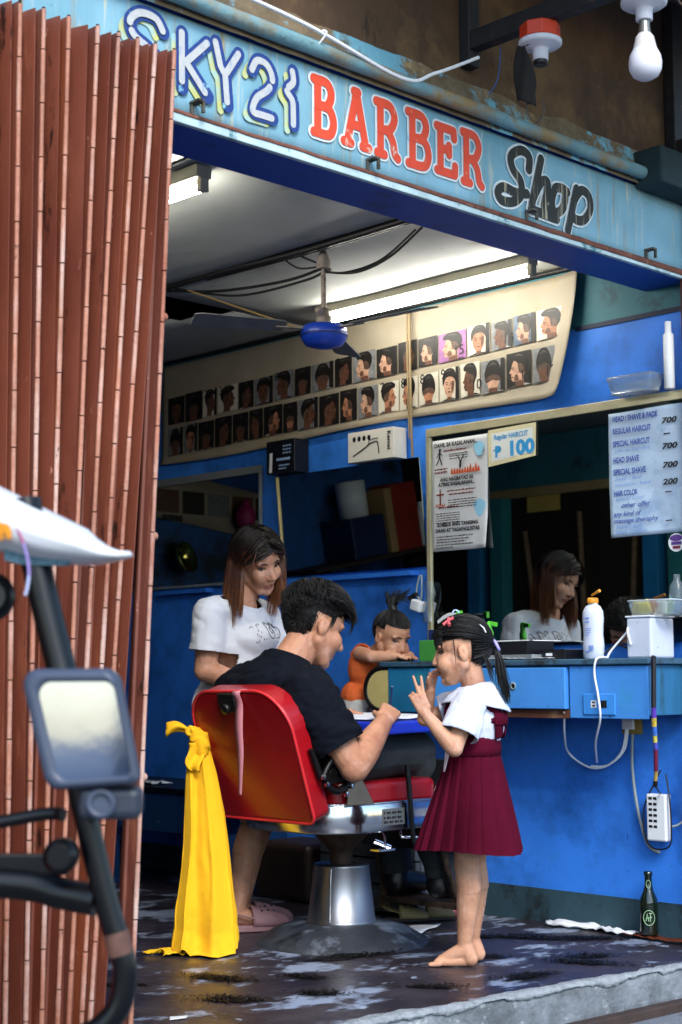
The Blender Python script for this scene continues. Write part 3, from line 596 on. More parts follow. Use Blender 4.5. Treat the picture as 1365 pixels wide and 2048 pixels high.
FR = {'top': (lambda W, H, f, t: -f, lambda W, H, f, t: H - .001, lambda W, H, f, t: W + f, lambda W, H, f, t: H + t),
      'left': (lambda W, H, f, t: -f, lambda W, H, f, t: 0, lambda W, H, f, t: .001, lambda W, H, f, t: H - .0015),
      'right': (lambda W, H, f, t: W - .001, lambda W, H, f, t: 0, lambda W, H, f, t: W + f, lambda W, H, f, t: H - .0015),
      'bottom': (lambda W, H, f, t: -f, lambda W, H, f, t: -f, lambda W, H, f, t: W + f, lambda W, H, f, t: -.0005)}
mirror('wall_mirror', 'large wall mirror with yellowed frame above the counter, price list taped on', 1.158, -.12, 1.06, 1.945, {k: FR[k] for k in ('top', 'left', 'right')}, fw=.02, top=.034)
mirror('wall_mirror', 'frameless middle wall mirror leaning out above the toddler', 2.07, 1.185, 1.40, 1.862, {'left': FR['left']}, fw=.008, fm=M('tarnished_mirror_edge', 'b3a377', .4, metal=.5), lean=.10)
mirror('wall_mirror', 'far left wall mirror in a grey metal frame behind the woman', 3.3, 2.245, 1.395, 1.90, {k: FR[k] for k in ('top', 'right', 'bottom')}, fw=.014, top=.035, fm=M('grey_mirror_frame', '8f9496', .4, metal=.4))
mb = MB(); mb.box(-.055, 1.245, 1.366, -.001, 1.905, 1.385); tag(mb.build('mirror_ledge', M('blue_ledge_paint', '2a6fd0', .5)), 'narrow blue wooden ledge under the middle mirror', 'ledge')
mb = MB(); mb.box(-.05, 2.60, 1.352, -.001, 3.0, 1.372); tag(mb.build('mirror_ledge', MATS['blue_ledge_paint']), 'short blue wooden ledge under the far left mirror', 'ledge')
# ---------------------------------------------------------------- boxes on top of the middle mirror
m_bbox = M('black_carton', '11131a', .35, var=.1); m_wbox = M('white_carton', 'd6d2c8', .5, var=.05)
b1 = thing('clipper_box', 'black clipper carton with small pale print standing on the middle mirror', 'box', (-.06, 1.98, 1.868))
mb = MB(); mb.box(-.10, 1.915, 1.868, -.012, 2.105, 2.02); mb.build('carton', m_bbox, b1, bevel=.002)
mb = MB(); n3 = V((-1, 0, 0)); m_bp = M('pale_blue_print', '8fa9cf', .5, var=0); m_wp = M('white_print', 'd0d4da', .5, var=0)
for i in range(3):
    for j in range(3): mb.box(-.1015, 1.94 + .02 * i, 1.955 + .016 * j, -.1, 1.952 + .02 * i, 1.962 + .016 * j)
mb.box(-.1015, 1.945, 1.925, -.1, 2.035, 1.937)
for i in range(2): mb.box(-.1015, 1.95 + .02 * i, 1.90 - .015 * i, -.1, 2.02, 1.906 - .015 * i)
mb.build('print', m_bp, b1, kind='stuff')
mb = MB(); mb.prism([(0, 0), (.018, 0), (.022, .09), (.004, .09)], (-.1003, 2.085, 1.875), (0, -1, 0), (0, 0, 1), (-.001, 0, 0)); mb.build('clipper_picture', m_wp, b1)
b2 = thing('trimmer_box', 'white trimmer carton printed Kemei standing on the middle mirror', 'box', (-.06, 1.4, 1.868))
mb = MB(); mb.box(-.095, 1.30, 1.868, -.012, 1.575, 2.0); mb.build('carton', m_wbox, b2, bevel=.002)
mb = MB()
for i in range(4):
    c = V((-.0958, 1.535 - .03 * i, 1.968)); mb.poly([c + V((0, .010 * math.cos(t), .012 * math.sin(t))) for t in [k * PI / 6 for k in range(12)]])
text_mesh(mb, 'Kemei', V((-.0958, 1.335, 1.985)), (0, 0, -1), (0, -1, 0), n3, .022, 0, bold=.02, k=1)
mb.stroke(crv2([(0, 0), (.07, .03), (.10, .045), (.14, .05), (.15, .035), (.155, .0)]), .006, (-.0958, 1.54, 1.895), (0, -1, 0), (0, 0, 1), n3, 0, 2)
mb.stroke(crv2([(.09, .035), (.10, .06), (.15, .065)]), .004, (-.0958, 1.54, 1.895), (0, -1, 0), (0, 0, 1), n3, 0, 5)
mb.build('print', PH['ink'], b2, kind='stuff')
# ---------------------------------------------------------------- papers on the mirror
UY = V((0, -1, 0)); UZ = V((0, 0, 1)); NX = V((-1, 0, 0))
m_paper = M('poster_paper', 'c4c6ca', .55, var=.05, scale=3, bump=.1, bscale=8)
ps = thing('gospel_poster', 'white printed poster headed DAHIL SA KASALANAN taped at the left of the mirror', 'poster', (-.03, 1.0, 1.46))
mb = MB(); mb.grid(lambda a, b: (-.020 - .003 * math.sin(b * 5) - (.03 * max(0, a - .8) * max(0, .3 - b) * 12), 1.148 - .305 * a, 1.458 + .467 * b), 16, 24); mb.build('sheet', m_paper, ps, solid=.0006)
mb = MB(); mb.box(-.0165, 1.148, 1.458, -.016, 1.158, 1.90); mb.build('tape_strip', PH['ink'], ps)
k_ = PH['ink']; dr = M('dark_red_ink', '6e2a22', .5, var=0); lb = M('pale_blue_ink', '8cc3de', .5, var=.1); orr = M('flame_orange_ink', 'c4552a', .5, var=.25, scale=40)
def tx(mb, s, y, z, h, mi=0, bold=0., width=None, al='LEFT', sh=0., x=-.0262): return text_mesh(mb, s, V((x, y, z)), UY, UZ, NX, h, mi, bold, sh, al, width)
mb = MB(); tx(mb, 'DAHIL SA KASALANAN...', 1.128, 1.893, .017, bold=.045, width=.235)
tx(mb, 'ANG NAGBAYAD SA', 1.098, 1.748, .0155, bold=.045, width=.185); tx(mb, 'ATING KASALANAN...', 1.108, 1.727, .0155, bold=.045, width=.2)
tx(mb, 'SI HESUS ANG TANGING', 1.118, 1.560, .0145, bold=.045, width=.225); tx(mb, 'DAAN AT TAGAPAGLIGTAS', 1.126, 1.536, .0145, bold=.045, width=.24)
def small(mb, y, z, h, width, x=-.0262):        # print too small to read: broken strokes, word by word
    e = y - width
    while y > e:
        l = random.uniform(.008, .02); mb.poly([(x, y, z), (x, max(y - l, e), z), (x, max(y - l, e), z + h * random.uniform(.5, .8)), (x, y, z + h * random.uniform(.5, .8))]); y -= l + .003
for i in range(5): small(mb, 1.122, 1.515 - .0115 * i, .006, .2 - .02 * (i % 3) if i < 4 else .09)
for i in range(3): small(mb, 1.045, 1.858 - .010 * i, .0055, .1)
for i in range(4): small(mb, 1.055, 1.665 - .010 * i, .0055, .155)
for i in range(5): small(mb, 1.125, 1.612 - .0095 * i, .005, .135)
for (p, wd) in ((crv2([(0, 0), (.012, .016), (.018, .034)]), .006), (crv2([(.03, .0), (.024, .018), (.018, .034)]), .006), (crv2([(.018, .03), (.02, .055)]), .009), (crv2([(.002, .03), (.018, .05), (.032, .038)]), .004)): mb.stroke(p, wd, (-.0262, 1.118, 1.82), UY, UZ, NX, 0, 2)
mb.ell((-.0262, 1.0975, 1.882), (.001, .006, .007))
for (p, wd) in ((crv2([(0, 0), (.003, .022)]), .012), (crv2([(.003, .02), (-.012, .045)]), .005), (crv2([(.003, .02), (.02, .046)]), .005)): mb.stroke(p, wd, (-.0275, .985, 1.802), UY, UZ, NX, 0, 3)
mb.build('black_print', k_, ps, kind='stuff')
mb = MB()
for i in range(2): small(mb, 1.128, 1.797 - .013 * i, .010, .072)
for (y, z, wd) in ((1.075, 1.872, .125), (1.06, 1.703, .155), (1.05, 1.688, .13), (1.11, 1.636, .11)): small(mb, y, z, .009, wd)
mb.stroke([(0, 0), (0, .058)], .007, (-.0262, 1.098, 1.655), UY, UZ, NX, 0, 1); mb.stroke([(-.018, .038), (.018, .038)], .007, (-.0262, 1.098, 1.655), UY, UZ, NX, 0, 2)
mb.build('red_print', dr, ps, kind='stuff')
mb = MB()
for i in range(11):
    y = 1.04 - .0145 * i; hgt = .02 + .02 * random.random(); mb.poly([(-.0258, y, 1.775), (-.0258, y - .0145, 1.775), (-.0258, y - .0125, 1.775 + hgt * .6), (-.0258, y - .008, 1.775 + hgt), (-.0258, y - .002, 1.775 + hgt * .5)])
for i in range(6): mb.poly([(-.0258, 1.126 - .009 * i, 1.645), (-.0258, 1.117 - .009 * i, 1.645), (-.0258, 1.121 - .009 * i, 1.658)])
mb.build('flame_print', orr, ps, kind='stuff')
for (y, z, r) in ((.885, 1.868, .026), (.885, 1.625, .03)):
    mb = MB(); mb.poly([(-.0245, y + r * math.cos(t) * (1 + .2 * math.sin(3 * t)), z + 1.2 * r * math.sin(t)) for t in [k * PI / 10 for k in range(20)]]); mb.build('blue_print', lb, ps)
p1 = thing('price_card', 'cream card reading Regular HAIRCUT P 100 taped to the mirror frame', 'sign', (-.03, .71, 1.80))
mb = MB(); mb.prism([(0, 0), (.245, .022), (.25, .155), (.002, .15)], (-.022, .838, 1.785), UY, UZ, (-.001, 0, 0)); mb.build('card', M('cream_card', 'cfc6a0', .6, var=.06, scale=5), p1)
mb = MB(); mb.prism([(.018, .018), (.232, .038), (.234, .138), (.02, .134)], (-.0235, .838, 1.785), UY, UZ, (-.0003, 0, 0)); mb.build('white_panel', M('white_card_panel', 'd4d7d4', .6, var=.04), p1)
mb = MB(); tx(mb, 'Regular HAIRCUT', .805, 1.892, .020, bold=.03, width=.175, x=-.0246); tx(mb, '100', .735, 1.822, .055, bold=.05, width=.125, x=-.0246); tx(mb, 'P', .80, 1.822, .042, bold=.05, x=-.0246)
mb.stroke([(0, 0), (.036, .004)], .006, (-.0248, .806, 1.848), UY, UZ, NX, 0, 3); mb.build('card_lettering', M('sky_blue_ink', '2f8fc9', .5, var=.1), p1, kind='stuff')
pl = thing('price_list', 'bluish white handwritten style price list hanging over the right of the mirror', 'sign', (-.03, .08, 1.46))
m_ply = M('blue_white_vinyl', 'a9bfd8', .4, var=.08, scale=4, bump=.5, bscale=9, dirt='8aa5c8', dscale=5, damt=.4)
mb = MB(); mb.grid(lambda a, b: (-.024 - .004 * math.sin(a * 7 + b * 3) - .003 * noise.noise((a * 4, b * 6, 1)), .238 - .335 * a, 1.455 + .003 * a + .472 * b), 20, 28); mb.build('sheet', m_ply, pl, solid=.0008)
X = -.0325; m_nv = M('navy_ink', '23449a', .5, var=.1)
for s, z, h, wd in (('HEAD / SHAVE & FADE', 1.892, .020, .2), ('REGULAR HAIRCUT', 1.845, .021, .17), ('SPECIAL HAIRCUT', 1.797, .021, .165), ('HEAD SHAVE', 1.735, .021, .115), ('SPECIAL SHAVE', 1.690, .021, .145), ('HAIR COLOR', 1.610, .020, .105)): mb = MB(); tx(mb, s, .215, z, h, bold=.03, width=wd, x=X); mb.build('price_list_line', m_nv, pl)
for s, z, h, wd, sh in (('other offer', 1.565, .018, .13, .3), ('any kind of', 1.533, .018, .125, .3), ('massage theraphy', 1.508, .017, .2, .3)): mb = MB(); tx(mb, s, .185 if s[0] == 'o' else .22, z, h, bold=.012, width=wd, sh=sh, x=X); mb.build('price_list_line', m_nv, pl)
for s, z, wd in (('side w/ hair line', 1.775, .16), ('head / face', 1.668, .12), ('moustache / beard', 1.645, .16), ('special color', 1.592, .13), ('hard / soft', 1.487, .12), ('back / reflex', 1.468, .14)): mb = MB(); tx(mb, s, .21, z, .015, width=wd, sh=.3, x=X); mb.build('price_list_line', M('pale_handwriting_ink', '6f93cf', .5, var=.1), pl)
for s, z in (('700', 1.862), ('700', 1.767), ('700', 1.697), ('200', 1.635)): mb = MB(); tx(mb, s, -.002, z, .02, bold=.035, sh=.2, width=.066, x=X); mb.build('price', M('dark_ink', '14161e', .5, var=0), pl)
for z in (1.82, 1.605, 1.50): mb = MB(); mb.box(-.0335, -.04, z, -.033, -.012, z + .004); mb.build('price_dash', M('dark_ink', '14161e', .5, var=0), pl)
mb = MB(); c = V((-.019, -.045, 1.421)); mb.add([c + V((0, .034 * math.cos(t), .034 * math.sin(t))) for t in [k * PI / 12 for k in range(24)]], [list(range(24))], 0)
c = c + NX * .0006; mb.add([c + V((0, .028 * math.cos(t), .016 + .012 * math.sin(t))) for t in [k * PI / 12 for k in range(24)]], [list(range(24))], 1)
mb.box(-.0206, -.068, 1.412, -.0200, -.024, 1.424, 1); mb.box(-.0206, -.062, 1.398, -.0200, -.03, 1.408, 2)
tag(mb.build('round_sticker', [m_white, M('purple_ink', '5a3a86', .5), M('maroon_ink', '7a2340', .5)]), 'round white and purple sticker at the right of the mirror', 'sticker')
# plastic tub and roll on the mirror frame
m_clear = M('cloudy_clear_plastic', 'b8d0e0', .2, var=0, trans=.75, alpha=.55)
mb = MB(); mb.grid(lambda a, b: ((-.062 + math.copysign(min(abs(1.3 * math.cos(a * 2 * PI)), 1), math.cos(a * 2 * PI)) * (.038 + .012 * b)), .088 + math.copysign(min(abs(1.3 * math.sin(a * 2 * PI)), 1), math.sin(a * 2 * PI)) * (.085 + .018 * b), 1.982 + .065 * b), 32, 3, cu=True)
mb.poly([(-.1, .003, 1.9825), (-.024, .003, 1.9825), (-.024, .173, 1.9825), (-.1, .173, 1.9825)])
tag(mb.build('plastic_tub', m_clear, solid=.002), 'empty clear plastic tub on top of the large mirror frame', 'tub')
mb = MB(); mb.lathe([(.016, 0), (.02, .004), (.02, .2), (.012, .21), (.012, .25), (.006, .252)], (-.05, -.055, 1.981), 16)
tag(mb.build('white_canister', m_white), 'tall white plastic canister standing at the far right of the mirror frame', 'canister')
# ---------------------------------------------------------------- back of the shop (seen in the mirrors)
ob = thing('back_banner', 'yellowed lettered banner on the back wall seen reflected in the far left mirror', 'banner', (-1.3, 4.28, 1.85))
mb = MB(); mb.grid(lambda a, b: (-2.0 + 1.25 * a, 4.285 + .002 * math.sin(a * 9), 1.80 + .14 * a + .30 * b), 10, 3); mb.build('sheet', m_ban, ob, solid=.002)
for i in range(5):
    mb = MB(); mb.box(-1.95 + .2 * i, 4.279, 1.95, -1.78 + .2 * i, 4.281, 2.09); mb.build('haircut_photo', [PH['dark'], PH['brown'], PH['grey']][i % 3], ob)
mb = MB(); text_mesh(mb, 'eaves', V((-1.02, 4.278, 1.90)), (-1, 0, 0), (0, 0, 1), (0, -1, 0), .05, 0, bold=.03); mb.build('lettering', PH['ink'], ob, kind='stuff')
mb = MB(); mb.lathe([(.02, 0), (.09, .03), (.10, .06), (.095, .062), (.03, .012)], (-1.13, 4.24, 1.66), 24, axis=(-.3, -1, .3)); tag(mb.build('wall_lamp_dish', M('brass_dish', 'c9b96a', .12, metal=1.)), 'shiny brass dish on the back wall seen in the far left mirror', 'lamp')
mb = MB(); mb.ell((-1.62, 4.2, 1.95), (.07, .06, .09)); mb.ell((-1.62, 4.2, 2.02), (.03, .03, .05)); tag(mb.build('pink_bag', M('magenta_bag', 'a02060', .5, var=.2)), 'magenta bag hanging on the back wall seen in the far left mirror', 'bag')
sh = thing('wall_shelf', 'dark shelf board on the back wall seen reflected in the middle mirror', 'shelf', (-2.7, 4.1, 1.2))
mb = MB(); mb.box(-3.29, 3.95, 1.20, -2.0, 4.299, 1.225); mb.build('board', M('dark_shelf_wood', '2a201a', .6), sh)
for x in (-3.2, -2.2): mb = MB(); mb.box(x, 4.0, 1.05, x + .03, 4.298, 1.199); mb.build('shelf_bracket', m_iron, sh)
mb = MB(); mb.lathe([(.02, 0), (.10, .0), (.10, .24), (.03, .242), (.028, .2)], (-2.58, 4.12, 1.50), 24); tag(mb.build('paper_roll', m_white), 'white paper roll on top of a dark box seen in the middle mirror', 'paper roll')
mb = MB(); mb.box(-2.74, 4.0, 1.226, -2.42, 4.28, 1.498); tag(mb.build('storage_box', M('dark_blue_storage_box', '18264a', .5), bevel=.01), 'dark blue storage box under the paper roll seen in the middle mirror', 'box')
mb = MB(); mb.box(-3.08, 4.0, 1.226, -2.84, 4.2, 1.68); tag(mb.build('storage_box', M('red_carton', '8a2a1c', .5, var=.2), bevel=.004), 'tall red carton on the back shelf seen in the middle mirror', 'box')
mb = MB(); mb.box(-2.838, 4.0, 1.226, -2.77, 4.2, 1.66); tag(mb.build('storage_box', M('tan_carton', 'a8865a', .6), bevel=.004), 'narrow tan carton beside the red one seen in the middle mirror', 'box')
mb = MB(); mb.lathe([(.04, 0), (.042, .22), (.02, .26), (.018, .30)], (-3.2, 4.08, 1.226), 14); tag(mb.build('lotion_bottle', m_white), 'white bottle at the end of the back shelf seen in the middle mirror', 'bottle')
mb = MB(); mb.lathe([(.13, 0), (.15, .06), (.14, .14), (.09, .21), (.01, .235)], (-2.9, 3.85, .95), 24); mb.box(-3.1, 3.7, .0, -2.7, 4.0, .949); tag(mb.build('helmet', M('glossy_black_helmet', '15161a', .1, coat=.6)), 'glossy black helmet on a stand at the back seen in the middle mirror', 'helmet')
mb = MB(); mb.box(-3.262, 2.98, 2.02, -3.257, 3.25, 2.125); tag(mb.build('yellow_card', M('yellow_card', 'b8a050', .6)), 'small yellow card on the opposite wall seen in the large mirror', 'sign')
# ---------------------------------------------------------------- lamp holders under the awning arm
m_octred = M('red_junction_box', 'c23a1e', .45, var=.1, scale=15); m_porc = M('white_lamp_base', 'cfd3e0', .35, var=.06, scale=10)
def lampholder(y, z, label, bulb):
    x = -1.235; t = thing('lamp_holder', label, 'lamp', (x, y, z), 'lamp holders under the awning arm')
    mb = MB(); mb.lathe([(.06, .058), (.062, .055), (.062, .014), (.056, .012)], (x, y, z), 8, sm=False); mb.build('junction_box', m_octred, t, bevel=.002)
    mb = MB(); mb.lathe([(.058, .0125), (.066, .008), (.066, -.002), (.058, -.008), (.03, -.014), (.024, -.018), (.024, -.05), (.02, -.052)], (x, y, z), 28); mb.build('lamp_base', m_porc, t)
    if bulb:
        mb = MB(); mb.lathe([(.015, -.05), (.016, -.07), (.018, -.085), (.0185, -.09)], (x, y, z), 16); mb.build('bulb_cap', M('bulb_cap_metal', '8f8c84', .35, metal=.8), t)
        mb = MB(); mb.lathe([(.0185, -.09), (.026, -.10), (.03, -.118), (.034, -.135)], (x, y, z), 20); mb.build('bulb_collar', M('bulb_collar_plastic', 'c9c6c4', .5), t)
        mb = MB(); mb.lathe([(.034, -.1352), (.044, -.155), (.0475, -.175), (.046, -.195), (.037, -.213), (.02, -.224), (.004, -.227)], (x, y, z), 24); mb.build('bulb_globe', M('frosted_bulb', 'dcdce8', .3, var=.03, scale=20), t)
    else:
        mb = MB(); mb.lathe([(.021, -.0525), (.022, -.056), (.022, -.066), (.014, -.067)], (x, y, z), 16); mb.build('socket_ring', m_black, t)
lampholder(-.415, 2.838, 'empty white lamp holder on a red box with a black face mask hung on it', False)
lampholder(-.79, 2.845, 'lamp holder with a frosted white bulb under the awning arm', True)
fm = thing('face_mask', 'black cloth face mask dangling by its loop from the empty lamp holder', 'mask', (-1.3, -.385, 2.64))
mb = MB(); mk = [(-.01, .0), (.012, -.02), (.028, -.065), (.022, -.10), (.036, -.155), (-.005, -.135), (-.024, -.10), (-.02, -.06), (-.03, -.09)]
mb.grid(lambda a, b: V((-1.302, -.392, 2.815)) + V((.715, -.699, 0)) * ((-.026 + .062 * a) * (.35 + .75 * math.sin(min(b * 1.25, 1) * PI * .75)) + .012 * b) + V((0, 0, -.165 * b - .02 * a * b)) + V((-.7, -.7, 0)) * (.012 * math.sin(a * PI) + .006 * math.sin(a * 9 + b * 6)), 10, 14)
mb.build('cloth', M('black_mask_cloth', '0d0b0b', .9, var=.3, scale=25), fm, solid=.003)
mb = MB(); mb.tube(crv([(-1.285, -.405, 2.66), (-1.288, -.405, 2.61), (-1.268, -.42, 2.585), (-1.25, -.435, 2.61), (-1.25, -.435, 2.655)]), .0018, 5); mb.tube(crv([(-1.30, -.39, 2.81), (-1.275, -.41, 2.83), (-1.25, -.43, 2.835)]), .0018, 5); mb.build('ear_loop', m_black, fm)
mb = MB(); mb.tube(crv([(-3.4, -.19, 2.765), (-2.6, -.19, 2.765), (-2.02, -.19, 2.745), (-1.6, -.18, 2.70), (-1.45, -.18, 2.755), (-1.27, -.2, 2.85)]), .006, 6)
mb.tube(crv([(-1.93, -.19, 2.745), (-1.925, -.2, 2.735), (-1.935, -.17, 2.70)]), .003, 5)
tag(mb.build('sign_cable', m_wwire), 'white cable running along the top of the sign to the awning arm', 'cable')
mb = MB(); mb.tube(crv([(-1.21, -.24, 2.89), (-1.2, -.22, 2.80), (-1.22, -.2, 2.745)]), .002, 5); tag(mb.build('blue_string', M('blue_string', '2a4f8f', .7)), 'thin blue string hanging from the awning arm', 'string')
# ---------------------------------------------------------------- counter
m_cab = M('blue_cabinet_paint', '4690e0', .42, var=.14, scale=3, bump=.08, bscale=14, dirt=[('3f96c0', 3.2, .40, .2, (1, 1, 1)), ('a9cfe0', 30, .29, .04, (1, 1, 1)), ('1a4484', 12, .34, .08, (1, 1, 1))])
m_cabend = M('teal_cabinet_paint', '2a6690', .5, var=.2, scale=5, stretch=(3, 3, .6), dirt='1f4a5c', dscale=5, damt=.42)
m_ctop = M('grimy_counter_top', '3a5c74', .5, var=.3, scale=8, dirt='2a2f30', dscale=10, damt=.45)
m_rawwood = M('bare_brown_wood', '5a3524', .7, var=.3, scale=10, dirt='8d6a50', dscale=12, damt=.4)
ct = thing('barber_counter', 'blue wooden wall counter with a drawer and rounded yellow end below the mirrors', 'counter', (-.14, .55, .78))
mb = MB(); mb.box(-.262, -.075, .80, -.001, 1.20, .978); mb.build('carcass', m_cabend, ct, bevel=.003)
mb = MB(); mb.prism([(-.285, -.095), (-.001, -.095), (-.001, 1.30), (-.16, 1.30), (-.235, 1.27), (-.275, 1.21), (-.285, 1.12)], (0, 0, .979), (1, 0, 0), (0, 1, 0), (0, 0, .021)); mb.build('counter_top', m_ctop, ct, bevel=.004)
mb = MB(); mb.box(-.2715, -.079, .788, -.2625, .258, .974); fp = mb.build('front_panel', m_cab, ct, bevel=.002)
mb = MB(); mb.box(-.288, .268, .820, -.2625, .93, .970); dw = mb.build('drawer_front', m_cab, ct, bevel=.003)
mb = MB(); mb.box(-.27, .262, .786, -.2625, .955, .817); mb.build('wood_rail', m_rawwood, ct, bevel=.002)
mb = MB(); mb.box(-.2705, .935, .80, -.2625, 1.172, .974); mb.build('side_panel', M('blue_green_panel', '1f6f9a', .45, var=.25, scale=4, dirt='2a8f80', dscale=5, damt=.45), ct, bevel=.002)
mb = MB(); mb.lathe([(.013, 0), (.015, .003), (.009, .004), (.008, .001)], (-.2882, .507, .903), 16, axis=(-1, 0, 0)); mb.build('drawer_hole_ring', M('worn_hole', '8a9a9c', .6), dw)
mb = MB(); mb.lathe([(.008, 0), (.0005, .0012)], (-.2895, .507, .903), 14, axis=(-1, 0, 0)); mb.build('drawer_hole', m_black, dw)
# rounded end, yellow with a black rim
D = [(1.176, .80)] + [(1.186 + .118 * math.sin(t) ** .8 if math.sin(t) > 0 else 1.186, .889 - .089 * math.cos(t)) for t in [k * PI / 16 for k in range(1, 16)]] + [(1.176, .978)]
mb = MB(); mb.prism([(y, z) for y, z in D], (-.268, 0, 0), (0, 1, 0), (0, 0, 1), (.02, 0, 0)); mb.build('rounded_end', M('yellow_end_paint', 'c9b878', .5, var=.1, scale=8), ct)
mb = MB(); mb.tube([(-.262, y, z) for y, z in D], .013, 8); mb.build('black_rim', m_black, ct)
mb = MB(); mb.grid(lambda a, b: (-.25 + .249 * b, D[int(a * 16 + .5)][0] - .004, D[int(a * 16 + .5)][1]), 16, 2); mb.build('curved_side', M('dark_green_curve', '1c3a3c', .5), ct)
op = mb = MB(); mb.box(-.278, .055, .801, -.2718, .195, .876); pt_ = mb.build('socket_plate', M('blue_socket_plate', '3f8fe0', .3, var=.05), ct, bevel=.004)
for y in (.147, .103):
    mb = MB(); mb.box(-.2795, y - .012, .826, -.2782, y + .012, .852); so_ = mb.build('socket', m_white if y > .12 else m_black, pt_)
for z in (.833, .845):
    mb = MB(); mb.box(-.2802, .141, z - .003, -.2796, .153, z + .003); mb.build('socket_slot', m_black, pt_)
# ---------------------------------------------------------------- cables and plugs under the counter
ca = thing('charger_cable', 'white charger cables looping below the counter to the wall plug', 'cable', (-.1, .25, .62))
for pts in ([(-.20, .14, 1.005), (-.284, .125, 1.0), (-.287, .135, .95), (-.288, .12, .87), (-.285, .115, .79), (-.2, .2, .70), (-.06, .30, .62)],
            [(-.27, .285, .81), (-.2, .34, .72), (-.06, .43, .65), (-.035, .36, .60), (-.03, .28, .605), (-.03, .21, .66), (-.03, .186, .745)],
            [(-.035, .345, .603), (-.03, .27, .61), (-.028, .20, .665), (-.028, .18, .745)],
            [(-.20, .14, 1.005), (-.19, .13, 1.03), (-.17, .09, 1.08), (-.15, .06, 1.12)]):
    mb = MB(); mb.tube(crv(pts), .0042, 6); mb.build('white_cable', m_wwire, ca)
ou = thing('wall_outlet', 'small white wall outlet in a wooden block just under the counter', 'outlet', (-.01, .17, .72))
mb = MB(); mb.box(-.018, .13, .725, -.0045, .215, .786); mb.build('block', M('ochre_block', '8d7a3e', .6), ou, bevel=.003)
mb = MB(); mb.box(-.032, .155, .742, -.0182, .205, .782); mb.build('outlet_body', m_white, ou, bevel=.003)
ps2 = thing('power_strip', 'white multi socket power strip hanging on the blue wall by its black loops', 'power strip', (-.03, .045, .34))
mb = MB(); mb.box(-.058, .005, .348, -.02, .088, .515); mb.build('strip_body', m_white, ps2, bevel=.006)
for i in range(6):
    for j in (0, 1):
        mb = MB(); mb.box(-.0592, .042 + .02 * j, .395 + .02 * i, -.058, .056 + .02 * j, .404 + .02 * i); mb.build('socket_slot', m_black, ps2)
mb = MB(); mb.tube(crv([(-.028, .02, .585), (-.05, -.008, .50), (-.05, -.012, .40), (-.045, .0, .335), (-.04, .05, .318), (-.04, .09, .33), (-.05, .105, .38), (-.05, .1, .47), (-.045, .06, .55), (-.03, .04, .60)]), .003, 6); mb.build('loop_cord', m_wire, ps2)
mb = MB(); mb.tube(crv([(-.02, .165, .725), (-.02, .17, .6), (-.02, .15, .45), (-.02, .11, .33), (-.02, .06, .305)]), .006, 6); mb.build('grey_cord', M('grey_cord', '8f9a9c', .6), ps2)
mb = MB(); mb.tube(crv([(-.015, -.12, .62), (-.015, -.10, .50), (-.02, -.04, .42), (-.03, .0, .40)]), .004, 6); mb.build('grey_cord', MATS['grey_cord'], ps2)
ln = thing('wrapped_cable', 'cable wrapped in black, purple, yellow and maroon tape hanging from the counter end', 'cable', (-.28, -.1, .56))
seg = [((-.278, -.112, 1.0), (-.283, -.11, .83), '120f18', .009), ((-.283, -.11, .83), (-.275, -.105, .795), '5a3aa8', .009), ((-.275, -.105, .795), (-.268, -.10, .765), 'b9a23c', .009), ((-.268, -.10, .765), (-.258, -.095, .735), '3a6cc8', .009),
       ((-.258, -.095, .735), (-.25, -.09, .71), 'c4b650', .008), ((-.25, -.09, .71), (-.24, -.085, .685), '4a50b4', .008), ((-.24, -.085, .685), (-.22, -.07, .61), '6a1f3a', .008), ((-.22, -.07, .61), (-.21, -.06, .575), 'a8904a', .007), ((-.21, -.06, .575), (-.205, -.055, .555), '141018', .008)]
for i, (a, b, c, r) in enumerate(seg): mb = MB(); mb.tube([a, b], r, 8); mb.build('tape_wrap', M('tape_' + c, c, .4, var=.3, scale=80), ln)
mb = MB(); mb.tube(crv([(-.205, -.055, .556), (-.13, -.02, .53), (-.05, .03, .518)]), .003, 5); mb.build('tail_cord', m_wire, ln)
hg = thing('hanging_adapter', 'white adapter and plastic bag hanging by grey wires beside the large mirror', 'adapter', (-.03, 1.2, 1.2))
mb = MB(); mb.tube(crv([(-.03, 1.215, 1.365), (-.035, 1.23, 1.3), (-.035, 1.215, 1.26)]), .004, 5); mb.tube(crv([(-.03, 1.205, 1.365), (-.035, 1.20, 1.3), (-.035, 1.205, 1.26)]), .004, 5); mb.build('wire', M('grey_cord', '8f9a9c', .6), hg)
mb = MB(); mb.obox((-.05, 1.21, 1.235), (1, 0, 0), (0, 1, .3), (0, -.3, 1), .04, .055, .045); mb.build('adapter_body', m_white, hg, bevel=.006)
mb = MB(); mb.obox((-.04, 1.245, 1.275), (1, 0, 0), (0, 1, -.4), (0, .4, 1), .02, .05, .02); mb.build('black_plug', m_black, hg, bevel=.004)
mb = MB(); mb.grid(lambda a, b: (-.035 - .02 * math.sin(a * PI) - .01 * noise.noise((a * 5, b * 5, 0)), 1.185 - .05 * a - .01 * math.sin(b * 6), 1.335 - .17 * b), 8, 10); mb.build('plastic_bag', m_clear, hg)
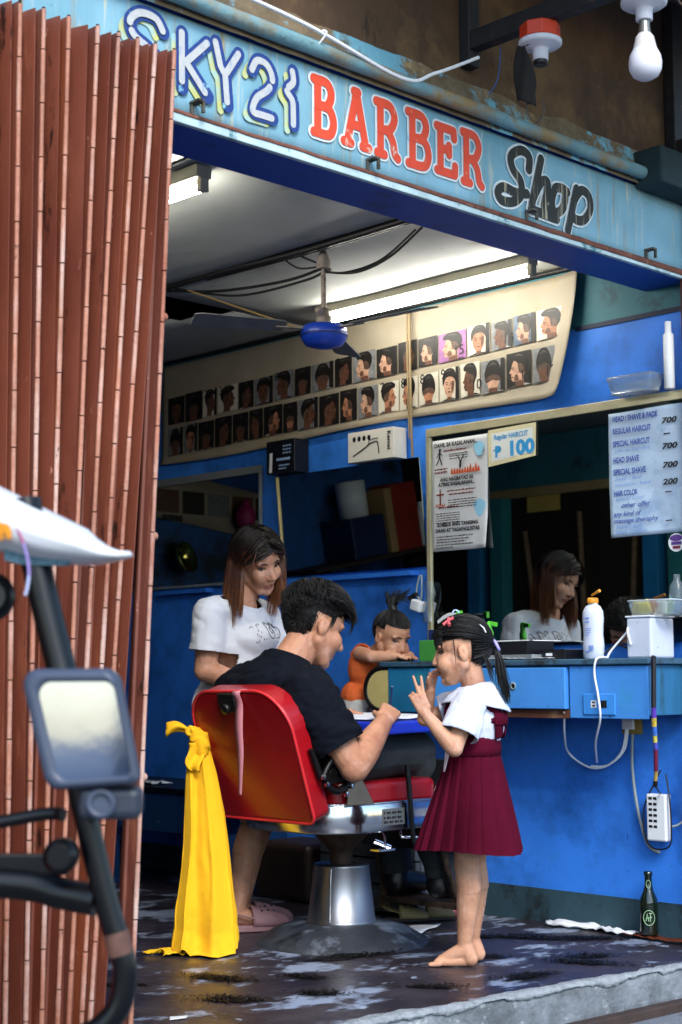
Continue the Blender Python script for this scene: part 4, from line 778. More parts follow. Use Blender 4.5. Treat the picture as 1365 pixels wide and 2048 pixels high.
# ---------------------------------------------------------------- things on the counter
m_lot = M('lotion_bottle_white', 'cfd8ec', .3, var=.03, coat=.2); m_orange = M('orange_cap', 'e0952c', .4, var=.05)
lo_ = thing('lotion_bottle', 'white lotion bottle with orange cap standing at the counter edge', 'bottle', (-.2, .2, 1.001))
mb = MB()
prof = [(r * 1.2, z * 1.04) for r, z in [(.030, 0), (.035, .006), (.036, .05), (.033, .085), (.034, .11), (.036, .14), (.034, .165), (.026, .182), (.016, .19), (.016, .194)]]
mb.lathe(prof, (0, 0, 0), 28); mb.v = [V((-.2 + p.x * .7, .2 + p.y, 1.001 + p.z)) for p in mb.v]; mb.build('bottle_body', m_lot, lo_)
mb = MB(); mb.lathe([(.02, 0), (.021, .003), (.021, .014), (.017, .02), (.004, .021)], (-.2, .2, 1.2030), 20); mb.build('cap', m_orange, lo_)
mb = MB()
for i, (s, z, h) in enumerate((('baby', 1.145, .010), ('powder', 1.133, .007), ('mild and gentle', 1.11, .004), ('for daily use', 1.102, .004), ('apply to skin', 1.094, .004), ('shake well', 1.086, .004), ('200 g', 1.025, .008))): [mb.box(-.2325, .214 - len(s) * h * .5 * (q + 1) / 3 + .001, z, -.2318, .214 - len(s) * h * .5 * q / 3, z + h * .6) for q in range(3)]
for i in range(7): mb.box(-.2325, .178 + .003 * i, 1.03, -.2318, .1795 + .003 * i, 1.05)
mb.build('label_print', kind='stuff', parent=lo_, mats=M('label_blue_ink', '6f93d8', .5))
mb = MB(); mb.tube([(-.21, .195, 1.232), (-.225, .150, 1.246)], [.004, .006], 8); tag(mb.build('brush', m_orange), 'small orange brush lying across the lotion bottle cap', 'brush')
wb = thing('white_box', 'scuffed white plastic box on the counter end under a food tub', 'box', (-.12, 0, 1.001))
mb = MB(); mb.box(-.2, -.05, 1.001, -.055, .055, 1.145); mb.build('case', M('scuffed_white_plastic', 'c3cbdd', .4, var=.08, scale=6, dirt='6a7a90', dscale=30, damt=.34), wb, bevel=.008)
mb = MB(); mb.box(-.2035, -.054, 1.145, -.051, .059, 1.152); mb.build('lid', M('scuffed_white_lid', 'd3d9e6', .4), wb, bevel=.003)
mb = MB(); mb.tube(crv([(-.204, .035, 1.05), (-.212, .04, 1.09), (-.204, .045, 1.11)]), .005, 6); mb.build('clip_handle', m_white, wb)
tb = thing('food_tub', 'clear plastic tub with yellow and red sachets on top of the white box', 'tub', (-.12, -.03, 1.153))
mb = MB(); mb.grid(lambda a, b: (-.12 + math.copysign(min(abs(1.25 * math.cos(a * 2 * PI)), 1), math.cos(a * 2 * PI)) * (.06 + .008 * b), -.03 + math.copysign(min(abs(1.25 * math.sin(a * 2 * PI)), 1), math.sin(a * 2 * PI)) * (.085 + .012 * b), 1.1535 + .052 * b), 36, 3, cu=True); mb.build('tub_wall', m_clear, tb, solid=.0015)
mb = MB(); mb.tube([(-.12 + math.copysign(min(abs(1.25 * math.cos(t)), 1), math.cos(t)) * .069, -.03 + math.copysign(min(abs(1.25 * math.sin(t)), 1), math.sin(t)) * .098, 1.206) for t in [k * 2 * PI / 36 for k in range(36)]], .0025, 6, closed=True); mb.build('tub_rim', M('tub_rim_plastic', 'b9c6cc', .3), tb)
for (y, x, c, tl) in ((.03, -.155, 'd8c22c', .2), (.0, -.16, 'e0cf3a', -.4), (-.02, -.15, '8e2c24', .5), (-.05, -.13, 'c9d0c4', .1), (-.08, -.12, '7a8f6a', -.2)):
    mb = MB(); mb.obox((x, y, 1.182), (1, 0, 0), (0, 1, tl), (0, -tl, 1), .012, .045, .05); tag(mb.build('sachet', M('sachet_' + c, c, .35, var=.15, scale=40), bevel=.004), {'d8c22c': 'yellow sachet at the left inside the clear food tub', 'e0cf3a': 'tilted bright yellow sachet inside the clear food tub', '8e2c24': 'dark red sachet leaning inside the clear food tub', 'c9d0c4': 'pale sachet inside the clear food tub', '7a8f6a': 'green sachet at the right inside the clear food tub'}[c], 'sachet')
mb = MB(); mb.lathe([(.026, 0), (.028, .01), (.027, .06), (.03, .075), (.026, .11), (.012, .13), (.012, .15), (.004, .151)], (-.045, -.06, 1.152), 18); tag(mb.build('water_bottle', m_clear), 'small clear water bottle behind the food tub', 'bottle')
cl = thing('clipper_tray', 'open black carton tray with clipper parts on the counter', 'tray', (-.18, .56, 1.001))
def hbox(c, ang, L, Wd, Hh, t=.003):
    d = V((math.cos(ang), math.sin(ang), 0)); p = V((-d.y, d.x, 0)); c = vv(c); mb = MB()
    mb.obox(c + V((0, 0, t / 2)), d, p, (0, 0, 1), L, Wd, t)
    for s in (-1, 1):
        mb.obox(c + p * s * (Wd - t) / 2 + V((0, 0, Hh / 2 + t / 2)), d, p, (0, 0, 1), L, t, Hh - t); mb.obox(c + d * s * (L - t) / 2 + V((0, 0, Hh / 2 + t / 2)), d, p, (0, 0, 1), t, Wd - 2 * t, Hh - t)
    return mb
hbox((-.15, .60, 1.022), math.radians(82), .26, .14, .05).build('tray', m_bbox, cl)
mb = MB()
for s in (-1, 1): mb.tube([(-.15 + s * .07 + .018, .73, 1.073), (-.15 + s * .07 - .018, .472, 1.073)], .0022, 5)
mb.tube([(-.238, .742, 1.073), (-.098, .722, 1.073)], .0022, 5); mb.tube([(-.202, .478, 1.073), (-.06, .458, 1.073)], .0022, 5); mb.build('white_edge', m_wwire, cl)
mb = MB(); mb.obox((-.2, .58, 1.011), (.1, 1, 0), (1, -.1, 0), (0, 0, 1), .30, .10, .018); mb.build('lower_box', M('silver_box', '8f969c', .35, metal=.4), cl, bevel=.002)
cl2 = thing('clipper_box', 'flat black printed carton lying beside the open tray on the counter', 'box', (-.15, .36, 1.001))
mb = MB(); mb.obox((-.16, .375, 1.02), (.15, 1, 0), (1, -.15, 0), (0, 0, 1), .15, .12, .036); mb.build('carton', m_bbox, cl2, bevel=.002)
mb = MB(); mb.box(-.2262, .37, 1.014, -.2256, .40, 1.024); mb.build('print', m_wp, cl2)
mb = MB(); mb.grid(lambda a, b: (-.262 + .05 * b, .70 - .34 * a, 1.0035 + .008 * max(0, noise.noise((a * 9, b * 4, 0))) + .002), 20, 5); tag(mb.build('crumpled_wrapper', m_white, solid=.001), 'crumpled white wrapper on the counter edge in front of the tray', 'wrapper')
m_green = M('green_spray_plastic', '4fae3c', .3, var=.1, trans=.3)
sp = thing('spray_bottle', 'green spray bottle behind the schoolgirl next to the clipper tray', 'bottle', (-.12, .76, 1.001))
mb = MB(); mb.lathe([(.026, 0), (.03, .006), (.03, .055), (.02, .08), (.012, .09)], (-.12, .76, 1.001), 18); mb.build('bottle_body', m_green, sp)
mb = MB(); mb.lathe([(.015, 0), (.015, .02), (.011, .03), (.012, .055), (.009, .062)], (-.12, .76, 1.0915), 14); mb.obox((-.12, .745, 1.145), (1, 0, 0), (0, 1, .2), (0, -.2, 1), .016, .04, .016); mb.build('spray_head', M('bright_green_plastic', '5fd040', .35), sp, bevel=.002)
sp2 = thing('spray_bottle', 'clear spray bottle with white and green trigger head behind the schoolgirl', 'bottle', (-.1, .97, 1.001))
mb = MB(); mb.lathe([(.03, 0), (.034, .006), (.034, .10), (.02, .14), (.013, .15)], (-.1, .97, 1.001), 18); mb.build('bottle_body', m_clear, sp2)
mb = MB(); mb.prism([(-.06, -.012), (-.02, .002), (.035, .012), (.05, .03), (.0, .032), (-.035, .02), (-.065, .0)], (-.108, .985, 1.165), (0, -1, 0), (0, 0, 1), (.016, 0, 0)); mb.build('trigger_head', m_white, sp2, bevel=.002)
mb = MB(); mb.box(-.11, .925, 1.178, -.09, .945, 1.204); mb.build('nozzle', M('bright_green_plastic', '5fd040', .35), sp2, bevel=.002)
mb = MB(); mb.box(-.215, .948, 1.001, -.16, 1.052, 1.085); tag(mb.build('green_carton', M('green_carton', '3f8f3c', .5, var=.15, scale=10), bevel=.003), 'small green carton on the counter beside the toddler', 'box')
mb = MB(); mb.box(-.13, 1.0, 1.001, -.05, 1.08, 1.13); tag(mb.build('blue_carton', M('dark_blue_carton', '162a5e', .5, var=.15), bevel=.003), 'dark blue carton behind the green carton on the counter', 'box')
mb = MB(); mb.tube(crv([(-.2, .17, 1.006), (-.17, .12, 1.05), (-.16, .06, 1.03), (-.2, -.06, 1.006), (-.27, -.1, 1.004)]), .004, 6); tag(mb.build('black_cord', m_wire), 'black cord curling over the counter top beside the lotion bottle', 'cord')
# ---------------------------------------------------------------- barber chair
m_redv = M('red_vinyl', '9c0c17', .34, var=.14, scale=4, bump=.2, bscale=7, coat=.2, dirt=[('7c0a14', 2.4, .42, .3, (1, 1, 1)), ('c96a66', 34, .29, .03, (1, 1, 1)), ('50070d', 50, .29, .03, (1, 1, .4))])
m_redside = M('red_vinyl_piping', 'd02a30', .35, var=.12, scale=12, coat=.2, dirt='e0928c', dscale=24, damt=.32)
ch = thing('barber_chair', 'red vinyl barber chair with chrome seat apron and silver pedestal', 'chair', (-.845, .86, 0))
mb = MB(); mb.lathe([(.315, .0), (.308, .008), (.285, .02), (.24, .045), (.19, .06), (.15, .066), (.128, .068)], (-.845, .86, 0), 48)
mb.v = [p + (V((p.x + .845, p.y - .86, 0)).normalized() * .012 * noise.noise((p.x * 9, p.y * 9, p.z * 20)) if p.z < .05 else V()) for p in mb.v]
mb.build('base_skirt', M('worn_rubber_skirt', '32363d', .5, var=.3, scale=8, bump=.3, bscale=25, dirt=[('78828f', 5, .40, .15, (1, 1, 1)), ('0d0d10', 7, .42, .15, (1, 1, 1))]), ch)
m_gal = M('brushed_pedestal_metal', '9a9da4', .42, metal=1., var=.14, scale=5, rvar=.1, stretch=(1, 1, .3), dirt=[('6d6a66', 9, .38, .12, (1, 1, 1))])
mb = MB(); mb.lathe([(.124, .066), (.126, .07), (.124, .078), (.121, .08), (.100, .262), (.102, .266), (.100, .272), (.03, .273)], (-.845, .86, 0), 40); cn = mb.build('pedestal', m_gal, ch)
for a in (205, 330): a = math.radians(a); mb = MB(); mb.tube([(-.845 + .1215 * math.cos(a), .86 + .1215 * math.sin(a), .08), (-.845 + .1012 * math.cos(a), .86 + .1012 * math.sin(a), .262)], .0025, 6); mb.build('seam', m_chrome, cn)
m_rustm = M('greasy_rusty_metal', '4a3a30', .6, metal=.5, var=.4, scale=16, dirt='1a1613', dscale=10, damt=.45)
mb = MB(); mb.lathe([(.04, .274), (.04, .31), (.055, .33), (.095, .372), (.10, .39), (.02, .391)], (-.845, .86, 0), 20); mb.build('lift_column', m_rustm, ch)
mb = MB(); mb.box(-1.05, .70, .392, -.62, 1.03, .408); mb.build('under_plate', m_rustm, ch)
def rrect(x0, x1, y0, y1, r, n=10, rr=None):
    P = []; R_ = rr or [r] * 4
    for (cx, cy, a0, q) in ((x1, y1, 0, R_[0]), (x0, y1, 90, R_[1]), (x0, y0, 180, R_[2]), (x1, y0, 270, R_[3])):
        ox = cx - q if cx == x1 else cx + q; oy = cy - q if cy == y1 else cy + q
        for k in range(n + 1): a = math.radians(a0 + 90 * k / n); P.append((ox + q * math.cos(a), oy + q * math.sin(a)))
    return P
ring = rrect(-1.14, -.58, .598, 1.125, .15, rr=[.05, .15, .17, .04])
mb = MB(); n = len(ring)
for z, e in ((.405, 0), (.41, .004), (.45, .006), (.497, .004), (.502, 0)): mb.v += [V((x + (x + .86) * e * 2, y + (y - .86) * e * 2, z)) for x, y in ring]
for j in range(4):
    for i in range(n): mb.f.append([j * n + i, j * n + (i + 1) % n, (j + 1) * n + (i + 1) % n, (j + 1) * n + i]); mb.m.append(0); mb.s.append(True)
mb.build('chrome_apron', m_chrome, ch, solid=.004)
mb = MB(); mb.tube([(x, y, .503) for x, y in ring], .005, 6, closed=True); mb.build('apron_rim', m_chrome, ch)
cush = rrect(-1.10, -.57, .622, 1.105, .06)
mb = MB(); mb.prism(cush, (0, 0, .49), (1, 0, 0), (0, 1, 0), (0, 0, .085)); mb.build('seat_cushion', m_redv, ch, bevel=.022, seg=4)
# backrest
bb, bt = V((-1.165, .86, .462)), V((-1.318, .86, .895)); bu = V((0, -1, 0)); bv = (bt - bb).normalized(); bnrm = bu.cross(bv); bnrm = bnrm if bnrm.x < 0 else -bnrm; BH = (bt - bb).length
bo = []
for (px, pz) in rrect(-.245, .245, 0, BH, .1, rr=[.13, .10, .03, .03]): bo.append((px * (1 + .04 * math.sin(pz / BH * PI)), pz + (.014 * (1 - (px / .25) ** 2) if pz > BH * .6 else 0)))
mb = MB(); mb.prism(bo, bb - bnrm * .04, bu, bv, bnrm * .085); bk = mb.build('backrest', m_redv, ch, bevel=.014, seg=3)
mb = MB(); mb.tube([bb + bu * x + bv * z + bnrm * .041 for x, z in bo], .006, 6, closed=True); mb.build('piping', m_redside, bk)
mb = MB(); cc = bb + bv * (BH - .035) + bnrm * .05 + bu * -.025
mb.obox(cc, bu, bv, bnrm, .085, .05, .022); mb.obox(cc + bv * .032 - bnrm * .02, bu, bv, bnrm, .085, .02, .06); hc = mb.build('headrest_clamp', M('black_clamp', '121212', .45, var=.4, scale=60, dirt='8c8c88', dscale=50, damt=.34), ch, bevel=.003)
mb = MB(); mb.lathe([(.016, 0), (.018, .004), (.018, .016), (.006, .018)], cc + bnrm * .011 - bv * .008, 16, axis=bnrm); mb.build('clamp_knob', m_black, hc)
# strap
mb = MB(); sp_ = [cc + bu * .055 + bv * .045 - bnrm * .03, cc + bu * .055 + bv * .045 + bnrm * .004, cc + bu * .057 + bv * .0 + bnrm * .006, cc + bu * .062 + V((-.004, 0, -.08)) + bnrm * .006, cc + bu * .068 + V((-.002, 0, -.16)) + bnrm * .006, cc + bu * .066 + V((.0, 0, -.24)) + bnrm * .006, cc + bu * .062 + V((.002, 0, -.30)) + bnrm * .006]
sw = [.040, .040, .039, .037, .030, .018, .014]; ss = crv([tuple(p) for p in sp_], 6)
mb.grid(lambda a, b: ss[int(b * (len(ss) - 1) + .5)] + bu * (a - .5) * (sw[min(int(b * 6), 5)] + (sw[min(int(b * 6), 5) + 1] - sw[min(int(b * 6), 5)]) * (b * 6 - min(int(b * 6), 5))), 2, len(ss) - 1)
tag(mb.build('pink_strap', M('faded_pink_strap', 'c07a84', .6, var=.1, scale=30), solid=.003), 'faded pink strap hanging down the back of the barber chair', 'strap')
# right side hardware
mb = MB(); mb.tube([(-1.20, .592, .60), (-1.245, .592, .70)], .012, 8); mb.tube(crv([(-1.20, .585, .60), (-1.16, .582, .66), (-1.12, .582, .66), (-1.10, .585, .63)]), .011, 8); mb.tube(crv([(-1.19, .585, .585), (-1.14, .58, .555), (-1.10, .58, .57), (-1.06, .585, .575)]), .012, 8); mb.obox((-1.13, .59, .61), (1, 0, .2), (0, 1, 0), (-.2, 0, 1), .10, .012, .05)
hd = mb.build('recline_hinge', M('black_worn_iron', '0f0f10', .35, metal=.3, var=.4, scale=40, dirt='8a8880', dscale=60, damt=.33), ch, bevel=.002)
for (x, z) in ((-1.205, .605), (-1.19, .582), (-1.075, .57), (-1.10, .545)): mb = MB(); mb.lathe([(.010, 0), (.009, .008), (.003, .009)], (x, .577, z), 6, axis=(0, -1, 0), sm=False); mb.build('bolt_head', m_chrome, hd)
mb = MB(); mb.prism([(-1.075, .503), (-.945, .503), (-1.0, .585), (-1.02, .612), (-1.07, .612)], (0, .592, 0), (1, 0, 0), (0, 0, 1), (0, .006, 0)); mb.build('arm_plate', M('stained_chrome_plate', '8f867a', .28, metal=.9, var=.15), ch, bevel=.002)
mb = MB(); mb.prism([(-1.075, .503), (-.945, .503), (-1.0, .70), (-1.07, .70)], (0, 1.122, 0), (1, 0, 0), (0, 0, 1), (0, .006, 0)); mb.build('arm_plate', MATS['stained_chrome_plate'], ch, bevel=.002)
mb = MB(); mb.tube(crv([(-.79, .582, .63), (-.782, .578, .52), (-.77, .578, .40), (-.755, .58, .35), (-.70, .60, .335)]), .0095, 8); mb.build('recline_lever', m_black, ch)
mb = MB(); mb.box(-.905, .5905, .425, -.795, .5945, .482); npl = mb.build('name_plate', M('etched_plate', '9a9890', .35, metal=.8, var=.1, scale=60), ch, bevel=.001)
mb = MB()
for z, s in ((.464, 'TAKARA BELMONT'), (.447, 'BARBER CHAIR'), (.432, 'MADE IN JAPAN')): [mb.box(-.9 + .0135 * q, .5896, z, -.9 + .0135 * q + .006 + .005 * ((q * 7 + len(s)) % 2), .5899, z + .008) for q in range(7)]
mb.build('plate_print', PH['ink'], npl, kind='stuff')
# leg rest panel, foot rest and pump pedal
mb = MB(); mb.prism([(-.60, .36), (-.60, .53), (-.50, .64), (-.42, .60), (-.40, .30), (-.52, .30)], (0, .63, 0), (1, 0, 0), (0, 0, 1), (0, .45, 0)); lr = mb.build('leg_rest', m_black, ch, bevel=.01)
mb = MB(); mb.tube([(-.60, .625, .36), (-.60, .625, .53), (-.50, .625, .64), (-.42, .625, .60)], .006, 6); mb.build('chrome_edge', m_chrome, lr)
mb = MB(); mb.tube(crv([(-.50, .68, .32), (-.46, .68, .2), (-.40, .68, .10)]), .016, 8); mb.tube(crv([(-.50, 1.03, .32), (-.46, 1.03, .2), (-.40, 1.03, .10)]), .016, 8); mb.box(-.45, .66, .085, -.30, 1.05, .105); mb.build('foot_rest', m_rustm, ch)
pd = MB(); pd.tube([(-.86, .66, .41), (-.87, .62, .385), (-.885, .60, .352)], .007, 8); pd.tube([(-.91, .63, .372), (-.86, .60, .348)], .011, 8); pd.box(-.93, .585, .338, -.85, .63, .346); pd.build('pump_pedal', m_chrome, ch, bevel=.001); pd = MB(); pd.tube([(-.75, .66, .40), (-.77, .63, .375), (-.70, .62, .37)], .007, 8); pd.build('release_lever', m_chrome, ch)
# lap board with papers
mb = MB(); m_lap = M('blue_lap_board', '1c35b8', .35, var=.08)
mb.prism(rrect(-.90, -.50, .60, 1.13, .03), (0, 0, 0), (1, 0, .0), (0, 1, 0), (0, 0, .045)); mb.v = [V((p.x, p.y, p.z + .735 + (p.x + .9) * .02)) for p in mb.v]
tag(mb.build('lap_board', m_lap, bevel=.008), 'thick blue board laid across the barber chair arms as a desk', 'board')
mb = MB(); mb.grid(lambda a, b: (-.86 + .30 * a, .64 + .42 * b, .7845 + (a * .3) * .02 + .004 + .006 * noise.noise((a * 3, b * 3, 0)) + .006 * a * a), 10, 10); tag(mb.build('writing_paper', M('white_writing_paper', 'd8dae0', .6, var=.03), solid=.004), 'open white notebook pages on the blue lap board under the man\'s hands', 'paper')
# ---------------------------------------------------------------- yellow cloth
m_ycl = M('yellow_cotton_cloth', 'edb414', .9, var=.08, scale=5, bump=.3, bscale=16, dirt='d79a0c', dscale=4, damt=.36, dsoft=.25)
yc = thing('yellow_cloth', 'long bright yellow barber cloth tied to the chair back and trailing to the floor', 'cloth', (-1.40, 1.0, 0))
ax = V((.715, -.699, 0)); dv = V((.699, .715, 0))
FOLD = [(.06, .9), (.17, -.7), (.27, 1.), (.38, -.9), (.47, .6), (.58, -1.), (.70, .9), (.81, -.8), (.92, .7)]
def ycl(a, b):
    # flat gathered sheet: a runs across the cloth and round its back, b from the knot to the floor
    c = V((-1.322, 1.088, .725)).lerp(V((-1.385, .983, .0)), b); t = a * 2 * PI
    hw = .024 + .068 * (1 - (1 - min(b * 1.2, 1)) ** 1.6) + .006 * math.sin(b * 9); dp = .014 + .030 * b
    fo = 0.
    for (f0, s0) in FOLD: d_ = (a - f0 - .012 * math.sin(b * 7 + f0 * 20)); d_ -= round(d_); fo += s0 * math.exp(-(d_ / (.030 + .012 * b)) ** 2)
    wr = .008 * noise.noise((a * 8 + b * 2, b * 3.5, 1)) + .0025 * noise.noise((a * 18 - b * 6, b * 9, 2)) + .0010 * noise.noise((a * 40, b * 40, 5))
    off = fo * (.009 + .017 * b) + wr * (.4 + b)
    nx_, ny_ = math.cos(t), math.sin(t)
    p = c + ax * (nx_ * (hw + off * .7) + .016 * math.sin(b * 2.6)) + dv * (ny_ * dp + off * (1 if ny_ >= 0 else -1) * (-1 if ny_ < 0 else 1) * .9 * abs(ny_) ** .3)
    z = .725 * (1 - b) + (.034 * math.sin(t * 2 + 1) + .020 * math.sin(t * 5) + .012 * noise.noise((a * 12, 0, 3))) * max(0, b - .75) * 4 * .7
    if b > .9: p += ax * (nx_ * .012 * (b - .9) / .1) + dv * (ny_ * .025 * (b - .9) / .1)
    return (p.x, p.y, max(z + .004, .003 + .006 * abs(math.sin(3 * t)) * (b > .95)))
mb = MB(); mb.grid(ycl, 150, 70, cu=True); mb.build('drape', m_ycl, yc)
mb = MB(); kc = V((-1.324, 1.091, .732))
mb.ell(kc, (.030, .034, .034), 0, 24, 16); mb.ell(kc + V((.005, -.02, -.03)), (.028, .03, .05), 0, 24, 16); mb.ell(kc + V((-.012, .014, .012)), (.022, .026, .024), 0, 24, 16)
mb.v = [p + (p - kc).normalized() * (.012 * noise.noise(p * 45) + .008 * noise.noise(p * 90)) for p in mb.v]
mb.build('knot', m_ycl, yc)
mb = MB(); mb.grid(lambda a, b: kc + V((-.02 - .055 * b, .025 + .06 * b, .018 + .030 * math.sin(b * 2.2) - .02 * b)) + V((0, 0, 1)) * (a - .5) * (.020 + .03 * b) + dv * (.010 * math.sin(a * 6 + b * 3)), 8, 10); mb.build('knot_tail', m_ycl, yc, solid=.003)
mb = MB(); mb.grid(lambda a, b: kc + V((.012 * math.sin(b * 6), -.01 - .02 * b, -.02 - .10 * b)) + ax * ((a - .5) * (.03 + .03 * math.sin(b * PI)) - .02) - dv * (.03 + .012 * math.sin(a * 5 + b * 4)), 8, 12); mb.build('knot_tail', m_ycl, yc, solid=.003)
mb = MB(); mb.grid(lambda a, b: (-1.51 + .12 * a + .02 * math.sin(b * 5), 1.085 - .06 * a + .09 * (b - .5), .006 + .020 * abs(math.sin(a * 6 + b * 4)) * (1 - abs(2 * b - 1) * .6) + .006 * noise.noise((a * 9, b * 9, 0))), 20, 14); mb.build('floor_fold', m_ycl, yc, solid=.003)
# ---------------------------------------------------------------- bench, box, platform and floor things
m_bench = M('dark_blue_bench_paint', '123a6a', .5, var=.2, scale=6, dirt=[('b9b48a', 9, .315, .04, (1, 1, 2.5))])
be = thing('low_bench', 'low dark blue bench with chipped edge against the wall at the left', 'bench', (-.25, 2.6, 0))
mb = MB(); mb.box(-.50, 1.95, .43, -.02, 3.2, .455); mb.build('seat_board', m_black, be, bevel=.003)
mb = MB(); mb.box(-.49, 1.97, .26, -.465, 3.18, .429); mb.build('apron', m_bench, be, bevel=.003)
for y in (2.0, 2.75, 3.1):
    mb = MB(); mb.box(-.48, y, 0, -.43, y + .06, .259); mb.build('leg', m_bench, be, bevel=.003)
mb = MB(); mb.box(-.455, 2.02, .0, -.05, 2.06, .258); mb.build('end_panel', m_bench, be)
mb = MB(); mb.grid(lambda a, b: (-.44 + .12 * b, 2.50 + .16 * a, .458 + .02 * abs(noise.noise((a * 4, b * 4, 0))) + .003), 10, 8); tag(mb.build('white_rag', m_white, solid=.003), 'crumpled white rag on the dark blue bench', 'rag')
mb = MB(); mb.box(-.32, 1.60, .0, -.03, 1.94, .24); tag(mb.build('padded_stool', M('dark_brown_leatherette', '33241d', .5, var=.2, scale=8), bevel=.03, seg=4), 'dark brown padded box stool on the floor under the counter wall', 'stool')
pf = thing('wooden_step', 'grey weathered wooden step box by the wall behind the pedestal', 'step', (-.17, 1.1, 0))
for i, (z0, z1) in enumerate(((.012, .115), (.122, .215), (.222, .30))): mb = MB(); mb.box(-.30 - .003 * i, 1.0, z0, -.275, 1.54, z1); mb.build('plank', m_gwood, pf, bevel=.003)
mb = MB(); mb.box(-.315, .99, .302, -.012, 1.56, .325); mb.build('top_board', m_gwood, pf, bevel=.003)
for y in (1.0, 1.51): mb = MB(); mb.box(-.273, y, .0, -.015, y + .025, .30); mb.build('side_board', m_gwood, pf)
mb = MB(); mb.obox((-.335, 1.12, .26), (1, 0, 0), (0, 1, .1), (0, -.1, 1), .03, .035, .46); mb.build('upright', m_wood, pf)
def shoe(name, label, p, ang, L, m_up, m_sole, strap=True, group=None, cat='shoe', holes=True):
    t = thing(name, label, cat, p, group); p = V(p); d = V((math.cos(ang), math.sin(ang), 0)); s = V((-d.y, d.x, 0))
    out = [(x * L, (.34 + .08 * math.sin(x * PI)) * (.40 + .6 * math.sin(min(max((x + .06) * .92, 0.02), 1) ** .8 * PI) ** .5) * L * .46) for x in [k / 12 for k in range(13)]]
    poly = [(x, y) for x, y in out] + [(x, -y) for x, y in out[::-1]]
    mb = MB(); mb.prism(poly, p + V((0, 0, .002)), d, s, V((0, 0, L * .10))); mb.build('sole', m_sole, t, bevel=.004)
    mb = MB()
    def up(a, b):
        x = .34 + .66 * b; hw = .195 * L * (.55 + .45 * math.sin(min(b * .9 + .25, 1) * PI) ** .6) * (1 if b < .93 else .75); th = a * PI
        h = L * .30 * (1 - .62 * b ** 1.3)
        return p + d * (x * L) + s * (math.cos(th) * hw) + V((0, 0, L * .09 + math.sin(th) ** .8 * h * (1 if b < .95 else .6)))
    mb.grid(up, 14, 10); u_ = mb.build('upper', m_up, t, solid=.005)
    if holes:
        for (hx, ha) in ((.5, .3), (.5, .5), (.62, .4), (.62, .62), (.74, .5), (.5, .7)):
            q = V(up(ha, (hx - .34) / .66)); o_ = (q - (p + d * (hx * L))).normalized(); mb = MB(); mb.lathe([(L * .022, .0), (L * .02, .0032)], q + o_ * .002, 8, axis=o_); mb.build('vent_hole', m_black, u_)
    if strap:
        mb = MB(); mb.tube(crv([tuple(p + d * (.36 * L) + s * (.19 * L) + V((0, 0, L * .22))), tuple(p + d * (.06 * L) + s * (.15 * L) + V((0, 0, L * .30))), tuple(p - d * (.02 * L) + V((0, 0, L * .33))), tuple(p + d * (.06 * L) - s * (.15 * L) + V((0, 0, L * .30))), tuple(p + d * (.36 * L) - s * (.19 * L) + V((0, 0, L * .22)))]), L * .03, 6, flat=.5); mb.build('heel_strap', m_up, t)
    return t
m_tan = M('tan_clog_foam', '8a7a52', .6, var=.1); m_dsole = M('dark_sole', '1a1a1c', .7)
shoe('clog_shoe', 'tan clog shoe with heel strap up on the floor right of the pedestal', (-.43, 1.05, .0), math.radians(-42), .17, m_tan, m_dsole)
shoe('clog_shoe', 'second tan clog shoe standing just right of the first clog', (-.33, 1.0, .0), math.radians(-40), .17, M('olive_clog_foam', '6e6446', .6, var=.1), m_dsole, strap=False)
shoe('child_sandal', 'red and white child sandal on the floor behind the girl\'s legs', (-.22, .97, 0), math.radians(-35), .15, M('red_white_sandal', 'a8344a', .5, var=.5, scale=60, dirt='d8d4d4', dscale=40, damt=.45), M('maroon_sole', '4a1a22', .7), strap=False, holes=False)
mb = MB(); mb.grid(lambda a, b: (-.60 + .16 * a + .05 * b, .86 + .05 * a - .12 * b, .006 + .012 * a * b + .004 * math.sin(a * 6)), 10, 6); tag(mb.build('paper_sheet', m_white, solid=.001), 'white paper sheet on the floor at the right foot of the chair base', 'paper')
mb = MB(); mb.grid(lambda a, b: (-.02 - .05 * b - .015 * math.sin(a * 9), .55 - .40 * a, .006 + .024 * abs(noise.noise((a * 7, b * 3, 1))) + .01 * (1 - abs(2 * b - 1))), 30, 8); tag(mb.build('white_rag', MATS['white_plastic'], solid=.003), 'long twisted white rag on the floor against the blue wall', 'rag')
mb = MB(); mb.grid(lambda a, b: (-.035 - .06 * b, .20 - .30 * a, .008 + .014 * abs(noise.noise((a * 6, b * 3, 5)))), 14, 6); tag(mb.build('brown_wrapper', M('brown_wrapper', '5e2a16', .5, var=.4, scale=20), solid=.002), 'crumpled brown wrapper on the floor beside the beer bottle', 'wrapper')
bo_ = thing('beer_bottle', 'dark green glass beer bottle standing on the floor by the wall', 'bottle', (-.06, .085, 0))
mb = MB(); mb.lathe([(.030, .0), (.033, .004), (.033, .11), (.031, .125), (.018, .155), (.0135, .175), (.013, .205), (.0155, .208), (.0155, .22), (.012, .222)], (-.06, .085, .018), 24); mb.build('glass_body', M('dark_green_glass', '0d1a10', .06, var=0, spec=.7, coat=.5), bo_)
mb = MB(); c = V((-.06, .085, .018)); rr_ = .0336
lbl = lambda a, z: c + V((math.cos(a) * rr_, math.sin(a) * rr_, z)); a0 = math.radians(215)
mb.tube([lbl(a0 + .62 * math.cos(t), .062 + .026 * math.sin(t)) for t in [k * 2 * PI / 24 for k in range(24)]], .0012, 5, closed=True)
for pts in ([(-.35, .05), (-.2, .078), (-.05, .05)], [(.0, .078), (.35, .078)], [(.1, .05), (.15, .076)], [(-.3, .06), (.3, .064)]): mb.tube([lbl(a0 + q, z) for q, z in pts], .0014, 5)
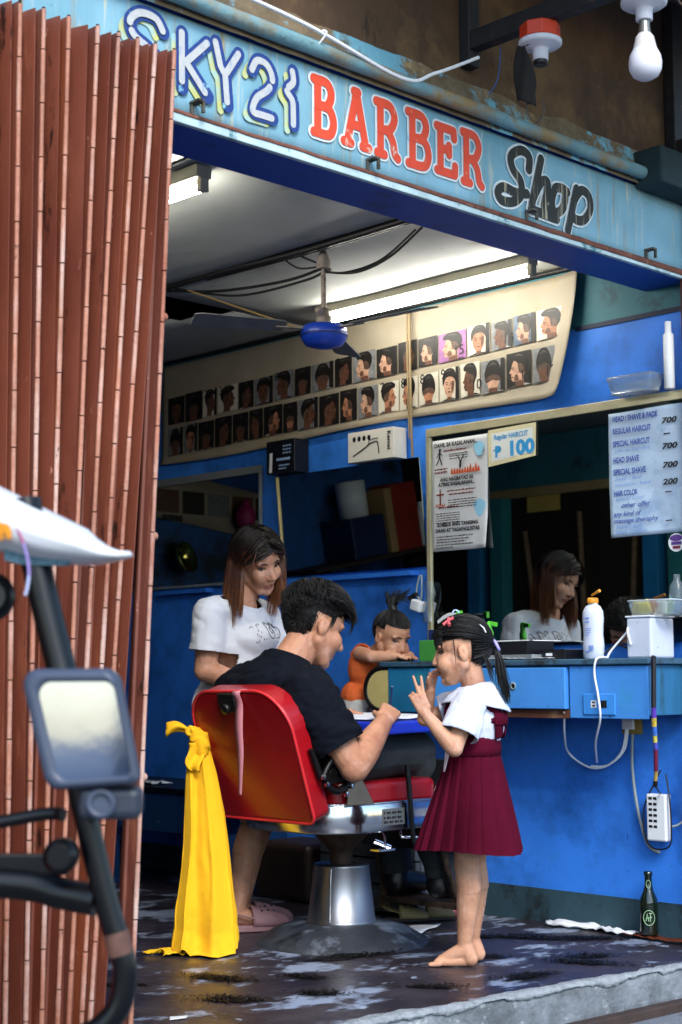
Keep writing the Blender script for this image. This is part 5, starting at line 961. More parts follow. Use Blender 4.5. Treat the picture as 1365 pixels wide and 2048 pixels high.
mb.build('label_ring', M('pale_green_label', '9fc79a', .5, emit=None), bo_)
mb = MB(); mb.tube([c + V((math.cos(a0 + .5 * math.cos(t)) * .0155, math.sin(a0 + .5 * math.cos(t)) * .0155, .178 + .014 * math.sin(t))) for t in [k * 2 * PI / 16 for k in range(16)]], .001, 5, closed=True); mb.build('neck_label', MATS['pale_green_label'], bo_)
# hair clippings: thousands of short strands lying in tufts
mb = MB(); rh = random.Random(3)
tufts = [(-.34, .43, .16, .05, 260), (-.22, .26, .18, .04, 240), (-.60, -.04, .17, .05, 220), (-.5, .03, .12, .05, 120), (-.92, -.05, .13, .04, 170), (-1.62, .62, .14, .05, 260), (-1.80, .34, .15, .05, 240), (-1.56, .22, .10, .04, 150), (-1.05, .60, .20, .05, 260), (-.75, .30, .12, .04, 130), (-1.9, .75, .1, .04, 100), (-1.25, .05, .12, .04, 120), (-.45, .55, .10, .04, 90), (-1.42, .45, .10, .04, 90)]
for (x, y, sx, sy, n) in tufts:
    rot = rh.uniform(-.5, .5) - .77; n = int(n * 1.6)
    for q_ in range(5):
        ox, oy = rh.gauss(0, .25) * sx, rh.gauss(0, .3) * sy; sx2, sy2 = sx * rh.uniform(.25, .5), sy * rh.uniform(.3, .55)
        pts = [(ox + sx2 * math.cos(t) * (1 + .5 * noise.noise((t * 1.3, x * 9 + q_, 1))), oy + sy2 * math.sin(t) * (1 + .6 * noise.noise((t * 1.7, y * 9 + q_, 4)))) for t in [k * PI / 10 for k in range(20)]]
        mb.poly([(x + a_ * math.cos(rot) - b_ * math.sin(rot), y + a_ * math.sin(rot) + b_ * math.cos(rot), .0016 + .0005 * q_) for a_, b_ in pts])
    for i in range(n):
        u_, v_ = rh.gauss(0, .42) * sx, rh.gauss(0, .42) * sy; px = x + u_ * math.cos(rot) - v_ * math.sin(rot); py = y + u_ * math.sin(rot) + v_ * math.cos(rot)
        a = rot + rh.gauss(0, .8); l = rh.uniform(.010, .034); k = rh.uniform(-.6, .6); w_ = rh.uniform(.0012, .003); z0 = .0015 + rh.uniform(0, .006)
        pts = [(px + l * t * math.cos(a + k * t), py + l * t * math.sin(a + k * t), z0 + .006 * math.sin(t * PI) * rh.random()) for t in (0, .5, 1)]
        nx, ny = -math.sin(a) * w_, math.cos(a) * w_
        mb.add([(pts[0][0] - nx, pts[0][1] - ny, pts[0][2]), (pts[0][0] + nx, pts[0][1] + ny, pts[0][2]), (pts[1][0] + nx, pts[1][1] + ny, pts[1][2]), (pts[1][0] - nx, pts[1][1] - ny, pts[1][2]), (pts[2][0], pts[2][1], pts[2][2])], [(0, 1, 2, 3), (3, 2, 4)])
hcl = mb.build('hair_clippings', M('black_hair_clippings', '0a090b', .5, var=.2), kind='stuff'); hcl['label'] = 'tufts of cut black hair scattered over the shop floor'
mb = MB(); mb.prism([(0, 0), (.05, .01), (.06, .03), (.01, .035)], (-2.11, .24, .004), (.9, -.4, 0), (.4, .9, 0), (0, 0, .002)); tag(mb.build('paper_scrap', m_white), 'small white paper scrap on the floor beside the gate', 'paper')
# ---------------------------------------------------------------- people
from mathutils.bvhtree import BVHTree
def blob(mb, voxel, it=4, fac=.5):
    me = bpy.data.meshes.new('tmp'); me.from_pydata(mb.v, [], mb.f); o = bpy.data.objects.new('tmp', me); COL.objects.link(o)
    r = o.modifiers.new('r', 'REMESH'); r.mode = 'VOXEL'; r.voxel_size = voxel
    s = o.modifiers.new('s', 'SMOOTH'); s.factor = fac; s.iterations = it
    dg = bpy.context.evaluated_depsgraph_get(); dg.update(); ev = o.evaluated_get(dg); m2 = ev.to_mesh()
    bm = bmesh.new(); bm.from_mesh(m2); ev.to_mesh_clear(); bpy.data.objects.remove(o); bpy.data.meshes.remove(me)
    return bm
def bcut(bm, p, n, rad):
    p, n = vv(p), vv(n).normalized()
    fs = [f for f in bm.faces if (f.calc_center_median() - p).length < rad]
    geo = set(fs)
    for f in fs: geo.update(f.edges); geo.update(f.verts)
    bmesh.ops.bisect_plane(bm, geom=list(geo), plane_co=p, plane_no=n)
    dl = [f for f in bm.faces if (f.calc_center_median() - p).length < rad and (f.calc_center_median() - p).dot(n) > 1e-5]
    bmesh.ops.delete(bm, geom=dl, context='FACES')
def bfold(bm, fn):
    bm.normal_update(); d = [(v, v.normal * fn(v.co)) for v in bm.verts]
    for v, q in d: v.co += q
def bbuild(bm, name, mats, parent, solid=0., sub=0):
    if not isinstance(mats, list): mats = [mats]
    o = ORG[parent]; me = bpy.data.meshes.new(name)
    for v in bm.verts: v.co -= o
    bm.to_mesh(me); bm.free()
    for m in mats: me.materials.append(m)
    me.polygons.foreach_set('use_smooth', [True] * len(me.polygons)); me.update()
    ob = bpy.data.objects.new(name, me); COL.objects.link(ob); ORG[ob] = o; ob.parent = parent
    if solid: d = ob.modifiers.new('s', 'SOLIDIFY'); d.thickness = solid; d.offset = 0
    return ob
class Fr:
    def __init__(s, o, f, up=(0, 0, 1)):
        s.o = vv(o); s.f = vv(f).normalized(); u = vv(up); s.l = u.cross(s.f).normalized(); s.u = s.f.cross(s.l)
        s.M = Matrix((s.f, s.l, s.u)).transposed()
    def P(s, a, b=None, c=None):
        if b is None: a, b, c = a
        return s.o + s.f * a + s.l * b + s.u * c
def head(mb, fr, s, child=False):
    P = lambda a, b, c: fr.P(a * s, b * s, c * s); E = lambda c, r: mb.ell(P(*c), tuple(q * s for q in r), 0, 20, 14, fr.M); Cn = lambda a, ra, b, rb: mb.cone(P(*a), ra * s, P(*b), rb * s)
    nz = .008 if child else 0.
    E((-.012, 0, .035), (.098, .077, .088)); E((.028, 0, -.022), (.066, .062, .082))
    if child: E((.035, 0, -.045), (.056, .058, .056)); E((.058, .034, -.035), (.033, .03, .033)); E((.058, -.034, -.035), (.033, .03, .033))
    else: E((.056, .034, -.022), (.032, .03, .034)); E((.056, -.034, -.022), (.032, .03, .034))
    Cn((.045, 0, -.085), .03, (.066, 0, -.092), .021)
    for q in (-1, 1):
        Cn((.0, q * .05, -.045), .028, (.05, q * .018, -.088), .024); E((-.010, q * .077, -.006), (.018, .010, .029)); E((-.004, q * .080, .006), (.013, .008, .017))
        E((.064, q * .032, .030), (.016, .024, .011)); E((.096 - nz, q * .011, -.028), (.010, .009, .008))
        Cn((.080, q * .016, -.056), .0075, (.086, 0, -.055), .009); Cn((.078, q * .014, -.066), .0075, (.083, 0, -.067), .009)
    Cn((.080, 0, .016), .008, (.105 - nz, 0, -.023), .0118)
def face_deform(bm, fr, s):
    for v in bm.verts:
        d = v.co - fr.o
        if d.length > .16 * s: continue
        a, b, c = d.dot(fr.f) / s, d.dot(fr.l) / s, d.dot(fr.u) / s
        if a > .03:
            for q in (-1, 1):
                w_ = math.exp(-(((b - q * .033) / .017) ** 2 + ((c - .010) / .012) ** 2)); v.co -= fr.f * (.008 * s * w_)
            w_ = math.exp(-((b / .024) ** 2 + ((c + .061) / .0035) ** 2)); v.co -= fr.f * (.004 * s * w_)
        if abs(b) > .07 and abs(a + .006) < .014 and abs(c - .004) < .02: v.co -= fr.l * (math.copysign(.005 * s, b) * math.exp(-(((a + .006) / .008) ** 2 + ((c - .004) / .014) ** 2)))
m_hair = M('black_hair', '0b090a', .5, var=.25, scale=90, spec=.5); m_hb = M('black_hair_sheen', '191617', .42, var=.25, scale=90, spec=.6); m_hd = M('black_hair_deep', '050405', .6, var=0, spec=.3)
HB3 = [m_hair, m_hb, m_hd]
m_eyew = M('eye_white', '4e423b', .3, var=0); m_eyed = M('dark_iris', '120b08', .15, var=0); m_lip = M('lip_skin', '9c5a4a', .45, var=.06, scale=60)
def face_bits(fr, s, parent, bm_bvh, brow=m_hair, closed=False, lip=m_lip):
    P = lambda a, b, c: fr.P(a * s, b * s, c * s)
    def on(b, c, out=.0):                       # point on the face surface, looking back from the front
        o = P(.2, b, c); h = bm_bvh.ray_cast(o, -fr.f, .25); return (h[0] + fr.f * out * s) if h[0] is not None else P(.09, b, c)
    for q in (-1, 1):
        e = on(q * .033, .008); ey = MB(); ey.ell(e - fr.f * .004 * s, (.007 * s, .0135 * s, (.0035 if closed else .0058) * s), 0, 12, 8, fr.M); eo = ey.build('eye', m_eyew, parent)
        mb = MB(); mb.ell(e - fr.f * .0005 * s - fr.u * .001 * s, (.0050 * s, .0095 * s, (.0036 if closed else .0055) * s), 0, 10, 8, fr.M); mb.build('iris', m_eyed, eo)
        mb = MB(); mb.tube([on(q * .018, .0095, .001), on(q * .026, .0135, .0015), on(q * .034, .0145, .0015), on(q * .042, .0125, .001), on(q * .048, .008, .0005)], [.0012 * s, .0022 * s, .0024 * s, .002 * s, .001 * s], 6); mb.build('upper_lash', m_eyed, parent)
        mb = MB(); mb.tube([on(q * .014, .029, .0005), on(q * .024, .0335, .001), on(q * .036, .034, .001), on(q * .05, .028, .0)], [.0022 * s, .0034 * s, .003 * s, .0012 * s], 6); mb.build('eyebrow', brow, parent)
        mb = MB(); mb.ell(on(q * .008, -.0345, -.001), (.002 * s, .0038 * s, .002 * s), 0, 8, 6, fr.M); mb.build('nostril', m_eyed, parent)
    mb = MB(); mb.grid(lambda a, b: on((a - .5) * .044, -.061 + (b - .5) * .019 * math.sin(max(min(a, .98), .02) * PI) ** .7, .0006 + .0012 * math.sin(b * PI)), 14, 6); mb.build('lips', lip, parent)
    mb = MB(); mb.tube([on((k / 8 - .5) * .044, -.0612 + (.001 if k in (3, 5) else 0), .0012) for k in range(9)], .0009 * s, 5); mb.build('mouth_line', m_eyed, parent)
def hand(mb, w_, d, n, side, s, curl=(.3, .3, .3, .3), spread=1., thumb=(.6, .75, .25), lens=(.070, .078, .072, .056)):
    w_, d, n = vv(w_), vv(d).normalized(), vv(n); n = (n - d * n.dot(d)).normalized(); sd = d.cross(n).normalized() * side
    tips = []
    for i, off in enumerate((.027, .009, -.010, -.027)):
        b = w_ + d * (.086 - .004 * (i == 3) - .003 * (i == 0)) * s + sd * off * s
        mb.cone(w_ + sd * off * .5 * s + d * .01 * s, .0165 * s, b, .0125 * s)
        dd = (d + sd * (.12, .03, -.06, -.15)[i] * spread).normalized(); p = b; r = .0098 * s * (1 if i < 3 else .88)
        for j, fr_ in enumerate((.46, .30, .26)):
            a = curl[i] * (1.0 if j else .9); dd = (dd * math.cos(a) + n * math.sin(a)).normalized() if a else dd
            n2 = (n - dd * n.dot(dd)); q = p + dd * lens[i] * fr_ * s; mb.cone(p, r, q, r * .9); p = q; r *= .9
            if a: nn = (n * math.cos(a) - d * math.sin(a)); 
        tips.append(p)
    b = w_ + d * .022 * s + sd * .024 * s; dd = (d * thumb[0] + sd * thumb[1] + n * thumb[2]).normalized(); q = b + dd * .045 * s
    mb.cone(w_ + d * .02 * s, .019 * s, b, .016 * s); mb.cone(b, .0145 * s, q, .011 * s); d2 = (dd * .6 + d * .5 + n * .2).normalized(); mb.cone(q, .011 * s, q + d2 * .03 * s, .0085 * s)
    return tips
def ribbon(mb, pts, w0, out_c, mi=None, tip=.25):
    N = len(pts); o = len(mb.v); rk = random.choice((0, 0, 1, 2)); pn = None
    for i, p in enumerate(pts):
        t = (pts[min(i + 1, N - 1)] - pts[max(i - 1, 0)]); on_ = p - out_c; sd = t.cross(on_)
        sd = sd.normalized() if sd.length > 1e-9 else V((1, 0, 0)); q = i / (N - 1); w_ = w0 * (1 - (1 - tip) * q ** 2) * .5
        if pn is not None and sd.dot(pn) < 0: sd = -sd
        pn = sd; bn = t.cross(sd).normalized()
        mb.v += [p - sd * w_ - bn * w_ * .5, p + sd * w_ - bn * w_ * .5, p + bn * w_ * .9]
    for i in range(N - 1):
        for (q0, q1) in ((0, 1), (1, 2), (2, 0)): mb.f.append([o + 3 * i + q0, o + 3 * i + q1, o + 3 * i + 3 + q1, o + 3 * i + 3 + q0]); mb.m.append(mi(i / (N - 1)) if mi else rk); mb.s.append(True)
HC, HR = V((-.012, 0, .035)), V((.098, .077, .088))
def scalp(fr, s, dr, off=.0): dr = dr.normalized(); return fr.P((HC.x + dr.x * (HR.x + off)) * s, (HC.y + dr.y * (HR.y + off)) * s, (HC.z + dr.z * (HR.z + off)) * s)
def rdir(rn):
    while 1:
        v = V((rn.uniform(-1, 1), rn.uniform(-1, 1), rn.uniform(-1, 1)))
        if .05 < v.length < 1: return v.normalized()
def slerp(a, b, t):
    an = a.angle(b, 0); 
    if an < 1e-4: return a.copy()
    return (a * math.sin((1 - t) * an) + b * math.sin(t * an)) / math.sin(an)
def cap(mb, fr, s, inside, off=.006, n=40, mi=2):
    o = len(mb.v); nv = n // 2
    for j in range(nv + 1):
        for i in range(n):
            th = PI * j / nv; ph = 2 * PI * i / n; mb.v.append(scalp(fr, s, V((math.sin(th) * math.cos(ph), math.sin(th) * math.sin(ph), math.cos(th))) + V((0, 0, 1e-5)), off + .003 * noise.noise((ph * 6, th * 5, 1))))
    for j in range(nv):
        for i in range(n):
            th = PI * (j + .5) / nv; ph = 2 * PI * (i + .5) / n
            if inside(V((math.sin(th) * math.cos(ph), math.sin(th) * math.sin(ph), math.cos(th)))): mb.f.append([o + j * n + i, o + j * n + (i + 1) % n, o + (j + 1) * n + (i + 1) % n, o + (j + 1) * n + i]); mb.m.append(mi); mb.s.append(True)
def skin(name, c): return M(name, c, .5, var=.12, scale=22, bump=.12, bscale=160, spec=.4, sss=.10, rvar=.1, dirt=[('9c6450', 9, .40, .3, (1, 1, 1)), ('dcb09c', 13, .36, .25, (1, 1, 1))])
# ================================================================ man in the chair
m_skm = skin('man_skin', 'b88468'); m_tee = M('black_tee_cotton', '0c1019', .9, var=.25, scale=6, bump=.25, bscale=14, spec=.12)
mn = thing('person', 'seated man in a black T-shirt bent over papers on the blue board', 'person', (-.95, .86, .575))
fr = Fr((-.985, .845, 1.112), (.93, -.30, -.42), (.30, -.02, 1)); hs = 1.12
mb = MB(); head(mb, fr, hs)
mb.cone(fr.P(-.025, 0, -.045), .062, (-1.10, .865, .975), .072); mb.cone((-1.10, .865, .975), .075, (-1.12, .87, .90), .11)
S, E_, Wr = V((-1.185, .65, .868)), V((-1.095, .538, .637)), V((-.892, .598, .778))
mb.cone(S, .062, E_, .052); mb.cone(E_, .054, E_.lerp(Wr, .35), .054); mb.cone(E_.lerp(Wr, .35), .054, Wr, .033)
hand(mb, Wr, (.62, .25, .42), (.5, .75, -.35), 1, 1.02, (1.0, 1.05, 1.1, 1.1), .4, (.7, .35, .6))
S2, E2, W2 = V((-1.15, 1.085, .868)), V((-.95, 1.20, .70)), V((-.705, 1.06, .812))
mb.cone(S2, .06, E2, .05); mb.cone(E2, .05, W2, .032); hand(mb, W2, (.85, -.45, -.08), (.1, -.1, -1), -1, 1.0, (.22, .2, .22, .25), 1.)
for y in (.76, .985):
    mb.cone((-1.0, y, .65), .085, (-.57, y - .01, .665), .06); mb.cone((-.57, y - .01, .665), .058, (-.41, y, .20), .04); mb.cone((-.42, y, .17), .036, (-.30, y, .14), .030)
mb.ell((-1.02, .87, .67), (.13, .17, .12)); mb.ell((-1.11, .87, .84), (.11, .17, .16))
bm = blob(mb, .0045, 4); face_deform(bm, fr, hs); bvh = BVHTree.FromBMesh(bm); bbuild(bm, 'body', m_skm, mn); face_bits(fr, hs, mn, bvh, closed=True)
mb = MB()
mb.ell((-1.04, .87, .68), (.155, .205, .14)); mb.ell((-1.11, .87, .80), (.15, .215, .16)); mb.ell((-1.155, .875, .895), (.135, .225, .115)); mb.cone((-1.16, .69, .90), .082, (-1.15, 1.06, .90), .082); mb.cone((-1.135, .865, .93), .115, (-1.11, .865, .975), .092)
mb.cone(S + V((-.005, .01, .0)), .092, S.lerp(E_, .80), .085); mb.cone(S2, .09, S2.lerp(E2, .78), .082); mb.ell((-1.0, .87, .60), (.16, .20, .08))
bm = blob(mb, .006, 5)
bfold(bm, lambda c: .014 * noise.noise((c.x * 9 + c.z * 6, c.y * 7, c.z * 16)) + .012 * abs(noise.noise((c.x * 20, c.y * 16 + c.z * 12, c.z * 24))))
bcut(bm, S.lerp(E_, .70), (E_ - S), .14); bcut(bm, S2.lerp(E2, .68), (E2 - S2), .13)
bcut(bm, (-1.095, .862, 1.0), (.42, -.02, 1), .16)
bbuild(bm, 'tee_shirt', m_tee, mn, solid=.004)
mb = MB()
for y in (.76, .985):
    mb.cone((-1.0, y, .66), .102, (-.575, y - .01, .663), .082); mb.cone((-.575, y - .01, .663), .08, (-.42, y, .21), .062)
mb.ell((-1.0, .87, .655), (.15, .19, .09))
bm = blob(mb, .007, 5); bfold(bm, lambda c: .009 * noise.noise((c.x * 8, c.y * 9, c.z * 12)) + .004 * noise.noise((c.x * 20, c.y * 20, c.z * 20)))
for y in (.76, .985): bcut(bm, (-.42, y, .205), (.2, 0, -1), .12)
bbuild(bm, 'trousers', M('charcoal_trousers', '23282c', .9, var=.2, scale=8, bump=.2, bscale=20), mn, solid=.004)
for y in (.76, .985):
    mb = MB(); mb.cone((-.43, y, .165), .052, (-.29, y, .145), .040); mb.cone((-.43, y, .165), .052, (-.42, y, .215), .050); bm = blob(mb, .006, 4)
    for v in bm.verts: v.co.z = max(v.co.z, .107)
    bbuild(bm, 'shoe', m_black, mn)
rn = random.Random(11); mb = MB()
def hl_man(d): return (d.z > -.88 if d.x < -.24 else (d.z > -.05 if d.x < .30 else d.z > .12 + .5 * (d.x - .3)))
cap(mb, fr, hs, lambda d: hl_man(d) and not (abs(d.y) > .80 and -.24 < d.x < .25 and d.z < -.02), .004)
crown = V((-.45, .15, .88)).normalized()
for i in range(6500):
    d = rdir(rn)
    if not hl_man(d) or (abs(d.y) > .8 and -.25 < d.x < .3 and d.z < -.02): continue
    away = (d - crown * d.dot(crown)); away = away.normalized() if away.length > 1e-3 else V((1, 0, 0))
    if d.z > .45 and d.x > -.3: away = (V((.9, -.55, .0)) + away * .3); away = (away - d * away.dot(d)).normalized()
    L = rn.uniform(.3, .6) if d.z < 0 else rn.uniform(.35, .75); lift = rn.uniform(.004, .012) + (.022 if d.z > .35 else (.008 if d.z > 0 else 0))
    d1 = (d * math.cos(L) + away * math.sin(L)).normalized(); pts = []
    for k in range(6):
        t = k / 5; p = scalp(fr, hs, slerp(d, d1, t), lift * math.sin(min(t * 1.3 + .2, 1) * PI * .75) + .008); pts.append(p)
    ribbon(mb, pts, rn.uniform(.0015, .0032), fr.P(HC * hs))
for i in range(60):
    y0 = rn.uniform(-.6, .45); d = V((.78, y0, .72)).normalized(); p0 = scalp(fr, hs, d, .02); pts = [p0 + fr.f * (.036 * t * (1 - .35 * t)) + fr.l * (-.03 * t) - fr.u * (.042 * t * t - .010 * t) for t in (0, .25, .5, .75, 1)]; ribbon(mb, pts, .005, fr.P(HC * hs))
for i in range(70):
    q = rn.choice((-1, 1)); d = V((rn.uniform(.22, .40), q * 1.0, rn.uniform(-.05, .25))).normalized(); p0 = scalp(fr, hs, d, .005); pts = [p0 - fr.u * (rn.uniform(.015, .04) * t) * hs - fr.l * (q * .006 * t) for t in (0, .5, 1)]; ribbon(mb, pts, .0025, fr.P(HC * hs))
mb.build('hair', HB3, mn)
mb = MB(); mb.tube([(-.80, .655, .80), (-.845, .60, .905)], [.0035, .004], 8); tag(mb.build('pen', M('blue_pen', '20406f', .3)), 'slim pen held in the seated man\'s right hand', 'pen')
# ================================================================ woman behind the chair
m_skw = skin('woman_skin', 'c08b6e'); m_wtee = M('white_tee_cotton', 'd0d2da', .85, var=.05, scale=5, bump=.25, bscale=14)
wm = thing('person', 'standing woman with long brown hair in a white printed T-shirt behind the chair', 'person', (-.93, 1.31, 0))
fr = Fr((-.937, 1.212, 1.372), (-.02, -.95, -.46), (-.24, .16, 1)); hs = .98
mb = MB(); head(mb, fr, hs)
mb.cone(fr.P(-.028, 0, -.05), .05, (-.955, 1.285, 1.235), .054); mb.cone((-.955, 1.285, 1.235), .055, (-.945, 1.315, 1.16), .09)
S, E_, Wr = V((-1.095, 1.295, 1.175)), V((-1.115, 1.305, .965)), V((-1.03, 1.165, .915)); S2, E2, W2 = V((-.795, 1.345, 1.17)), V((-.735, 1.31, .96)), V((-.80, 1.16, .93))
for (a, b, c, sd) in ((S, E_, Wr, 1), (S2, E2, W2, -1)):
    mb.cone(a, .052, b, .043); mb.cone(b, .043, b.lerp(c, .3), .042); mb.cone(b.lerp(c, .3), .042, c, .027); hand(mb, c, (c - b) + V((.03 * sd, 0, .02)), (0, 0, -1), -sd, .9, (.3, .3, .35, .4))
mb.ell((-.945, 1.33, 1.08), (.13, .10, .15)); mb.ell((-.94, 1.345, .80), (.15, .12, .12))
for (h_, k, a, dr) in (((-1.0, 1.345, .76), (-.90, 1.265, .40), (-.967, 1.285, .085), V((.9, -.42, 0))), ((-.875, 1.365, .76), (-.83, 1.31, .40), (-.885, 1.36, .085), V((.9, -.42, 0)))):
    k_, a_ = V(k), V(a); mb.cone(h_, .085, k_, .054); mb.cone(k_, .053, k_.lerp(a_, .35) + V((-.012, .008, 0)), .053); mb.cone(k_.lerp(a_, .35) + V((-.012, .008, 0)), .052, a_, .03); mb.cone(a_ + V((0, 0, -.03)), .033, a_ + dr * .11 + V((0, 0, -.05)), .028)
bm = blob(mb, .0045, 4); face_deform(bm, fr, hs); bvh = BVHTree.FromBMesh(bm); bbuild(bm, 'body', m_skw, wm); face_bits(fr, hs, wm, bvh, brow=M('brown_brow', '33211a', .6), closed=True)
mb = MB(); mb.ell((-.945, 1.33, 1.05), (.165, .135, .20)); mb.ell((-.95, 1.315, 1.15), (.15, .105, .085)); mb.cone((-1.06, 1.30, 1.185), .066, (-.83, 1.34, 1.18), .066); mb.ell((-.935, 1.34, .84), (.175, .145, .14)); mb.ell((-.93, 1.235, 1.08), (.11, .06, .07))
mb.cone(S, .066, S.lerp(E_, .75), .070); mb.cone(S2, .066, S2.lerp(E2, .75), .070); mb.cone((-.95, 1.30, 1.17), .09, (-.952, 1.288, 1.225), .072)
bm = blob(mb, .006, 5); bfold(bm, lambda c: .010 * noise.noise((c.x * 9, c.y * 9, c.z * 11)) + .008 * abs(noise.noise((c.x * 18 + c.z * 12, c.y * 18, c.z * 14))))
bcut(bm, S.lerp(E_, .66), (E_ - S), .12); bcut(bm, S2.lerp(E2, .66), (E2 - S2), .12); bcut(bm, (-.953, 1.282, 1.238), (.05, -.55, 1), .12); bcut(bm, (-.935, 1.34, .76), (0, 0, -1), .26)
bvh = BVHTree.FromBMesh(bm); wt = bbuild(bm, 'tee_shirt', m_wtee, wm, solid=.003)
# outlined lettering and black figure on the chest, laid on the cloth
bf = V((.20, -.98, 0)).normalized(); bl = V((.98, .20, 0)).normalized()
def onshirt(a, b, out=.002):
    o = V((-.90, 1.33, 1.05)) + bl * a * .8 + V((0, 0, b)) + bf * .4; h = bvh.ray_cast(o, -bf, .6); return (h[0] + h[1] * out) if h[0] is not None else o - bf * .3
Mo = [(-.4, -.5), (-.45, .5), (-.2, .5), (0, .1), (.2, .5), (.45, .5), (.4, -.5), (.2, -.5), (.2, .05), (0, -.3), (-.2, .05), (-.2, -.5), (-.4, -.5)]
Oo = [(.42 * math.cos(t), .52 * math.sin(t)) for t in [k * PI / 8 for k in range(17)]]; Oi = [(.17 * math.cos(t), .2 * math.sin(t)) for t in [k * PI / 6 for k in range(13)]]
mb = MB(); x0 = -.105
for i, c_ in enumerate('MOMO'):
    cx_ = x0 + .07 * i; cz_ = .045 + .022 * math.sin((i + .5) / 4 * PI); tl = .30 - .2 * i
    for pl_ in ([Mo] if c_ == 'M' else [Oo, Oi]): mb.tube([onshirt(cx_ + .062 * (p[0] * math.cos(tl) - p[1] * math.sin(tl)), cz_ + .058 * (p[0] * math.sin(tl) + p[1] * math.cos(tl))) for p in pl_], .0016, 5)
mb.build('shirt_lettering', PH['ink'], wt)
mb = MB()
mb.grid(lambda a, b: onshirt(-.055 + .11 * a, -.045 + (b - .5) * .06 * math.sin(max(.02, min(a, .98)) * PI) + .01 * math.sin(a * 9), .003), 14, 6); mb.build('shirt_figure', PH['ink'], wt)
mb = MB(); mb.ell((-.94, 1.345, .76), (.17, .14, .10)); mb.cone((-1.0, 1.345, .74), .10, (-.925, 1.285, .50), .085); mb.cone((-.875, 1.365, .74), .10, (-.845, 1.325, .50), .085)
bm = blob(mb, .007, 4); bcut(bm, (-.925, 1.285, .51), (.1, -.1, -1), .11); bcut(bm, (-.845, 1.325, .51), (.1, -.1, -1), .09); bbuild(bm, 'shorts', M('dark_shorts', '1b1c22', .9), wm, solid=.003)
m_croc = M('dusty_pink_clog_foam', '8f6a70', .6, var=.12, scale=14)
for nm, p, lab in ((0, (-1.005, 1.288, 0), 'dusty pink clog on the woman\'s foot nearest the yellow cloth'), (1, (-.915, 1.372, 0), 'dusty pink clog on the woman\'s farther foot')): shoe('clog_shoe', lab, p, math.radians(-25), .23, m_croc, m_croc)
m_h1 = M('dark_brown_roots', '1c110d', .4, var=.25, scale=60); m_h2 = M('brown_dyed_hair', '532a17', .42, var=.3, scale=60); m_h3 = M('light_brown_tips', '84502c', .45, var=.25, scale=60)
rn = random.Random(5); mb = MB(); hc_ = fr.P(HC * hs)
hlw = lambda d: (d.z > -.85 if d.x < -.1 else d.z > -.3 if d.x < .10 else d.z > .05 + .42 * max(d.x - .1, 0))
cap(mb, fr, hs, lambda d: hlw(d), .004, mi=0); 
for i in range(4200):
    d = rdir(rn)
    if not hlw(d): continue
    if d.z < .1 and rn.random() < .4: continue
    q = 1 if d.y > 0 else -1; L = rn.uniform(.12, .225) * (1.15 if d.x < .2 else .9)
    end = V((min(d.x * .75, .42) - .06, q * 1., -.12)).normalized() if abs(d.y) > .08 or d.x > 0 else V((-1, d.y * 2, -.1)).normalized()
    if d.x < -.45: end = V((-1, d.y * 1.2, -.35)).normalized()
    pts = []; off = rn.uniform(.005, .028)
    for k in range(6): pts.append(scalp(fr, hs, slerp(d, end, k / 5), off))
    e = pts[-1]; tw = rn.uniform(-.02, .02)
    ctr = V((-.95, 1.27, 0)); o2 = V((e.x - ctr.x, e.y - ctr.y, 0)); o2 = o2.normalized() if o2.length > 0 else V()
    for k in range(1, 6): t = k / 5; pts.append(e + V((0, 0, -L * t)) + o2 * (.012 * math.sin(t * 2.5) + tw * t * .6) + V((.0, .012 * t, 0)))
    jt = rn.uniform(-.16, .16); ribbon(mb, pts, rn.uniform(.0018, .004), V((hc_.x, hc_.y, hc_.z)), mi=lambda t: 0 if t < .38 + jt else (1 if t < .76 + jt else 2))
for i in range(14):
    q = rn.choice((-1, 1)); d = V((.62, q * .40, .66)).normalized(); p0 = scalp(fr, hs, d, .01); pts = [p0 + fr.l * (q * .055 * t ** .7) + fr.f * (.012 * math.sin(t * PI)) + V((0, 0, -.10 * t * t - .01 * t + rn.uniform(-.004, .004))) for t in (0, .2, .4, .6, .8, 1)]; ribbon(mb, pts, .0035, hc_, mi=lambda t: 0 if t < .4 else 1)
mb.build('hair', [m_h1, m_h2, m_h3], wm)
# ================================================================ toddler
m_skt = skin('toddler_skin', 'b9866a')
td = thing('person', 'toddler in an orange tank top resting chin on hands at the counter end', 'person', (-.17, 1.42, .326))
fr = Fr((-.158, 1.258, 1.102), (-.10, -.93, -.42), (-.05, -.28, 1)); hs = .87
mb = MB(); head(mb, fr, hs, True); mb.cone(fr.P(-.02, 0, -.045), .038, (-.16, 1.355, 1.03), .04); mb.ell((-.165, 1.385, .97), (.085, .065, .10)); mb.ell((-.175, 1.41, .84), (.085, .07, .09))
for (a, b, c, sd) in ((V((-.24, 1.36, 1.035)), V((-.258, 1.275, 1.022)), V((-.205, 1.205, 1.024)), 1), (V((-.088, 1.35, 1.035)), V((-.055, 1.26, 1.022)), V((-.11, 1.20, 1.022)), -1)):
    mb.cone(a, .034, b, .027); mb.cone(b, .028, c, .02); hand(mb, c, V((.05 * sd, -.03, .0)), (0, 0, -1), -sd, .56, (.18, .18, .2, .25))
for x in (-.215, -.125): mb.cone((x, 1.41, .80), .055, (x, 1.385, .57), .042); mb.cone((x, 1.385, .57), .04, (x, 1.42, .365), .026); mb.cone((x, 1.42, .35), .024, (x, 1.345, .345), .018)
bm = blob(mb, .0034, 4); face_deform(bm, fr, hs); bvh = BVHTree.FromBMesh(bm); bbuild(bm, 'body', m_skt, td); face_bits(fr, hs, td, bvh, closed=True)
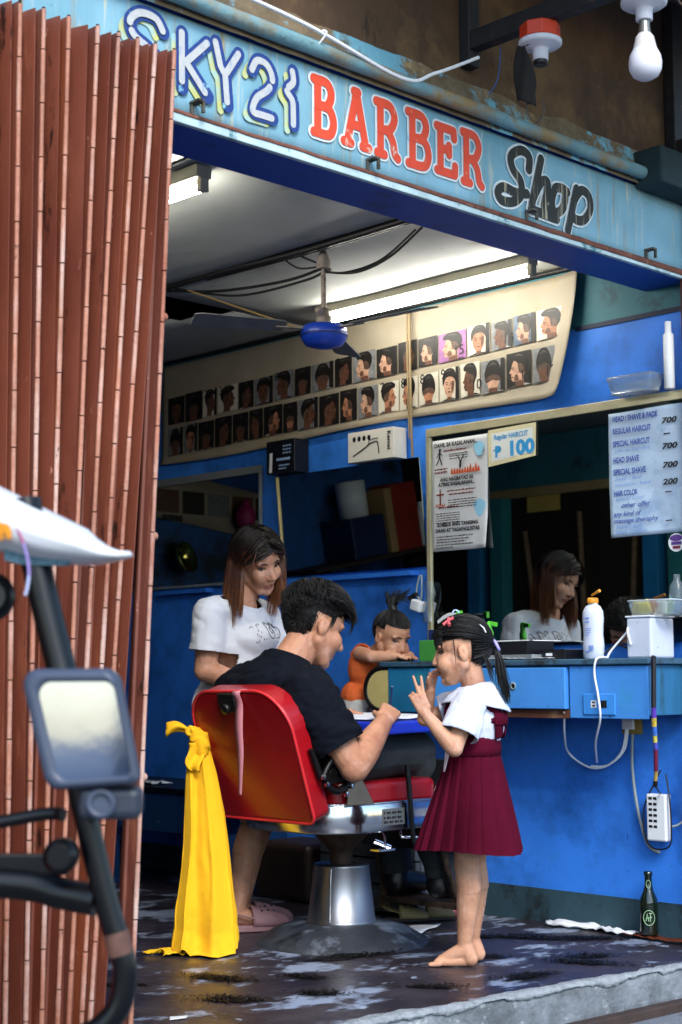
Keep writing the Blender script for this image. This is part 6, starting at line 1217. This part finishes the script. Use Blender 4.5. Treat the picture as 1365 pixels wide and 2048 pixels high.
mb = MB(); mb.ell((-.165, 1.388, .975), (.096, .077, .105)); mb.ell((-.175, 1.41, .86), (.10, .085, .08)); bm = blob(mb, .005, 4); bcut(bm, (-.163, 1.37, 1.045), (0, -.3, 1), .13); bcut(bm, (-.175, 1.41, .835), (0, 0, -1), .15); bfold(bm, lambda c: .004 * noise.noise(c * 22)); tt = bbuild(bm, 'tank_top', M('orange_tank_cotton', 'd2602a', .85, var=.1, scale=8), td, solid=.003)
for q in (-1, 1): mb = MB(); mb.tube(crv([(-.165 + q * .052, 1.325, 1.03), (-.165 + q * .05, 1.345, 1.066), (-.165 + q * .052, 1.39, 1.068), (-.165 + q * .056, 1.43, 1.03)]), .011, 6, flat=.35); mb.build('shoulder_strap', MATS['orange_tank_cotton'], tt)
m_pat = M('patterned_pants_cotton', 'b5b3b0', .85, var=.05, dirt=[('7a4a4a', 22, .42, .05, (1, 1, 1)), ('3f6a4c', 26, .38, .05, (1, 1, 1)), ('3a3f55', 30, .36, .05, (1, 1, 1))])
mb = MB(); mb.ell((-.172, 1.41, .83), (.105, .09, .075)); 
for x in (-.215, -.125): mb.cone((x, 1.41, .80), .068, (x, 1.385, .56), .055)
bm = blob(mb, .006, 4)
for x in (-.215, -.125): bcut(bm, (x, 1.385, .565), (0, 0, -1), .075)
bcut(bm, (-.172, 1.41, .875), (0, 0, 1), .14); bbuild(bm, 'pants', m_pat, td, solid=.003)
rn = random.Random(8); mb = MB(); hc_ = fr.P(HC * hs); tie = V((-.30, .08, .95)).normalized()
hlt = lambda d: (d.z > -.85 if d.x < -.28 else (d.z > .10 if d.x < .25 else d.z > .42))
cap(mb, fr, hs, lambda d: hlt(d) and not (abs(d.y) > .8 and d.z < .1 and d.x > -.3), .003)
for i in range(1400):
    d = rdir(rn)
    if not hlt(d) or (abs(d.y) > .8 and d.z < .05 and d.x > -.3): continue
    pts = [scalp(fr, hs, slerp(d, tie, k / 5), .005 + .005 * rn.random()) for k in range(6)]; ribbon(mb, pts, .003, hc_, tip=.7)
tp = scalp(fr, hs, tie, -.004); ax = V((.715, -.699, 0)); o_ = len(mb.f)
mb.cone(tp, .020, tp + V((0, 0, .030)) - ax * .006, .013); mb.cone(tp + V((0, 0, .030)) - ax * .006, .013, tp + V((0, 0, .058)) - ax * .002, .007)
for i in range(240):
    u_, v_ = rn.uniform(-1, 1), rn.uniform(-1, 1); pts = [tp + V((0, 0, .004)) + V((0, 0, 1)) * (.105 * t - .045 * t * t * t * (1 + .8 * v_)) + ax * (.017 * u_ * (1 + .3 * t) - .030 * (1 - t) * t + .045 * t * t * (.5 + .8 * u_)) + V((.7, .7, 0)) * (.013 * v_) for t in (0, .2, .4, .6, .8, 1)]; ribbon(mb, pts, .004, hc_)
mb.build('hair', HB3, td)
# ================================================================ schoolgirl
m_skg = skin('girl_skin', 'c99678')
gl = thing('person', 'barefoot schoolgirl in white blouse and maroon pinafore holding up two fingers', 'person', (-.87, .21, 0))
fr = Fr((-.990, .150, 1.016), (-.66, .75, -.16), (-.12, .14, 1)); hs = .90
F = V((-.51, .86, 0)); Lf = V((-.86, -.51, 0))
mb = MB(); head(mb, fr, hs, True); mb.cone(fr.P(-.022, 0, -.045), .039, (-.945, .132, .895), .041)
mb.ell((-.938, .135, .81), (.085, .085, .11)); mb.ell((-.915, .155, .62), (.09, .09, .10))
S, E_, Wr = V((-1.025, .085, .852)), V((-1.100, .085, .712)), V((-1.158, .157, .822)); S2, E2, W2 = V((-.865, .185, .852)), V((-.985, .315, .80)), V((-1.015, .262, .895))
mb.cone(S, .034, E_, .028); mb.cone(E_, .029, E_.lerp(Wr, .3), .028); mb.cone(E_.lerp(Wr, .3), .028, Wr, .018); mb.cone(S2, .034, E2, .027); mb.cone(E2, .028, W2, .018)
hand(mb, Wr, (-.30, .22, .92), (.5, .62, .1), -1, .70, (0, 0, 1.25, 1.25), 2.2, (.55, .15, .8), lens=(.078, .086, .07, .055)); hand(mb, W2, (.0, -.25, .9), (.1, -.8, -.2), -1, .64, (.8, .8, .9, .9), .6)
for (h_, k, a, fd) in ((V((-.955, .14, .60)), V((-.945, .175, .335)), V((-.925, .205, .075)), V((-.60, .80, 0))), (V((-.875, .175, .60)), V((-.862, .215, .335)), V((-.835, .25, .075)), V((-.60, .80, 0)))):
    mb.cone(h_, .058, k, .041); mb.cone(k, .041, k.lerp(a, .3) - F * .010, .0425); mb.cone(k.lerp(a, .3) - F * .010, .0425, a, .0245); mb.cone(a, .025, a - fd * .018 + V((0, 0, -.048)), .026); mb.cone(a + V((0, 0, -.02)), .027, a + fd * .075 + V((0, 0, -.056)), .018)
    sd = V((-fd.y, fd.x, 0))
    mb.cone(a - fd * .01 + V((0, 0, -.056)), .019, a + fd * .085 + sd * .012 + V((0, 0, -.060)), .0145); mb.cone(a + V((0, 0, -.058)), .018, a + fd * .08 - sd * .014 + V((0, 0, -.061)), .0135)
    for j, (o_, l_, r_) in enumerate(((.024, .028, .0098), (.009, .03, .0074), (-.003, .027, .007), (-.014, .022, .0066), (-.023, .016, .0062))): b0 = a + fd * (.082 - .006 * j) + sd * o_ + V((0, 0, -.064)); mb.cone(b0, r_, b0 + fd * l_ + V((0, 0, -.003)), r_ * .85)
bm = blob(mb, .0032, 4); face_deform(bm, fr, hs)
for v in bm.verts:
    if v.co.z < .003: v.co.z = .003
bvh = BVHTree.FromBMesh(bm); bbuild(bm, 'body', m_skg, gl); face_bits(fr, hs, gl, bvh, closed=True)
# blouse with puffed sleeves
m_blo = M('white_blouse_cotton', 'cfd4e6', .8, var=.04, scale=6, bump=.12, bscale=16); m_mar = M('maroon_uniform_cloth', '4c0a20', .9, var=.14, scale=10, bump=.15, bscale=60, spec=.08)
GM = Matrix((F.normalized(), Lf.normalized(), V((0, 0, 1)))).transposed()
mb = MB(); mb.ell((-.937, .136, .80), (.092, .104, .12), 0, 20, 14, GM); mb.cone((-.985, .108, .85), .058, (-.89, .165, .85), .058); mb.ell((-.932, .143, .735), (.080, .098, .05), 0, 20, 14, GM)
for (a, b) in ((S, E_), (S2, E2)): mb.cone(a, .052, a.lerp(b, .55), .066); mb.ell(a.lerp(b, .42), (.062, .062, .062)); mb.cone(a.lerp(b, .55), .066, a.lerp(b, .80), .055)
bm = blob(mb, .0045, 4); bfold(bm, lambda c: .006 * noise.noise((c.x * 16, c.y * 16, c.z * 14)) + .007 * abs(noise.noise((c.x * 30, c.y * 30, c.z * 16))))
bcut(bm, S.lerp(E_, .70), (E_ - S), .085); bcut(bm, S2.lerp(E2, .70), (E2 - S2), .08); bcut(bm, (-.945, .132, .895), (0, 0, 1), .08)
bvh = BVHTree.FromBMesh(bm); bl_ = bbuild(bm, 'blouse', m_blo, gl, solid=.003)
for (a, b, r) in ((S, E_, .054), (S2, E2, .050)): c = a.lerp(b, .70); mb = MB(); mb.lathe([(r, -.012), (r + .003, -.006), (r + .002, .006), (r - .004, .008)], c, 24, axis=(b - a)); 
# pleated skirt
cw, chm = V((-.932, .147, .705)), V((-.930, .168, .378)); NP = 20
def pleat(a, b):
    t = a * 2 * PI; r0 = .099 + .070 * b ** 1.0; sw_ = (a * NP) % 1; pl = (sw_ - .5) * (.003 + .020 * b)
    c = cw.lerp(chm, b); rr_ = r0 + pl + .010 * b * math.sin(3 * t + .7) + .004 * b * math.sin(7 * t)
    d_ = V((math.cos(t), math.sin(t), 0)); rr_ *= 1 - .20 * (1 - b) ** 1.6 * d_.dot(F.normalized()) ** 2
    return c + d_ * rr_ + V((0, 0, .008 * math.sin(2 * t + 1.2) * b))
mb = MB(); mb.grid(pleat, NP * 8, 14, cu=True, sm=False); mb.build('pleated_skirt', m_mar, gl, solid=.003)
mb = MB(); WB = [(.098, -.034), (.1085, -.032), (.1105, -.01), (.109, .012), (.105, .032), (.096, .034)]
mb.grid(lambda a, b: (lambda d_, q: V((-.932, .147, .715 + q[1])) + d_ * (q[0] * (1 - .20 * d_.dot(F.normalized()) ** 2)))(V((math.cos(a * 2 * PI), math.sin(a * 2 * PI), 0)), WB[int(b * 5 + .5)]), 48, 5, cu=True); mb.build('waistband', m_mar, gl)
gr = lambda dr, z, out: (lambda h: h[0] + h[1] * out if h[0] is not None else V((-.937, .136, z)) + dr * .11)(bvh.ray_cast(V((-.937, .136, z)) + dr * .4, -dr, .5))
def strap(pts, w0, name):
    mb = MB(); ps_ = crv([tuple(p) for p in pts], 6)
    mb.grid(lambda a, b: (lambda i: ps_[i] + ((ps_[min(i + 1, len(ps_) - 1)] - ps_[max(i - 1, 0)]).cross(ps_[i] - V((-.937, .136, .80)))).normalized() * (a - .5) * w0 + (ps_[i] - V((-.937, .136, .80))).normalized() * (.004 * (1 - (2 * a - 1) ** 2)))(int(b * (len(ps_) - 1) + .5)), 6, len(ps_) - 1); mb.build(name, m_mar, gl, solid=.004)
for q in (-1, 1):
    sdv = Lf * q; b_ = -F
    dr1 = (b_ * .85 + sdv * .55).normalized(); dr2 = (b_ * .70 + sdv * .72).normalized(); dr3 = (F * .75 + sdv * .6).normalized()
    strap([gr((b_ * .9 + sdv * .35).normalized(), .745, .006), gr(dr1, .79, .007), gr(dr1, .825, .005), gr(dr2, .84, .004), V((-.937, .136, .870)) + sdv * .080 - F * .01, gr(dr3, .85, .005), gr(dr3, .80, .007), gr(dr3, .745, .006)], .036, 'pinafore_strap')
strap([gr((-F * .75 + Lf * k).normalized(), .80, .009) for k in (.75, .4, 0, -.4, -.75)], .042, 'pinafore_back_band')
# collar lying over the shoulders
mb = MB(); nk = V((-.945, .132, .897))
def coll(a, b):
    t = a * 2 * PI; d = V((math.cos(t), math.sin(t), 0)); bk_ = -d.dot(F); R_ = .054 + (.052 + .010 * max(0, bk_) + .008 * abs(d.dot(Lf))) * b
    z = nk.z + .012 - .016 * b - .050 * b ** 1.5 * (1 - .35 * abs(d.dot(Lf))) - .012 * max(0, bk_) * b + .012 * bk_ * (1 - b) - .010 * max(0, bk_) * b
    z -= .0; g_ = (1 - abs(d.dot(Lf))) ; 
    return V((nk.x, nk.y, 0)) + d * R_ + V((0, 0, z + .006 * noise.noise((a * 8, b * 2, 0))))
mb.grid(coll, 56, 10, cu=True); mb.build('collar', m_blo, gl, solid=.004)
mb = MB(); rb = V((-.932, .147, .70)) + (F * .5 + Lf * .75).normalized() * .112
mb.grid(lambda a, b: rb + V((0, 0, -.075 * b + .01)) + (F * .75 - Lf * .5).normalized() * ((a - .5) * .022 * (1 - b * .7)) + (F * .5 + Lf * .75).normalized() * (.008 + .02 * b), 4, 6); mb.build('ribbon_tail', M('white_red_ribbon', 'd3c0c6', .7, dirt='c0142a', dscale=26, damt=.46, dsoft=.04), gl, solid=.002)
# hair
rn = random.Random(21); mb = MB(); hc_ = fr.P(HC * hs); tie = V((-.93, .10, -.28)).normalized()
hlg = lambda d: (d.z > -.93 if d.x < -.24 else (d.z > .10 if d.x < .15 else d.z > .20))
cap(mb, fr, hs, lambda d: hlg(d) and not (abs(d.y) > .82 and d.z < .10 and -.3 < d.x < .3), .004)
for i in range(4200):
    d = rdir(rn)
    if not hlg(d) or (abs(d.y) > .82 and d.z < .08 and -.3 < d.x < .3) or (d.x > .0 and d.z < .30): continue
    of = .005 + .013 * rn.random(); mid = slerp(d, tie, .5); mid = (mid + V((0, 0, .05))).normalized()
    pts = [scalp(fr, hs, slerp(d, mid, k / 3) if k < 3 else slerp(mid, tie, (k - 3) / 3), of) for k in range(7)]; ribbon(mb, pts, rn.uniform(.0014, .0028), hc_, tip=.7)
for i in range(320):   # fringe and side wisps
    q = rn.uniform(-.75, .75); d = V((.80 - .25 * abs(q), q, .55)).normalized(); p0 = scalp(fr, hs, d, .012); L = rn.uniform(.040, .066)
    pts = [p0 + fr.f * (.009 * math.sin(t * 2.2)) - fr.u * (L * t ** 1.3) + fr.l * (.006 * q * t) for t in (0, .25, .5, .75, 1)]; ribbon(mb, pts, .003, hc_)
for i in range(22):
    q = rn.choice((-1, 1)); d = V((.26, q * .9, rn.uniform(.0, .2))).normalized(); p0 = scalp(fr, hs, d, .008); pts = [p0 + V((0, 0, -.075 * t)) - fr.f * (.006 * t) + fr.l * (q * .004) for t in (0, .3, .6, 1)]; ribbon(mb, pts, .003, hc_)
tp = scalp(fr, hs, tie, .012); bk_ = -fr.f
for i in range(230):
    u_, v_, L = rn.gauss(0, .5), rn.gauss(0, .5), rn.uniform(.13, .19)
    pts = [tp + V((.60, -.66, 0)) * (.024 * math.sin(min(t * 3, 1) * PI / 2) + .028 * t * t + .008 * v_ * t) + V((0, 0, .012 * math.sin(min(t * 4, 1) * PI) - L * t)) + V((.7, .7, 0)) * (.014 * u_ * math.sin(t * PI * .6 + .3)) + V((.715, -.699, 0)) * (.010 * v_ * math.sin(t * 2.4)) for t in (0, .12, .25, .4, .55, .7, .85, 1)]; ribbon(mb, pts, .004, tp + V((-.05, .05, -.05)))
for i in range(36):
    d = V((-.75, rn.uniform(-.2, .8), -.62)).normalized(); p0 = scalp(fr, hs, d, .002); L = rn.uniform(.05, .10); pts = [p0 + V((0, 0, -L * t)) + V((.6, -.66, 0)) * (.03 * t) for t in (0, .3, .6, 1)]; ribbon(mb, pts, .003, hc_)
mb.build('hair', HB3, gl)
def onhead(b_dir, out=.02): return scalp(fr, hs, V(b_dir), out)
mb = MB(); c = onhead((.32, .62, .80), .019); nr = (c - hc_).normalized(); tu = nr.cross(V((0, 0, 1))).normalized(); tv = tu.cross(nr)
for k in (-1, 1): mb.tube([c + tu * k * .012 - tv * .016 + nr * .001 * k, c + nr * (.003 + .001 * k), c - tu * k * .011 + tv * .016 + nr * .001 * k], [.0062, .0046, .0058], 8)
tag(mb.build('hair_clip', M('coral_clip_plastic', 'd05a62', .4)), 'coral pink crossed hair clip on the schoolgirl\'s head', 'hair clip')
mb = MB(); a_, b_, c_ = onhead((-.62, .62, .48), .019), onhead((-.70, .62, .34), .021), onhead((-.76, .62, .18), .019); mb.tube([c_, b_, a_], [.006, .0068, .004], 8, flat=.5); tag(mb.build('hair_clip', M('white_clip_plastic', 'd5d5dc', .35)), 'white snap clip at the back of the schoolgirl\'s head', 'hair clip')
mb = MB(); mb.tube([tp + V((.60, -.66, 0)) * .016 + V((.7, .7, 0)) * (.017 * math.cos(t)) + V((-.3, .33, .9)) * (.017 * math.sin(t)) for t in [k * PI / 8 for k in range(16)]], .0055, 6, closed=True); tag(mb.build('hair_tie', M('lilac_hair_tie', 'a9a0dc', .6)), 'lilac band round the schoolgirl\'s ponytail', 'hair tie')
mb = MB(); q_ = onhead((.05, .3, .98), .02); mb.tube([q_ + V((.715, -.699, 0)) * (.010 * math.cos(t)) + V((0, 0, .010 * math.sin(t) + .004)) for t in [k * PI / 6 for k in range(7)]], .003, 6); tag(mb.build('hair_clip', M('pale_blue_clip', 'a8bfe0', .4)), 'small pale blue clip on top of the schoolgirl\'s head', 'hair clip')
# ---------------------------------------------------------------- parked tricycle in the foreground
m_bl = M('black_enamel_tube', '07080b', .3, var=.2, scale=12, spec=.4); m_bworn = M('worn_brown_patch', '5a3d33', .7, var=.4, scale=40)
m_vis = M('white_fibreglass', 'd9dadd', .4, var=.04, scale=5)
tr = thing('tricycle', 'parked tricycle with white roof edge, black tube frame and side mirror in the foreground', 'tricycle', (-3.75, -1.35, -.15))
ax = V((.715, -.699, 0)); dp = V((.699, .715, 0))                 # across and away from the street side
def tp3(x, z, d=0.): return V((-3.6, -1.40, 0)) + ax * x + dp * d + V((0, 0, z))   # tricycle's own side plane
# roof: shallow shell whose front corner points right
mb = MB()
def roof(a, b):
    x = -.60 + .69 * a; top = 1.245 - .50 * max(0, a - .35) ** 2 * .62 - .055 * max(0, a - .55); bot = 1.145 - .035 * a ** 2 * 1.0
    if b < .5: t = b * 2; return tp3(x, bot + (top - bot) * t * .55, .02 - .05 * math.sin(t * PI * .5) * (1 - a * .3))
    t = (b - .5) * 2; return tp3(x, bot + (top - bot) * (.55 + .45 * t), -.03 * (1 - a * .3) + .55 * t)
def visor(a, b):
    x = -.62 + .712 * a; zt = 1.192 - .50 * (x + .086) if x > -.086 else 1.192 + .24 * (1 - math.exp((x + .086) * 2.2)); zl = 1.116 - .34 * (x + .086) + 1.7 * max(0, x + .086) ** 2 if x > -.086 else 1.116 - .10 * (x + .086)
    q = [(zl + .004, .10), (zl, .0), (zl + .25 * (zt - zl), -.035), (zl + .55 * (zt - zl), -.045), (zl + .8 * (zt - zl), -.035), (zt, .0), (zt + .01, .5 * (1 - .97 * a))]
    i = min(int(b * 6), 5); f = b * 6 - i; z = q[i][0] * (1 - f) + q[i + 1][0] * f; d = q[i][1] * (1 - f) + q[i + 1][1] * f
    s = 1 - .75 * max(0, a - .9) / .1
    return tp3(x, zl + (z - zl) * (s if a > .9 else 1), d * (s if d < .2 else 1) + .03 * a)
mb.grid(visor, 40, 18); mb.build('roof_shell', m_vis, tr, solid=.006)
mb = MB(); mb.tube([visor(k / 30, .74) + V((0, 0, .001)) for k in range(31)], .0045, 6); mb.build('roof_lip', m_vis, tr)
mb = MB(); mb.prism([(-.085, 1.135), (-.03, 1.122), (.01, 1.100), (.005, 1.092), (-.06, 1.094), (-.085, 1.10)], tp3(0, 0, .015), ax, (0, 0, 1), dp * .01); mb.build('roof_trim', M('blue_mesh_trim', '3f6070', .6, var=.6, scale=90), tr)
# windscreen post, lower fork tube and cross bars
P = tp3
def tb(name, pts, r, m=m_bl, n=12):
    mb = MB(); mb.tube(crv([tuple(p) for p in pts], 10), r, n); return mb.build(name, m, tr)
tb('windscreen_post', [P(-.062, 1.19, .05), P(-.045, 1.10, .04), P(-.005, .95, .03), P(.02, .87, .02), P(.03, .78, .02)], .0215)
tb('fork_tube', [P(.02, .80, .02), P(.045, .70, .02), P(.066, .62, .02), P(.082, .57, .02), P(.092, .53, .02), P(.085, .485, .02), P(.06, .455, .02), P(.03, .44, .02)], .0175)
tb('fork_patch', [P(.0785, .583, .02), P(.0865, .553, .02)], .0182, m_bworn)
tb('cross_bar', [P(-.5, .70, .05), P(-.15, .725, .05), P(-.03, .742, .05), P(.0, .742, .04)], .0095)
tb('cross_bar', [P(-.5, .655, .05), P(-.1, .648, .05), P(.0, .633, .04), P(.05, .625, .03)], .0225)
mb = MB(); mb.obox(P(-.27, .672, .055), ax, dp, (0, 0, 1), .55, .02, .03); mb.build('bar_plate', m_bl, tr, bevel=.003)
mb = MB(); mb.lathe([(.018, -.02), (.024, -.016), (.024, .014), (.016, .02)], P(.005, .69, .0), 16, axis=-dp); mb.build('clamp_knob', m_bl, tr)
mb = MB(); mb.lathe([(.03, -.03), (.036, -.02), (.036, .02), (.02, .026)], P(-.115, 1.05, .06), 18, axis=-dp + ax * .3); mb.build('lamp_pod', m_bl, tr)
mb = MB(); mb.obox(P(-.21, 1.10, .08), ax, dp, (0, 0, 1), .2, .04, .16); mb.build('dash_panel', m_bl, tr, bevel=.01)
# side mirror
hub = P(.040, .870, -.06)
mr = V(ax); mn_ = (-dp + V((0, 0, .011)) - ax * .12).normalized(); mu = mn_.cross(mr); mu = mu if mu.z > 0 else -mu; mr = mu.cross(mn_).normalized() * (1 if mu.cross(mn_).dot(ax) > 0 else -1)
def mo(k, sh=0.): 
    pts = []
    for (cx, cy, a0, r) in ((.052, .070, 0, .022), (-.066, .062, 90, .03), (-.050, -.078, 180, .026), (.075, -.082, 270, .014)):
        for q in range(9): a = math.radians(a0 + 11.25 * q); pts.append(((cx + r * math.cos(a)) * k * .75 - .10 * (cy + r * math.sin(a)) * k, (cy + r * math.sin(a)) * k * .81))
    return pts
mi_ = mb = MB(); N = len(mo(1)); rings = [(.55, -.062), (.84, -.056), (.99, -.036), (1.04, -.012), (1.03, .004), (.98, .013), (.86, .015), (.82, .009)]
for (k, d) in rings: mb.v += [hub + mr * (x + (.009 if k < .9 and d > 0 else 0)) + mu * (y - (.003 if k < .9 and d > 0 else 0)) + mn_ * d for x, y in mo(k)]
for j in range(len(rings) - 1):
    for i in range(N): mb.f.append([j * N + i, j * N + (i + 1) % N, (j + 1) * N + (i + 1) % N, (j + 1) * N + i]); mb.m.append(0); mb.s.append(True)
mb.f.append(list(range(N))[::-1]); mb.m.append(0); mb.s.append(True)
mh = mb.build('side_mirror', M('grey_mirror_housing', '3e4658', .4, var=.1, scale=10), tr)
mb = MB(); mb.poly([hub + mr * (x + .009) + mu * (y - .003) + mn_ * .0102 for x, y in mo(.832)]); mb.build('mirror_glass', M('side_mirror_glass', '9fb0cc', .06, metal=1., var=.04, scale=9, bump=.03, bscale=6), mh)
mb = MB(); mb.obox(P(.078, .765, -.035), ax, dp, (0, 0, 1), .085, .05, .045); mk_ = mb.build('mirror_clamp', M('grey_clamp_plastic', '272d3a', .45, var=.1), tr, bevel=.012, seg=3)
mb = MB(); mb.lathe([(.02, 0), (.021, .004), (.013, .005), (.011, -.004)], P(.068, .765, -.061), 18, axis=-dp); mb.build('clamp_ring', MATS['grey_mirror_housing'], mk_)
tb('mirror_stalk', [P(.035, .81, -.03), P(.05, .79, -.03), P(.065, .775, -.03)], .012)
# cab and wheels (left of and below the frame)
mb = MB(); mb.prism([(-1.75, .10), (-.42, .10), (-.30, .22), (-.28, .60), (-.40, .66), (-1.60, .70), (-1.75, .60)], P(0, 0, .10), ax, (0, 0, 1), dp * .75); mb.build('cab_body', M('red_cab_enamel', '8a1a1c', .3, var=.1, coat=.3), tr, bevel=.03, seg=3)
for (x, d) in ((-1.6, .13), (-1.6, .80), (-.45, .80)): tb('roof_post', [P(x, .66, d), P(x, 1.0, d), P(x + .02, 1.20, d)], .016)
mb = MB(); mb.grid(lambda a, b: P(-1.75 + 1.2 * a, 1.235 + .09 * math.sin(b * PI) + .02 * a, .02 + .9 * b), 12, 10); mb.build('roof_panel', m_vis, tr, solid=.008)
for (x, d) in ((-1.35, .06), (-1.35, .88), (-.12, .30)):
    c_ = P(x, .10, d); mb = MB(); mb.tube([c_ + ax * (.185 * math.cos(t)) + V((0, 0, .185 * math.sin(t))) for t in [k * PI / 16 for k in range(32)]], .032, 10, closed=True); wh = mb.build('wheel', M('black_tyre', '141416', .8), tr)
    mb = MB(); mb.lathe([(.04, -.03), (.05, -.02), (.15, -.012), (.155, 0), (.15, .012), (.05, .02), (.04, .03)], c_, 24, axis=dp); mb.build('rim', m_chrome, wh)
tb('front_fork', [P(.03, .44, .02), P(-.05, .40, .10), P(-.11, .30, .27), P(-.12, .11, .27)], .0175)
# bead string and tassel hanging under the roof
ro = thing('bead_string', 'string of pink and lilac beads with an orange tassel hanging in the tricycle', 'beads', P(-.075, 1.05, -.03))
for k in range(24):
    t = k / 23; p = P(-.066 + .028 * math.sin(t * 2.0) - .006 * t, 1.155 - .105 * t, -.02); mb = MB(); mb.ell(p, .0026, 0, 8, 6); mb.build('bead', M('pink_bead', 'b0608a', .3) if k < 8 else (M('lilac_bead', '9a86c4', .3) if k < 18 else M('pale_bead', 'b9bfe0', .3)), ro)
mb = MB()
for k in range(30): a = random.uniform(-1, 1); q = P(-.080 + .006 * a, 1.158, -.022); mb.tube([q, q + V((0, 0, -.015)) + ax * .004 * a, q + V((0, 0, -random.uniform(.022, .034))) + ax * .008 * a], .0012, 4)
mb.build('tassel', M('orange_tassel', 'd08a1e', .8), ro)

# ---------------------------------------------------------------- across the street (wall added for the mirror to reflect, low to let skylight in)
oh = thing('reflection_wall', 'low pale blue wall added across the street for the side mirror to reflect', 'wall', (-8, -11.5, -.118))
m_oh = M('pale_blue_render', '8f9fb4', .8, var=.2, scale=.8, dirt='5d6878', dscale=.6, damt=.45)
mb = MB(); mb.box(-26, -11.8, -.117, 8, -11.5, 1.25); mb.build('wall', m_oh, oh)
mb = MB(); mb.box(-26, -11.49, -.116, 8, -11.45, .55); mb.build('base_band', M('dark_plinth', '3a424e', .8, var=.3, scale=1), oh)
mb = MB(); mb.box(-26, -11.84, 1.251, 8, -11.46, 1.31); mb.build('coping', M('grey_coping', '8a8c8e', .8), oh, bevel=.01)
